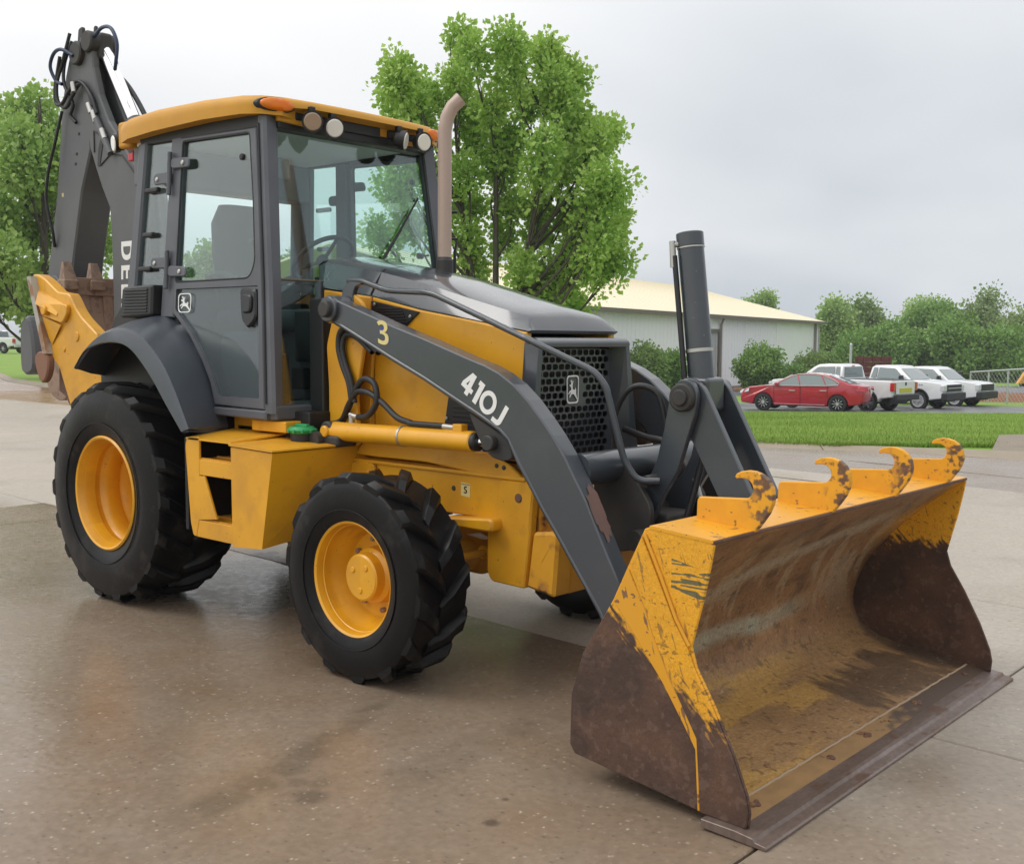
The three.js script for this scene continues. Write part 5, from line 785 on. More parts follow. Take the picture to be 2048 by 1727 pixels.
  add('far_mirror_bracket', [sweepRound([[1.1, 2.2, -0.66], [1.18, 2.2, -0.72], [1.16, 2.12, -0.72], [1.16, 1.95, -0.72]].map((p) => V(...p)), 0.01, 8), sweepRound([[1.12, 2.36, -0.64], [1.2, 2.36, -0.7]].map((p) => V(...p)), 0.01, 8)], M.black, BH);
}
// ---- backhoe end
{
  const bm = grp('backhoe_boom', BH); bm.userData.label = 'dark grey backhoe boom rising behind the cab with white lettering';
  const bp_ = [[-1.39, 1.2], [-1.39, 1.844], [-1.394, 2.306], [-1.409, 2.489], [-1.512, 2.643], [-1.60, 2.80], [-1.665, 2.93], [-1.72, 3.15], [-1.80, 3.50], [-1.83, 3.66], [-1.78, 3.73], [-1.68, 3.74], [-1.61, 3.69], [-1.60, 3.5], [-1.53, 3.3], [-1.40, 3.1], [-1.22, 2.92], [-1.02, 2.72], [-0.98, 2.4], [-0.97, 1.2]];
  add('boom_plate', [plate(bp_, 0.09, 0.15, 0.01), plate(bp_, -0.05, 0.01, 0.01)], M.boom, bm);
  add('boom_web', [plate([[-1.36, 1.2], [-1.36, 2.3], [-1.48, 2.62], [-1.62, 2.92], [-1.55, 2.96], [-1.1, 2.75], [-1.02, 2.4], [-1.01, 1.2]], -0.1, 0.1, 0.005)], M.boom, bm);
  add('boom_seam', [sweepRound([[-1.52, 2.80, 0.153], [-1.36, 2.872, 0.153], [-1.22, 2.84, 0.153], [-1.03, 2.68, 0.153]].map((p) => V(...p)), 0.006, 6), sweepRound([[-1.60, 3.05, 0.153], [-1.60, 2.90, 0.153]].map((p) => V(...p)), 0.006, 6), sweepRound([[-1.60, 3.05, 0.153], [-1.48, 3.0, 0.153]].map((p) => V(...p)), 0.006, 6)], M.darkMetal, bm);
  add('sling_slot', plate(roundPts([[-1.56, 2.80], [-1.53, 2.79], [-1.47, 2.97], [-1.50, 2.99], [-1.54, 2.93]], 0.02), 0.149, 0.154, 0), M.black, bm);
  const tx = font.generateShapes('DEERE', 0.17).map((sh) => new THREE.ExtrudeGeometry(sh, { depth: 0.002, bevelEnabled: false, curveSegments: 10 })); const T = merge(tx); warp(T, (v) => { const x = v.x, y = v.y; v.x = -1.255 + y * 0.88 - x * 0.045; v.y = 2.27 - x * 1.0; v.z += 0.1505; }); add('lettering', T, M.white, bm, { label: 'white capital lettering running down the boom' });
  const dp = grp('dipper_stick', BH); dp.userData.label = 'grey backhoe dipper stick folded down behind the boom';
  const d1 = [[-2.09, 3.28], [-2.02, 3.50], [-1.95, 3.64], [-1.86, 3.72], [-1.76, 3.72], [-1.70, 3.60], [-1.68, 3.3], [-1.68, 2.93], [-1.826, 2.644], [-1.983, 2.147], [-2.04, 1.90], [-2.2, 1.86], [-2.40, 2.0], [-2.385, 2.06], [-2.197, 2.674]];
  add('stick_body', plate(d1, -0.11, 0.14, 0.012), M.boom, dp);
  add('pivot_head', [rod([-1.79, 3.62, -0.06], [-1.79, 3.62, 0.19], 0.085, 0.01), rod([-1.64, 3.68, -0.03], [-1.64, 3.68, 0.18], 0.075, 0.01), plate(roundPts([[-1.95, 3.66], [-1.92, 3.83], [-1.86, 3.84], [-1.85, 3.66]], 0.02), 0.06, 0.085, 0.004), plate(roundPts([[-1.78, 3.7], [-1.76, 3.83], [-1.73, 3.83], [-1.72, 3.7]], 0.02), 0.03, 0.05, 0.004), box(-1.68, -1.56, 3.56, 3.75, 0.0, 0.11, 0.03)], M.darkMetal, dp);
  add('stick_rivet', [[-1.88, 2.92], [-1.9, 2.85], [-1.84, 3.06]].map(([x, y]) => rod([x, y, 0.138], [x, y, 0.146], 0.012, 0.003, 10)), M.darkMetal, dp);
  add('side_bracket', [box(-2.32, -2.27, 2.16, 2.24, 0.06, 0.13, 0.01), box(-2.13, -2.09, 2.62, 2.66, 0.08, 0.14, 0.006)], M.cream, dp);
  const cy = grp('dipper_cylinder', BH);
  add('cylinder_rod', cyl([-1.625, 3.66, 0.05], [-1.19, 3.05, 0.05], 0.046), M.chrome, cy);
  add('barrel', rod([-1.22, 3.09, 0.05], [-0.96, 2.72, 0.05], 0.065), M.boom, cy);
  add('pipe', [tube([[-1.60, 3.50, 0.0], [-1.46, 3.40, -0.02], [-1.30, 3.25, -0.02], [-1.16, 3.08, -0.02], [-1.0, 2.84, -0.02]], 0.018, 24, 8), tube([[-1.56, 3.48, 0.02], [-1.42, 3.31, 0.01], [-1.26, 3.12, 0.01], [-1.1, 2.9, 0.01]], 0.012, 20, 8)], M.hose, cy);
  const h = grp('boom_hose', BH);
  const T2 = (a, mat, r = 0.013) => add('hose', tube(a, r, 50, 8), mat, h);
  T2([[-1.60, 3.70, 0.14], [-1.40, 3.73, 0.18], [-1.24, 3.69, 0.2], [-1.17, 3.58, 0.2], [-1.19, 3.46, 0.2], [-1.24, 3.42, 0.18]], M.blueHose);
  T2([[-1.80, 3.60, 0.19], [-1.93, 3.66, 0.22], [-2.04, 3.64, 0.22], [-2.09, 3.56, 0.22], [-2.05, 3.46, 0.2], [-1.96, 3.42, 0.2]], M.blueHose);
  T2([[-1.98, 3.62, 0.2], [-2.03, 3.50, 0.2], [-2.07, 3.38, 0.2], [-2.05, 3.29, 0.2], [-1.97, 3.28, 0.2], [-1.88, 3.36, 0.19], [-1.78, 3.42, 0.18], [-1.66, 3.36, 0.17], [-1.58, 3.22, 0.17]], M.hose);
  T2([[-1.90, 3.78, 0.16], [-1.97, 3.6, 0.18], [-2.04, 3.42, 0.2], [-2.02, 3.3, 0.2], [-1.93, 3.25, 0.19], [-1.84, 3.33, 0.18], [-1.74, 3.40, 0.17], [-1.60, 3.30, 0.17], [-1.52, 3.16, 0.17]], M.hose);
  T2([[-1.95, 3.74, 0.12], [-1.99, 3.58, 0.16], [-1.97, 3.44, 0.18], [-1.90, 3.34, 0.18], [-1.86, 3.26, 0.17], [-1.92, 3.2, 0.16], [-1.86, 3.14, 0.15]], M.hose);
  T2([[-2.03, 3.24, 0.17], [-2.12, 3.0, 0.19], [-2.21, 2.8, 0.2], [-2.25, 2.62, 0.2], [-2.24, 2.5, 0.19], [-2.22, 2.36, 0.17], [-2.24, 2.26, 0.15]], M.hose, 0.012);
  add('fitting', [[-1.80, 3.41, 0.2, -1.78, 3.34], [-1.56, 3.18, 0.18, -1.52, 3.1], [-1.62, 3.24, 0.18, -1.58, 3.17], [-1.44, 3.04, 0.18, -1.40, 2.97]].map(([x, y, z, X, Y]) => cyl([x, y, z], [X, Y, z], 0.019, 0.019, 10)), M.steel, h);
  add('pipe', [cyl([-1.52, 3.12, 0.175], [-1.33, 2.86, 0.175], 0.024), cyl([-1.60, 3.22, 0.17], [-1.40, 2.98, 0.17], 0.015)], M.boom, h);
  const bk = grp('dig_bucket', BH); bk.userData.label = 'rusty backhoe bucket with upturned teeth';
  const o = [[-1.72, 2.0], [-1.70, 1.75], [-1.64, 1.45], [-1.66, 1.22], [-1.80, 1.12], [-1.98, 1.16], [-2.08, 1.35], [-2.06, 1.7], [-2.0, 1.95]], inn = [[-1.96, 1.93], [-2.01, 1.7], [-2.03, 1.37], [-1.95, 1.21], [-1.81, 1.18], [-1.71, 1.26], [-1.69, 1.46], [-1.74, 1.75], [-1.755, 2.0]];
  add('shell', [plate([...spline(o, 40), ...spline(inn, 40)], -0.33, 0.33, 0.004)], M.digRust, bk);
  for (const s of [1, -1]) add('side_plate', plate([...spline([...o], 40)], s > 0 ? 0.315 : -0.335, s > 0 ? 0.335 : -0.315, 0.004), M.digRust, bk);
  add('lip_plate', box(-1.76, -1.695, 1.88, 2.01, -0.35, 0.35, 0.008), M.digRust, bk);
  add('wear_strap', [0.2, 0.02, -0.17].map((z) => plate([...spline([[-1.70, 1.88], [-1.685, 1.7], [-1.645, 1.45], [-1.70, 1.2]], 12), ...spline([[-1.72, 1.22], [-1.66, 1.45], [-1.70, 1.7], [-1.715, 1.88]], 12)], z - 0.035, z + 0.035, 0.003)), M.digRust, bk);
  for (const z of [0.31, 0.105, -0.105, -0.31]) add('tooth', [hull([[-1.77, 1.98, z + 0.05], [-1.77, 1.98, z - 0.05], [-1.68, 1.98, z + 0.05], [-1.68, 1.98, z - 0.05], [-1.76, 2.12, z + 0.028], [-1.76, 2.12, z - 0.028], [-1.735, 2.12, z + 0.028], [-1.735, 2.12, z - 0.028]]), box(-1.79, -1.67, 1.92, 1.99, z - 0.055, z + 0.055, 0.008), rod([-1.725, 1.95, z + 0.06], [-1.725, 1.95, z - 0.06], 0.018)], M.digRust, bk);
  const bl = grp('bucket_link', BH); add('curved_guard', plate(spline([[-3.08, 1.69], [-2.98, 1.75], [-2.90, 1.6], [-2.89, 1.32], [-2.98, 1.27], [-3.09, 1.29], [-3.11, 1.5]], 30, true), -0.1, 0.04, 0.02), M.boom, bl); add('link_plate', [...both(plate(roundPts([[-2.35, 2.0], [-2.2, 2.05], [-1.95, 1.9], [-2.0, 1.8], [-2.3, 1.88]], 0.04), 0.15, 0.18, 0.005))], M.boom, bl);
  // stabilisers and the swing frame
  add('swing_frame', [box(-1.1, -0.55, 0.55, 1.15, -0.5, 0.5, 0.04), box(-1.35, -0.95, 0.7, 1.5, -0.2, 0.2, 0.05)], M.yellow, BH);
  for (const s of [1, -1]) {
    const F = (g) => s > 0 ? g : mirrorZ(g), st = grp('stabilizer', BH); st.userData.label = s > 0 ? 'near yellow stabilizer leg folded up beside the boom' : 'far stabilizer leg folded up';
    add('leg_plate', [F(plate(roundPts([[-1.454, 2.003], [-1.373, 2.0], [-1.27, 1.962], [-1.107, 1.877], [-0.955, 1.862], [-0.922, 1.827], [-0.864, 1.76], [-0.794, 1.706], [-0.60, 1.60], [-0.55, 1.3], [-0.86, 1.0], [-0.93, 1.06], [-1.029, 1.234], [-1.11, 1.379], [-1.209, 1.451], [-1.216, 1.549], [-1.322, 1.741], [-1.43, 1.93]], 0.025), 0.62, 0.70, 0.008))], M.yellow, st);
    add('gusset', [F(hull([[-1.37, 1.90, 0.70], [-1.03, 1.80, 0.70], [-1.05, 1.72, 0.74], [-1.30, 1.80, 0.76], [-1.34, 1.88, 0.72]])), F(plate(roundPts([[-1.33, 1.80], [-1.03, 1.80], [-0.93, 1.79], [-0.93, 1.73], [-1.0, 1.67], [-1.28, 1.72]], 0.03), 0.70, 0.73, 0.006)), F(hull([[-1.27, 1.72, 0.73], [-1.03, 1.66, 0.72], [-1.19, 1.53, 0.705], [-1.22, 1.57, 0.71]]))], M.yellow, st);
    add('pivot_pin', [F(rod([-1.19, 1.755, 0.70], [-1.19, 1.755, 0.765], 0.032, 0.006)), F(rod([-0.86, 1.585, 0.69], [-0.86, 1.585, 0.708], 0.032, 0.004)), F(rod([-1.03, 1.50, 0.695], [-1.03, 1.50, 0.708], 0.016, 0.004))], M.yellow, st);
    add('inner_leg', F(box(-0.95, -0.6, 0.9, 1.36, 0.45, 0.6, 0.02)), M.yellow, st);
    add('ground_pad', F(hull([[-1.445, 1.985, 0.69], [-1.39, 1.985, 0.69], [-1.445, 1.985, 0.745], [-1.39, 1.985, 0.745], [-1.245, 1.47, 0.69], [-1.19, 1.47, 0.69], [-1.245, 1.47, 0.745], [-1.19, 1.47, 0.745]])), phys({ map: mkTex(256, 256, (u, v) => { const n = tileNoise(u, v, 8, 4); return mix3(S(0.42, 0.40, 0.36), S(0.30, 0.16, 0.09), sst(n, 0.56, 0.68)); }), roughness: 0.6, metalness: 0.2 }), st);
    add('pad_foot', F(plate(spline([[-1.375, 1.45], [-1.30, 1.485], [-1.20, 1.46], [-1.185, 1.385], [-1.23, 1.30], [-1.285, 1.275], [-1.34, 1.33]], 30, true), 0.69, 0.74, 0.01)), phys({ rgb: [0.24, 0.12, 0.075], roughness: 0.75 }), st);
    add('steel_web', F(plate([[-1.19, 1.38], [-1.11, 1.37], [-1.03, 1.23], [-0.95, 1.1], [-1.06, 1.13], [-1.12, 1.19], [-1.2, 1.22]], 0.60, 0.66, 0.004)), M.rust, st);
  }
}
// ================================================================ trees and bushes
function sprayGeo(seed, n, R, len) {                       // a twig end with its leaves, each leaf a folded pointed blade
  const r = mulberry(seed), pos = [];
  for (let i = 0; i < n; i++) {
    const c = V(r() - 0.5, r() - 0.5, r() - 0.5).normalize().multiplyScalar(R * Math.cbrt(r())), d = c.clone().normalize().add(V(r() - 0.5, r() * 0.4 - 0.5, r() - 0.5)).normalize(), s = d.clone().cross(V(r() - 0.5, r() - 0.5, r() - 0.5)).normalize(), nn = d.clone().cross(s), L = len * (0.7 + 0.6 * r()), w = L * 0.48;
    const a = c, b = c.clone().addScaledVector(d, L), m = c.clone().addScaledVector(d, L * 0.45), e = m.clone().addScaledVector(s, w).addScaledVector(nn, L * 0.12), f = m.clone().addScaledVector(s, -w).addScaledVector(nn, L * 0.12);
    for (const q of [a, e, b, a, b, f]) pos.push(q.x, q.y, q.z);
  }
  const g = new THREE.BufferGeometry(); g.setAttribute('position', new THREE.Float32BufferAttribute(pos, 3)); g.computeVertexNormals(); return g;
}
const barkT = mkTex(128, 256, (u, v) => mix3(S(0.045, 0.036, 0.028), S(0.11, 0.095, 0.078), tileNoise(u * 3, v, 8, 4)));
const bark = std({ map: barkT, roughness: 0.95 });
const leafM = phys({ rgb: [1, 1, 1], roughness: 0.75, transmission: 0.42, thickness: 0 });
const sprays = { fine: sprayGeo(1, 22, 0.32, 0.112), mid: sprayGeo(2, 22, 0.5, 0.16), far: sprayGeo(3, 16, 0.7, 0.25), bush: sprayGeo(4, 18, 0.3, 0.15) };
function foliage(name, parent, geo, pts, tone, r) {
  const im = new THREE.InstancedMesh(geo, leafM, pts.length), m = new THREE.Matrix4(), e = new THREE.Euler(), q = new THREE.Quaternion(), c = new THREE.Color();
  pts.forEach((p, i) => { e.set(r() * 6.28, r() * 6.28, r() * 6.28); q.setFromEuler(e); const s = 0.75 + 0.5 * r(); m.compose(p, q, V(s, s, s)); im.setMatrixAt(i, m); const t = clamp(0.5 * r() + 0.5 * vnoise(p.x * 1.1 + 60, p.y * 1.1 + p.z + 60)); const k = mix3(tone[0], tone[1], t); c.setRGB(...k); im.setColorAt(i, c); });
  im.name = name; im.userData.kind = 'stuff'; parent.add(im); return im;
}
// lobes: [centre x, centre y, centre z, rx, ry, rz] from the tree's foot; every lobe hangs on a limb of its own
function tree(name, label, group, base, lobes, o) {
  const t = grp(numbered(name)); t.position.copy(base); tag(t, label, 'tree', group);
  const r = mulberry(o.seed), limbs = [], pts = [], H = Math.max(...lobes.map((l) => l[1])), stems = o.stems ?? [[0, 0]];
  const sp = stems.map(([x, z], i) => [V(x * 0.15, -0.6, z * 0.15), V(x * 0.35, H * 0.22, z * 0.35), V(x * 0.8, H * 0.55, z * 0.8), V(x * 1.1 + (r() - 0.5) * 0.3, H * 0.97, z * 1.1)]);
  const R0 = o.trunk, tg = sp.map((c) => { const cv = new THREE.CatmullRomCurve3(c); return sweepRound(cv.getPoints(14), (u) => R0 * Math.pow(1 - u * 0.93, 0.9) / Math.sqrt(stems.length) * (1 + 0.5 * Math.exp(-u * 14)), 8); });
  add('trunk', tg, bark, t);
  for (const l of lobes) {
    const c = V(l[0], l[1], l[2]); let best = null;
    for (const s of sp) { const cv = new THREE.CatmullRomCurve3(s); const a = cv.getPoint(clamp((l[1] - 0.55 * Math.hypot(l[0], l[2]) - l[4] * 0.6) / H, 0.12, 0.9)); if (!best || a.distanceTo(c) < best.distanceTo(c)) best = a; }
    const mid = best.clone().lerp(c, 0.5).add(V((r() - 0.5) * 0.4, -0.08 * best.distanceTo(c), (r() - 0.5) * 0.4));
    const rr = Math.min(R0 * 0.22, 0.014 + 0.008 * best.distanceTo(c) * (R0 / 0.15));
    const cv = new THREE.CatmullRomCurve3([best, mid, c]); limbs.push(sweepRound(cv.getPoints(6), (u) => rr * (1 - 0.75 * u), 5));
    const vol = l[3] * l[4] * l[5], nt = Math.round((o.twigs ?? 9) * Math.pow(vol, 0.5)) + 4;
    for (let k = 0; k < nt; k++) {
      const d = V(r() * 2 - 1, r() * 2 - 1, r() * 2 - 1); if (d.length() > 1) d.normalize();
      const e = c.clone().add(V(d.x * l[3], d.y * l[4], d.z * l[5])), s = cv.getPoint(0.45 + 0.5 * r());
      const tip = s.clone().lerp(e, 1); limbs.push(sweepRound([s, s.clone().lerp(tip, 0.5).add(V(0, 0.06 * s.distanceTo(tip), 0)), tip], (u) => rr * 0.3 * (1 - 0.8 * u), 4));
      const ns = o.perTwig ?? 6; for (let q = 0; q < ns; q++) { const w = 0.45 + 0.6 * q / ns, j = o.spread; pts.push(s.clone().lerp(tip, w).add(V((r() - 0.5) * j, (r() - 0.5) * j, (r() - 0.5) * j))); }
    }
  }
  add('limbs', limbs, bark, t, { kind: 'stuff' });
  foliage('crown', t, sprays[o.leaf], pts, o.tone, r);
  return t;
}
const maple = [[0.27, 0.47, 0.06], [0.5, 0.66, 0.16]], deep = [[0.14, 0.29, 0.05], [0.28, 0.44, 0.09]], pale = [[0.25, 0.4, 0.1], [0.42, 0.56, 0.18]];
function lobesFrom(list, D, base, seed, deep_ = 1, shrink = 0.45) {    // the outline of the crown in the photograph, given depth
  const r = mulberry(seed); return list.map(([x, y, rx, ry]) => { const z = (r() - 0.5) * 3.2 * deep_, p = at(x, y, D + z).sub(base), s = (D + z) / FPX, h = (q) => Math.max(q * s - shrink, 0.2), k = Math.max(Math.min(h(rx), h(ry) * 1.3), 0.3); return [p.x, p.y, p.z, h(rx), h(ry), k * 1.1]; });
}
const RB = ([x, y, a, b]) => [720 + x * 0.34158, 30 + y * 0.34158, a * 0.34158, b * 0.34158];
{
  const D = 30, base = at(990, 800, D); base.y = lotY(...rd(base));
  const L = [[610, 110, 65, 55], [640, 190, 85, 70], [560, 330, 120, 110], [870, 130, 45, 50], [880, 210, 90, 80], [1100, 170, 85, 65], [1110, 260, 120, 90], [900, 340, 150, 110], [1150, 350, 110, 100], [1270, 340, 40, 40], [225, 280, 30, 45], [200, 350, 70, 70], [170, 440, 110, 90], [320, 480, 110, 90], [420, 420, 60, 50], [600, 480, 150, 120], [760, 500, 150, 130], [1000, 500, 170, 130], [1190, 490, 90, 90], [1280, 560, 50, 50], [330, 600, 150, 80], [680, 690, 160, 120], [880, 690, 160, 120], [1080, 680, 160, 120], [1270, 690, 100, 60], [1400, 690, 70, 32], [1490, 665, 40, 22], [1350, 640, 40, 30], [620, 880, 140, 100], [830, 890, 150, 110], [1020, 890, 150, 110], [1220, 870, 100, 70], [1340, 830, 40, 28], [1420, 930, 100, 40], [1540, 965, 48, 28], [1450, 1070, 50, 22], [660, 1080, 130, 90], [880, 1080, 150, 90], [1070, 1070, 130, 85], [1270, 1080, 120, 60], [1400, 1010, 80, 40], [1300, 1220, 110, 50], [1430, 1250, 90, 50], [1520, 1210, 55, 40], [1550, 1160, 30, 30], [1500, 1320, 60, 35], [1560, 1420, 36, 20], [1400, 1400, 60, 30], [1290, 1370, 100, 40], [620, 1270, 120, 90], [840, 1270, 140, 90], [1060, 1250, 130, 75], [700, 1440, 130, 80], [930, 1440, 140, 80], [1110, 1480, 100, 60], [1030, 1600, 130, 55], [1180, 1600, 80, 45], [1260, 1660, 35, 20], [420, 900, 60, 80], [430, 1080, 60, 90], [170, 1000, 140, 120], [60, 1230, 110, 90], [270, 1200, 110, 110], [200, 850, 120, 90], [300, 740, 120, 60], [800, 780, 240, 90], [720, 600, 200, 80]].map(RB);
  tree('maple_tree', 'tall bright green maple standing right behind the tractor cab and exhaust stack', null, base, lobesFrom(L, D, base, 3, 1.1, 0.38), { seed: 11, trunk: 0.25, stems: [[0, 0], [-1.1, 0.5], [1.2, -0.6]], leaf: 'fine', tone: maple, twigs: 16, perTwig: 7, spread: 0.3 });
}
{
  const D = 42, base = at(92, 720, D); base.y = lotY(...rd(base));
  const L = [[15, 215, 16, 26], [75, 200, 24, 22], [40, 270, 50, 40], [100, 260, 40, 50], [150, 310, 50, 50], [-40, 290, 60, 60], [30, 340, 70, 50], [100, 380, 70, 50], [180, 400, 60, 50], [-40, 400, 70, 60], [40, 440, 70, 50], [130, 470, 70, 50], [210, 470, 40, 60], [-20, 500, 80, 50], [70, 540, 80, 45], [160, 560, 60, 45], [10, 575, 80, 40], [90, 590, 70, 35], [-60, 570, 80, 50], [170, 600, 60, 30], [60, 610, 40, 26], [60, 300, 90, 80]];
  tree('hardwood_tree', 'broad green tree at the left edge behind the backhoe boom', null, base, lobesFrom(L, D, base, 5, 1.3), { seed: 12, trunk: 0.32, stems: [[0, 0], [1.0, 0.4]], leaf: 'mid', tone: [[0.24, 0.41, 0.075], [0.45, 0.6, 0.18]], twigs: 11, perTwig: 7, spread: 0.4 });
}
function farTree(i, name, label, group, px, top, bot, hw, D, tone, o = {}) {    // crown built of clumps inside its own outline
  const r = mulberry(100 + i * 7), base = at(px, bot, D); base.y = lotY(...rd(base)); const L = [], n = Math.round((o.n ?? 15) * 1.35);
  for (let k = 0; k < n; k++) { const t = k / (n - 1), y = mix(top + 14, bot - (bot - top) * (o.clear ?? 0.12), t), w = hw * Math.pow(Math.sin(Math.PI * (0.12 + 0.78 * (1 - (1 - t) ** 1.5))), 0.7); for (let q = 0; q < (o.across ?? 2); q++) L.push([px + (r() * 2 - 1) * w * 0.95, y + (r() - 0.5) * 26, hw * (0.2 + 0.24 * r()), (bot - top) * (0.06 + 0.06 * r())]); }
  L.push([px + (r() - 0.5) * hw * 0.3, top + 8, hw * 0.22, 9]);
  return tree(name, label, group, base, lobesFrom(L, D, base, 200 + i, o.deep ?? 1.6), { seed: 300 + i, trunk: o.trunk ?? 0.25, leaf: 'far', tone, twigs: o.twigs ?? 4.5, perTwig: o.per ?? 5, spread: 1.1, stems: o.stems });
}
farTree(1, 'roadside_tree', 'round tree crown showing above the warehouse roof ridge', null, 1522, 588, 700, 34, 130, pale, { n: 9 });
farTree(2, 'roadside_tree', 'pale green tree beside the right end of the warehouse', null, 1668, 604, 800, 38, 112, pale, { clear: 0.3 });
farTree(3, 'roadside_tree', 'thin two topped tree behind the gap between the sedan and the first truck cab', null, 1738, 610, 800, 46, 118, [[0.18, 0.3, 0.08], [0.31, 0.42, 0.14]], { clear: 0.3 });
farTree(4, 'roadside_tree', 'broad dark green tree filling the background above the white trucks', null, 1868, 618, 800, 80, 112, deep, { n: 18, across: 3, clear: 0.1 });
farTree(5, 'roadside_tree', 'pale feathery tree rising behind the broad dark green one', null, 1852, 592, 800, 54, 140, pale, { n: 9, clear: 0.45, per: 3 });
farTree(6, 'roadside_tree', 'tallest thin tree with an airy crown at far right', null, 1966, 580, 800, 50, 118, [[0.2, 0.3, 0.1], [0.34, 0.43, 0.17]], { n: 12, clear: 0.35, per: 2, twigs: 3.5 });
farTree(7, 'roadside_tree', 'rightmost tree cut by the picture edge', null, 2050, 626, 800, 48, 112, [[0.2, 0.3, 0.09], [0.34, 0.43, 0.16]], { clear: 0.25, per: 3 });
farTree(8, 'roadside_tree', 'low tree behind the hood of the rightmost truck', null, 1945, 665, 800, 42, 104, deep, { clear: 0.05 });
farTree(9, 'roadside_tree', 'low tree behind the middle truck cab', null, 1800, 660, 800, 50, 106, deep, { clear: 0.08 });
farTree(10, 'roadside_tree', 'small green tree seen over the hood of the sedan', null, 1704, 680, 800, 34, 106, deep, { clear: 0.08 });
for (const [i, px, top, hw] of [[14, 1722, 668, 40], [15, 1780, 650, 44], [16, 1905, 650, 46], [17, 2010, 664, 44]]) farTree(i, 'roadside_tree', ['low tree behind the dark red trailer', 'tree above the cab of the middle white truck', 'tree above the windscreen of the rightmost truck', 'low tree behind the pale fence rail at right'][i - 14], null, px, top, 800, hw, 103, deep, { clear: 0.03, n: 11 });
for (const [i, px, top, hw, label] of [[11, 415, 500, 48, 'distant tree seen through the cab door glass beside the seat'], [12, 468, 494, 44, 'distant tree seen through the door glass near its front edge'], [13, 590, 520, 52, 'distant tree seen through the steering wheel in the windshield']]) farTree(i, 'distant_tree', label, null, px, top, 700, hw, 95, deep, { n: 8 });
function bush(label, px, top, bot, hw, D, tone, seed) {
  const t = grp(numbered('shrub')), base = at(px, bot, D); base.y = lotY(...rd(base)); t.position.copy(base); tag(t, label, 'shrub');
  const r = mulberry(seed), s = D / FPX, H = Math.max(at(px, top, D).y - base.y, 1), W = hw * s, pts = [], st = [];
  for (let k = 0; k < 70; k++) { const a = r() * 6.28, o = Math.sqrt(r()), e = V(Math.cos(a) * W * o, H * (0.5 + 0.5 * (1 - o * o * 0.7)) * (0.72 + 0.32 * r()), Math.sin(a) * W * o); st.push(sweepRound([V(e.x * 0.1, -0.1, e.z * 0.1), V(e.x * 0.45, e.y * 0.5, e.z * 0.45), e], (u) => 0.035 * (1 - 0.8 * u), 4)); for (let q = 0; q < 16; q++) { const u = 0.2 + 0.82 * q / 16; pts.push(V(e.x * (0.1 + 0.9 * u), e.y * u, e.z * (0.1 + 0.9 * u)).add(V((r() - 0.5) * 0.7, (r() - 0.5) * 0.5, (r() - 0.5) * 0.7))); } }
  add('stems', st, bark, t, { kind: 'stuff' }); foliage('leaves', t, sprays.bush, pts, tone, r); return t;
}
bush('light green shrub by the warehouse wall, just right of the tractor grille', 1290, 688, 775, 34, 60, [[0.16, 0.29, 0.06], [0.28, 0.4, 0.11]], 41);
bush('round shrub by the wall, just left of the grey bucket cylinder', 1338, 706, 778, 24, 62, deep, 42);
bush('big spiky green shrub in front of the warehouse wall beside the sedan hood', 1519, 690, 780, 47, 72, deep, 43);
bush('bright green shrub at the wall end, above the sedan roof', 1632, 698, 775, 40, 86, [[0.15, 0.28, 0.05], [0.26, 0.38, 0.09]], 44);
bush('low shrub between the spiky shrub and the white truck cab', 1588, 735, 775, 24, 80, deep, 45);
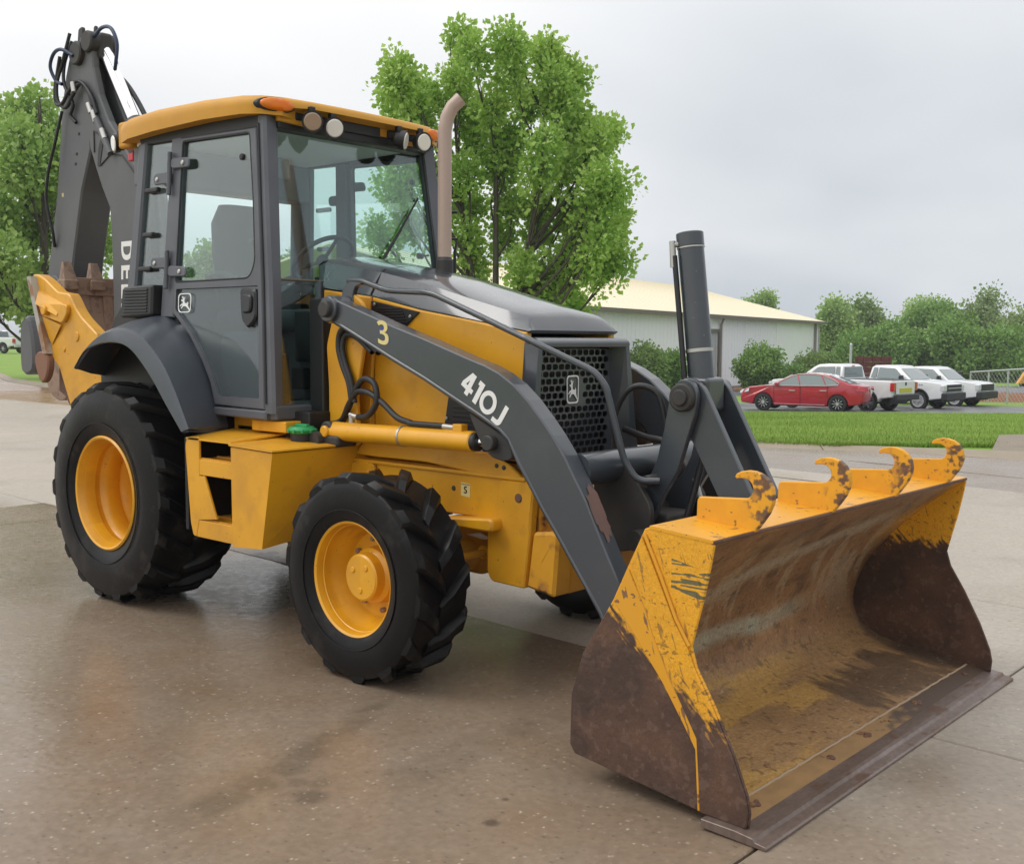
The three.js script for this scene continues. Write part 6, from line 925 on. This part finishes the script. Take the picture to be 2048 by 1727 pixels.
// ================================================================ warehouse
{
  const C0 = at(1085, 620, 52.5), C1 = at(1638, 646, 101), A = C1.clone().sub(C0).setY(0), LEN = A.length(); A.normalize();
  const N = V(-A.z, 0, A.x); if (N.dot(CAM.clone().sub(C0)) < 0) N.negate();           // towards the camera
  const B = grp('warehouse'); B.position.set(C0.x, 0, C0.z); B.rotation.y = Math.atan2(-A.z, A.x); tag(B, 'long white metal warehouse with a cream roof behind the shrubs', 'warehouse');
  // in its own axes: x along the wall, z towards the camera (or away), y up
  const sgn = V(0, 0, 1).applyEuler(B.rotation).dot(N) > 0 ? 1 : -1, y0 = -1.9, ye = 3.12, yr = 6.5, W = 24.5;
  const wallM = std({ map: mkTex(256, 256, (u, v) => { const n = tileNoise(u, v, 5, 4), s = vnoise(u * 60, v * 3); return S(0.86 + 0.05 * n - 0.03 * s, 0.86 + 0.05 * n - 0.03 * s, 0.88 + 0.05 * n - 0.03 * s); }), roughness: 0.55 });
  const roofM = std({ map: mkTex(256, 256, (u, v) => { const n = tileNoise(u, v, 6, 4); return S(0.80 + 0.06 * n, 0.72 + 0.06 * n, 0.52 + 0.06 * n); }), roughness: 0.6 });
  const trimM = std({ rgb: [0.16, 0.14, 0.11], roughness: 0.6 });
  const Z = (z) => z * sgn, bx = (a, b, c, d, e, f) => box(a, b, c, d, Math.min(Z(e), Z(f)), Math.max(Z(e), Z(f)), 0);
  const door = LEN - (LEN > 40 ? 26.5 : 20);
  add('wall', [bx(0, door - 3.2, y0, ye, -0.3, 0), bx(door, LEN, y0, ye, -0.3, 0), bx(door - 3.2, door, 2.2, ye, -0.3, 0), plate([[-W, y0], [0, y0], [0, ye], [-W / 2, yr - 0.1], [-W, ye]], -0.3, 0, 0).rotateY(sgn > 0 ? -Math.PI / 2 : Math.PI / 2).translate(LEN, 0, 0)], wallM, B);
  const ribs = []; for (let x = 0.3; x < LEN; x += 0.6) if (x < door - 3.2 || x > door) ribs.push(bx(x, x + 0.06, y0, ye, 0.0, 0.014)); add('wall_rib', ribs, wallM, B, { kind: 'stuff' });
  const seams = []; for (const x of [6, LEN - 21, LEN - 13, LEN - 6]) seams.push(bx(x, x + 0.02, y0, ye, 0.002, 0.02)); for (const s of seams) add('panel_joint', s, wallM, B);
  const slope = (za, ya, zb, yb, t) => hull([[-0.5, ya, Z(za)], [LEN + 0.35, ya, Z(za)], [-0.5, yb, Z(zb)], [LEN + 0.35, yb, Z(zb)], [-0.5, ya - t, Z(za)], [LEN + 0.35, ya - t, Z(za)], [-0.5, yb - t, Z(zb)], [LEN + 0.35, yb - t, Z(zb)]]);
  add('roof', [slope(0.45, ye + 0.12, -W / 2, yr, 0.1)], roofM, B); add('roof', [slope(-W - 0.45, ye + 0.12, -W / 2, yr, 0.1)], roofM, B);
  const rr = []; for (let x = 0; x < LEN; x += 1.2) rr.push(hull([[x, ye + 0.14, Z(0.42)], [x + 0.07, ye + 0.14, Z(0.42)], [x, yr + 0.03, Z(-W / 2)], [x + 0.07, yr + 0.03, Z(-W / 2)], [x, ye + 0.1, Z(0.42)], [x + 0.07, yr - 0.02, Z(-W / 2)]])); add('roof_rib', rr, roofM, B, { kind: 'stuff' });
  add('gutter', bx(-0.5, LEN + 0.3, ye - 0.12, ye + 0.1, 0.4, 0.58), trimM, B);
  add('corner_trim', bx(LEN - 0.12, LEN + 0.04, y0, ye, 0.04, 0.1), std({ rgb: [0.5, 0.5, 0.52], roughness: 0.5 }), B);
  add('downspout', [bx(LEN - 1.6, LEN - 1.42, y0, ye - 0.1, 0.06, 0.22)], std({ rgb: [0.25, 0.22, 0.21], roughness: 0.5 }), B);
  add('downspout', [bx(door + 0.15, door + 0.3, y0, ye - 0.5, 0.06, 0.2), cyl([door + 0.22, ye - 0.5, Z(0.13)], [door - 0.15, ye - 0.1, Z(0.45)], 0.07)], std({ rgb: [0.33, 0.30, 0.29], roughness: 0.5 }), B);
  add('sliding_door', [bx(door - 3.2, door - 1.7, y0, 2.1, -0.25, -0.15), bx(door - 1.6, door, y0, 2.1, -0.2, -0.1)], std({ rgb: [0.42, 0.43, 0.44], roughness: 0.6 }), B);
  add('door_frame', [bx(door - 3.35, door - 3.2, y0, 2.3, -0.05, 0.08), bx(door, door + 0.12, y0, 2.3, -0.05, 0.08), bx(door - 3.2, door, 2.1, 2.3, -0.05, 0.08)], trimM, B);
  add('side_door', [bx(door - 8.5, door - 7.4, y0, 0.35, 0.0, 0.05)], std({ rgb: [0.35, 0.34, 0.33], roughness: 0.6 }), B); add('door_hood', bx(door - 8.8, door - 7.1, 0.35, 0.5, 0.0, 0.5), trimM, B);
  add('footing', bx(-0.1, LEN, y0 - 0.3, y0 + 0.3, -0.02, 0.05), std({ rgb: [0.28, 0.22, 0.15], roughness: 0.9 }), B);
  const bed = [at(1300, 775, 58), at(1490, 785, 74), at(1490, 775, 80), at(1300, 770, 62)].map((p) => p.setY(0));
  sheet('planting_bed', bed, std({ rgb: [0.30, 0.14, 0.07], roughness: 1 }), 0.03, 6);
}
// ================================================================ vehicles
const carWhite = phys({ rgb: [0.74, 0.75, 0.76], roughness: 0.35, clearcoat: 1, clearcoatRoughness: 0.06 }), carRed = phys({ rgb: [0.42, 0.008, 0.026], roughness: 0.35, clearcoat: 1, clearcoatRoughness: 0.05 });
const glassDark = phys({ rgb: [0.16, 0.2, 0.2], roughness: 0.06, clearcoat: 1 }), trimBlack = phys({ rgb: [0.02, 0.02, 0.022], roughness: 0.5 }), carTyre = phys({ rgb: [0.018, 0.018, 0.019], roughness: 0.7 }), alloy = phys({ rgb: [0.62, 0.62, 0.64], metalness: 0.7, roughness: 0.3 }), lampRed = phys({ rgb: [0.5, 0.012, 0.02], roughness: 0.15, clearcoat: 1 }), lampClear = phys({ rgb: [0.55, 0.57, 0.6], roughness: 0.12, clearcoat: 1 });
function place(name, label, cat, p, dirPx, group) { const g = grp(numbered(name)); g.position.copy(p); g.rotation.y = Math.atan2(-dirPx.z, dirPx.x); tag(g, label, cat, group); return g; }
function carWheel(parent, x, z, R, w, spokes) {
  const s = Math.sign(z), g = grp('wheel', parent), zo = z + s * w / 2;
  const t = lathe([[R * 0.66, w / 2 - 0.02], [R * 0.72, w / 2], [R * 0.93, w / 2 - 0.01], [R, w / 2 - 0.05], [R, -w / 2 + 0.05], [R * 0.93, -w / 2 + 0.01], [R * 0.66, -w / 2]], 32); t.translate(x, R, z); add('tyre', t, carTyre, g);
  const rim = [lathe([[R * 0.60, 0.03], [R * 0.67, 0.035], [R * 0.68, 0.02], [R * 0.6, -0.06], [0.02, -0.06]], 32).scale(1, 1, s).translate(x, R, zo - s * 0.035)]; add('rim', rim, phys({ rgb: [0.55, 0.55, 0.57], metalness: 0.2, roughness: 0.4 }), g);
  const sp = []; for (let i = 0; i < spokes; i++) { const a = i / spokes * 6.283, b = 0.5 / spokes * 2.0; sp.push(hull([[-b, 0.13], [b, 0.13], [-b * 0.9, 0.63], [b * 0.9, 0.63]].flatMap(([da, r]) => [[x + Math.cos(a + da) * r * R, R + Math.sin(a + da) * r * R, zo - s * 0.02], [x + Math.cos(a + da) * r * R, R + Math.sin(a + da) * r * R, zo - s * 0.05]]))); }
  sp.push(cyl([x, R, zo - s * 0.05], [x, R, zo - s * 0.005], R * 0.2, R * 0.17, 16)); add('spoke', sp.length > 2 ? sp : sp, alloy, g, { kind: 'stuff' });
}
function arch(x, R, y, n = 10, a0 = Math.PI, a1 = 0) { return Array.from({ length: n + 1 }, (_, i) => { const a = mix(a0, a1, i / n); return [x + R * Math.cos(a), Math.max(y, 0) + R * Math.sin(a)]; }); }
function bodyShell(prof, hw, o) {     // side profile drawn out to the width, then narrowed above the belt and at the ends
  const g = new THREE.ExtrudeGeometry(shape(prof), { depth: hw * 2 - 0.12, bevelEnabled: true, bevelThickness: 0.06, bevelSize: 0.05, bevelOffset: -0.05, bevelSegments: 3, steps: 8 }); g.translate(0, 0, -hw + 0.06);
  return toCreasedNormals(warp(g, (v) => { const e = Math.abs(v.x / o.half); v.z *= 1 - o.nose * Math.pow(e, 5); v.x -= Math.sign(v.x) * o.bow * Math.pow(Math.abs(v.z) / hw, 2) * sst(e, 0.8, 1); if (v.y > o.belt) v.z *= 1 - o.tumble * (v.y - o.belt) / 0.5; else v.z *= 1 - 0.05 * clamp((0.5 - v.y) / 0.4); }), 0.6);
}
function pane(parent, pts, hw, o, name = 'window', mat = glassDark) { for (const s of [1, -1]) add(name, hull(pts.map(([x, y, dz]) => [x, y, s * (hw * (1 - o.tumble * Math.max(0, y - o.belt) / 0.5) + (dz ?? 0.004))]).flatMap((p) => [p, [p[0], p[1], p[2] - s * 0.03]])), mat, parent); }
// sedan (drawn with its nose towards +x)
{
  const dir = ER.clone().multiplyScalar(-0.887).addScaledVector(ED, 0.462).normalize(), a = at(1541, 812, 45.4), c = at(1681, 817, 44.6), mid = a.clone().lerp(c, 0.5); mid.y = lotY(...rd(mid)) + 0.02;
  const g = place('sedan', 'dark red four door sedan parked on the wet car park', 'car', mid, dir), wb = 1.42, o = { half: 2.5, nose: 0.16, bow: 0.22, belt: 0.98, tumble: 0.27 };
  const prof = [[2.46, 0.30], [2.5, 0.45], [2.47, 0.66], [2.36, 0.80], [2.0, 0.92], [1.4, 1.0], [1.12, 1.03], [0.62, 1.29], [0.3, 1.42], [-0.1, 1.485], [-0.5, 1.49], [-0.95, 1.43], [-1.4, 1.27], [-1.85, 1.10], [-2.3, 1.06], [-2.44, 1.02], [-2.5, 0.78], [-2.48, 0.50], [-2.38, 0.34], [-1.8, 0.27], ...arch(-wb, 0.37, 0.33), [-1.0, 0.22], [1.0, 0.22], ...arch(wb, 0.37, 0.33), [1.85, 0.25]].reverse();
  add('body', bodyShell(prof, 0.925, o), carRed, g);
  pane(g, [[1.0, 1.0], [0.42, 1.30], [0.16, 1.40], [0.02, 1.02]], 0.925, o); pane(g, [[-0.02, 1.02], [0.1, 1.41], [-0.4, 1.43], [-0.75, 1.40], [-0.95, 1.04]], 0.925, o); pane(g, [[-0.99, 1.04], [-0.82, 1.385], [-1.12, 1.28], [-1.38, 1.14], [-1.36, 1.06]], 0.925, o, 'quarter_window');
  const zs = (y) => 0.925 * (1 - o.tumble * Math.max(0, y - o.belt) / 0.5) + 0.006;
  for (const s of [1, -1]) { const ch = (p) => sweepRound(p.map(([x, y]) => V(x, y, s * zs(y))), 0.016, 6); add('window_trim', [ch([[1.35, 0.985], [0.9, 0.995], [0, 1.005], [-0.95, 1.025], [-1.4, 1.05]]), ch([[1.1, 1.0], [0.45, 1.33], [0.12, 1.44], [-0.4, 1.455], [-0.82, 1.42], [-1.2, 1.28], [-1.46, 1.13], [-1.4, 1.05]])], alloy, g);
    add('door_handle', box(0.18, 0.42, 0.80, 0.83, s * 0.94 - 0.02, s * 0.94 + 0.02, 0.01), alloy, g); add('door_handle', box(-1.0, -0.76, 0.82, 0.85, s * 0.94 - 0.02, s * 0.94 + 0.02, 0.01), alloy, g);
    add('door_seam', [box(-0.02, -0.005, 0.32, 1.0, s * 0.926 - 0.006, s * 0.926 + 0.004, 0), box(1.0, 1.013, 0.34, 0.98, s * 0.926 - 0.006, s * 0.926 + 0.004, 0), box(-1.05, -1.037, 0.5, 1.03, s * 0.926 - 0.006, s * 0.926 + 0.004, 0)], trimBlack, g);
    add('sill_trim', box(-0.95, 0.98, 0.285, 0.30, s * 0.915 - 0.02, s * 0.915 + 0.012, 0.004), alloy, g);
    add('tail_light', hull([[-2.1, 0.94, s * 0.885], [-2.1, 0.86, s * 0.90], [-2.48, 0.98, s * 0.62], [-2.50, 0.84, s * 0.62], [-2.38, 0.99, s * 0.76], [-2.40, 0.82, s * 0.78]]), lampRed, g);
    add('headlight', hull([[2.32, 0.80, s * 0.70], [2.40, 0.66, s * 0.72], [1.98, 0.86, s * 0.90], [2.0, 0.74, s * 0.92], [2.45, 0.72, s * 0.55]]), lampClear, g);
    add('door_mirror', box(0.78, 0.95, 1.0, 1.12, s > 0 ? 0.93 : -1.12, s > 0 ? 1.12 : -0.93, 0.04), carRed, g); }
  add('windscreen', hull([[1.08, 1.05, 0.74], [1.08, 1.05, -0.74], [0.33, 1.435, 0.60], [0.33, 1.435, -0.60], [1.1, 1.04, 0.72], [0.4, 1.42, -0.6]]), glassDark, g);
  add('rear_window', hull([[-1.02, 1.43, 0.58], [-1.02, 1.43, -0.58], [-1.82, 1.135, 0.70], [-1.82, 1.135, -0.70], [-1.8, 1.12, 0], [-1.0, 1.40, 0]]), glassDark, g);
  add('boot_trim', [hull([[-2.16, 1.0, 0.86], [-2.5, 0.955, 0.45], [-2.5, 0.93, 0.45], [-2.16, 0.985, 0.872]]), hull([[-2.16, 1.0, -0.86], [-2.5, 0.955, -0.45], [-2.5, 0.93, -0.45], [-2.16, 0.985, -0.872]]), box(-2.515, -2.49, 0.93, 0.965, -0.45, 0.45, 0.01)], alloy, g);
  add('number_plate', box(-2.52, -2.495, 0.74, 0.88, -0.16, 0.16, 0.004), phys({ rgb: [0.7, 0.72, 0.75], roughness: 0.4 }), g);
  add('lower_bumper', box(-2.46, -2.3, 0.27, 0.40, -0.75, 0.75, 0.03), trimBlack, g);
  for (const x of [wb, -wb]) for (const z of [0.82, -0.82]) carWheel(g, x, z, 0.345, 0.23, 10);
}
function pickup(label, p, dir, opt = {}) {
  p.y = lotY(...rd(p)) + 0.02;
  const g = place('pickup_truck', label, 'pickup truck', p, dir), o = { half: 2.85, nose: 0.07, bow: 0.08, belt: 1.22, tumble: 0.2 }, wb = 1.72, R = 0.39, B = opt.body ?? carWhite;
  const cab = [[2.82, 0.52], [2.85, 0.75], [2.82, 1.08], [2.72, 1.16], [1.9, 1.24], [1.35, 1.27], [0.78, 1.74], [0.55, 1.85], [0.1, 1.885], [-0.42, 1.86], [-0.56, 1.78], [-0.62, 1.25], [-0.62, 0.45], [1.2, 0.45], ...arch(wb, 0.47, 0.42).map(([x, y]) => [x, y]), [2.3, 0.45]];
  const bed = [[-0.68, 0.5], [-0.68, 1.27], [-2.82, 1.27], [-2.86, 1.2], [-2.84, 0.62], [-2.3, 0.55], ...arch(-wb, 0.47, 0.42).map(([x, y]) => [x, y]), [-1.15, 0.5]];
  add('cab_body', bodyShell(cab, 1.0, o), B, g);
  const bd = bodyShell(bed.reverse(), 1.0, { ...o, belt: 9 }); add('cargo_bed', bd, B, g); add('bed_floor', box(-2.72, -0.76, 1.262, 1.28, -0.86, 0.86, 0.0), trimBlack, g);
  const ww = { ...o };
  pane(g, [[1.06, 1.30], [0.62, 1.70], [0.5, 1.755], [-0.2, 1.77], [-0.22, 1.31]], 1.0, ww);
  if (!opt.regular) pane(g, [[-0.28, 1.32], [-0.26, 1.765], [-0.45, 1.76], [-0.52, 1.32]], 1.0, ww, 'quarter_window');
  add('windscreen', hull([[1.36, 1.285, 0.86], [1.36, 1.285, -0.86], [0.80, 1.75, 0.72], [0.80, 1.75, -0.72], [1.38, 1.275, 0.4], [0.85, 1.74, 0]]), glassDark, g);
  add('rear_window', hull([[-0.615, 1.34, 0.78], [-0.615, 1.34, -0.78], [-0.575, 1.76, 0.68], [-0.575, 1.76, -0.68], [-0.635, 1.34, 0.7], [-0.595, 1.75, -0.6]]), glassDark, g);
  add('high_brake_lamp', box(-0.585, -0.55, 1.79, 1.825, -0.1, 0.1, 0.006), lampRed, g);
  add('grille', [box(2.80, 2.875, 0.80, 1.10, -0.66, 0.66, 0.02)], opt.chromeBar ? trimBlack : trimBlack, g); if (opt.chromeBar) { add('grille_bar', box(2.86, 2.89, 0.93, 0.965, -0.62, 0.62, 0.01), alloy, g); }
  add('bumper', [box(2.70, 2.96, 0.42, 0.76, -0.95, 0.95, 0.06)], opt.bumper ?? trimBlack, g);
  for (const s of [1, -1]) {
    add('headlight', box(2.66, 2.85, 0.82, 1.08, s > 0 ? 0.66 : -0.955, s > 0 ? 0.955 : -0.66, 0.03), lampClear, g); add('tail_light', box(-2.875, -2.72, 0.86, 1.2, s > 0 ? 0.78 : -0.995, s > 0 ? 0.995 : -0.78, 0.02), lampRed, g);
    add('door_seam', [box(-0.3, -0.287, 0.5, 1.28, s * 0.992, s * 1.003, 0), box(1.08, 1.093, 0.6, 1.26, s * 0.985, s * 1.0, 0)].map((q) => q), trimBlack, g); add('door_handle', box(-0.22, 0.02, 1.05, 1.09, s * 1.01 - 0.02, s * 1.01 + 0.02, 0.01), opt.chromeBar ? alloy : trimBlack, g);
    add('door_mirror', box(0.92, 1.06, 1.22, 1.46, s > 0 ? 1.0 : -1.24, s > 0 ? 1.24 : -1.0, 0.04), trimBlack, g); add('wheel_arch', [...[wb, -wb].map((x) => sweepRound(arch(x, 0.475, 0.42, 12).map(([a, b]) => V(a, b, s * 0.985)), 0.03, 6))], trimBlack, g);
    if (opt.sideMark) add('side_lettering', Array.from({ length: 9 }, (_, i) => box(opt.sideMark[0] + i * 0.1, opt.sideMark[0] + i * 0.1 + 0.06, 1.06, 1.11, s * 0.985, s * 1.004, 0)), phys({ rgb: [0.3, 0.3, 0.32], roughness: 0.5 }), g, { kind: 'stuff' });
  }
  add('rear_bumper', box(-3.0, -2.84, 0.5, 0.72, -0.94, 0.94, 0.03), opt.rearBumper ?? trimBlack, g);
  add('tailgate', box(-2.87, -2.845, 0.74, 1.23, -0.76, 0.76, 0.008), B, g); add('tailgate_handle', box(-2.885, -2.86, 1.08, 1.2, -0.06, 0.06, 0.006), trimBlack, g);
  if (opt.sticker) add('tailgate_sticker', box(-2.888, -2.869, 0.80, 0.97, -0.5, 0.5, 0), phys({ rgb: [0.55, 0.52, 0.04], roughness: 0.5 }), g, { label: 'yellow sticker on the tailgate' });
  add('underbody', box(-2.6, 2.6, 0.34, 0.6, -0.7, 0.7, 0.03), trimBlack, g);
  for (const x of [wb, -wb]) for (const z of [0.86, -0.86]) carWheel(g, x, z, R, 0.27, 6);
  return g;
}
{
  const ax = ER.clone().multiplyScalar(0.69).addScaledVector(ED, -0.724).normalize();       // the row of trucks stands on this line
  const p1 = at(1812, 812, 46.6).addScaledVector(ax, -2.9); pickup('white pickup truck facing left behind the red sedan, its tailgate with a yellow sticker', p1, ax.clone().negate(), { sticker: true, chromeBar: true });
  const p2 = at(1857, 812, 51.5).addScaledVector(ax, -1.72).addScaledVector(V(-ax.z, 0, ax.x), 0); pickup('white pickup truck facing right, middle one of the three parked together', p2, ax, { chromeBar: true, sideMark: [1.05] });
  const p3 = at(1927, 812, 57).addScaledVector(ax, -1.72); pickup('white pickup truck with black grille, the rightmost and farthest of the three', p3, ax, { regular: true, sideMark: [1.05] });
  const left = at(22, 705, 100), d4 = ER.clone().multiplyScalar(-0.93).addScaledVector(ED, 0.36).normalize(); pickup('white pickup truck at the left edge, seen behind the backhoe', left.addScaledVector(d4, 1.6), d4, { rearBumper: alloy });
  const ex = grp('excavator'); const e0 = at(2050, 795, 82); e0.y = lotY(...rd(e0)) + 0.3; ex.scale.setScalar(0.42); ex.position.copy(e0); ex.rotation.y = Math.atan2(-ER.z, ER.x); tag(ex, 'yellow excavator cut by the right picture edge behind the fence', 'excavator');
  add('cab_house', [box(0.2, 3.4, 1.0, 2.3, -1.2, 1.2, 0.1), box(0.6, 2.0, 2.3, 3.3, -1.1, 0.1, 0.1)], M.yellow, ex); add('track', [box(-0.4, 3.6, 0, 0.9, -1.5, -0.9, 0.3), box(-0.4, 3.6, 0, 0.9, 0.9, 1.5, 0.3)], M.black, ex);
  add('boom', plate([[0.6, 1.6], [0.3, 2.0], [-0.2, 4.2], [0.9, 4.6], [1.2, 4.3], [0.3, 4.0], [0.9, 2.0]], -0.25, 0.25, 0.02), M.yellow, ex); add('bucket', plate([[-1.4, 0.5], [-0.2, 0.5], [0.3, 2.2], [-0.2, 2.4], [-0.8, 1.4]], -0.5, 0.5, 0.03), M.yellow, ex);
  const sv = grp('suv'); const s0 = at(2006, 778, 150); s0.y = lotY(...rd(s0)) + 0.2; sv.position.copy(s0); sv.rotation.y = Math.atan2(-ER.z, ER.x); tag(sv, 'cream boxy vehicle far behind the gravel heap', 'suv');
  add('body', bodyShell([[2.2, 0.5], [2.2, 1.0], [1.1, 1.1], [0.7, 1.75], [-2.1, 1.78], [-2.25, 1.0], [-2.2, 0.45]].reverse(), 0.9, { half: 2.3, nose: 0.05, bow: 0.05, belt: 1.1, tumble: 0.1 }), phys({ rgb: [0.66, 0.58, 0.42], roughness: 0.4 }), sv); pane(sv, [[0.9, 1.15], [0.62, 1.65], [0.0, 1.68], [0.0, 1.15]], 0.9, { belt: 1.1, tumble: 0.1 }); pane(sv, [[-0.1, 1.15], [-0.1, 1.68], [-1.0, 1.68], [-1.0, 1.15]], 0.9, { belt: 1.1, tumble: 0.1 }); pane(sv, [[-1.1, 1.15], [-1.1, 1.68], [-2.0, 1.68], [-2.1, 1.15]], 0.9, { belt: 1.1, tumble: 0.1 });
  for (const x of [1.4, -1.4]) for (const z of [0.8, -0.8]) carWheel(sv, x, z, 0.36, 0.22, 6);
}
{ // things in the yard behind the trucks
  const galv = phys({ rgb: [0.5, 0.52, 0.53], metalness: 0.6, roughness: 0.45 });
  const tr = grp('flatbed_trailer'); const a = at(1736, 770, 78); a.y = lotY(...rd(a)); tr.position.copy(a); tr.rotation.y = Math.atan2(-ER.z, ER.x); tr.scale.set(0.42, 0.9, 0.6); tag(tr, 'dark red stake sided trailer behind the white truck bed', 'trailer');
  const redM = std({ rgb: [0.13, 0.03, 0.025], roughness: 0.7 }); add('deck', box(-2.6, 3.2, 1.0, 1.25, -1.1, 1.1, 0.02), redM, tr); for (let i = 0; i < 5; i++) add('stake', box(-2.5 + i * 1.35, -2.35 + i * 1.35, 1.25, 2.5, 0.95, 1.1, 0), redM, tr); for (let i = 0; i < 3; i++) add('board', box(-2.6, 3.2, 1.36 + i * 0.4, 1.7 + i * 0.4, 0.88, 0.94, 0), redM, tr); add('wheel', [cyl([1, 0.45, 0.8], [1, 0.45, 1.05], 0.45), cyl([2, 0.45, 0.8], [2, 0.45, 1.05], 0.45)], carTyre, tr, { kind: 'stuff' });
  const po = grp('steel_post'); const b = at(1700, 770, 62); b.y = lotY(...rd(b)); po.position.copy(b); tag(po, 'grey steel post behind the cab of the left white truck', 'post'); add('shaft', cyl([0, 0, 0], [0, 3.0, 0], 0.07), galv, po); add('cap', cyl([0, 3.0, 0], [0, 3.08, 0], 0.085, 0.03), galv, po);
  const fence = (label, pts, h, rail) => { const f = grp(numbered('chain_link_fence')); tag(f, label, 'fence'); const P = pts.map(([x, y, d]) => { const p = at(x, y, d), q = p.clone(); q.y = lotY(...rd(q)); return [q, p]; }); for (let i = 0; i + 1 < P.length; i++) { add('rail', cyl(P[i][1], P[i + 1][1], rail, rail, 8), galv, f); const n = 3; for (let k = 0; k < n; k++) { const t = k / n, lo = P[i][0].clone().lerp(P[i + 1][0], t), hi = P[i][1].clone().lerp(P[i + 1][1], t); add('post', cyl(lo, hi, rail * 1.1, rail * 1.1, 8), galv, f); }
      const wires = [], L = P[i][0].distanceTo(P[i + 1][0]); for (let s = -2.4; s < L; s += 0.4) for (const sg of [1, -1]) { const x0 = sg > 0 ? s : s + 2.4, x1 = sg > 0 ? s + 2.4 : s, c = (x) => clamp(x, 0, L) / L, yy = (x) => clamp((x - x0) / (x1 - x0)), A = (x) => P[i][0].clone().lerp(P[i + 1][0], c(x)).lerp(P[i][1].clone().lerp(P[i + 1][1], c(x)), yy(clamp(x, 0, L))); if (A(x0).distanceTo(A(x1)) > 0.1) wires.push(cyl(A(x0), A(x1), 0.006, 0.006, 3, false)); } add('mesh_wires', wires, galv, f, { kind: 'stuff' }); } };
  fence('chain link fence with a pale top rail at the right edge', [[1942, 744, 64], [2060, 737, 58], [2200, 730, 52]], 2, 0.045);
  const pipeRack = grp('pipe_rack'); const pr = [at(1752, 731, 66), at(1925, 745, 62)]; tag(pipeRack, 'dark long rack of pipes above the roofs of the white trucks', 'pipe rack');
  for (let k = 0; k < 3; k++) add('pipe', cyl(pr[0].clone().add(V(0, -k * 0.22, k * 0.1)), pr[1].clone().add(V(0, -k * 0.22, k * 0.1)), 0.07, 0.07, 8), M.darkMetal, pipeRack); for (const t of [0.05, 0.5, 0.95]) { const p = pr[0].clone().lerp(pr[1], t), q = p.clone(); q.y = lotY(...rd(q)); add('upright', cyl(q, p, 0.07, 0.07, 8), M.darkMetal, pipeRack); }
}
scene.fog = new THREE.FogExp2(new THREE.Color().setRGB(0.75, 0.78, 0.82), 0.0006);
scene.traverse((o) => { if (o.isMesh) { o.castShadow = true; o.receiveShadow = true; } });
renderer.render(scene, camera);
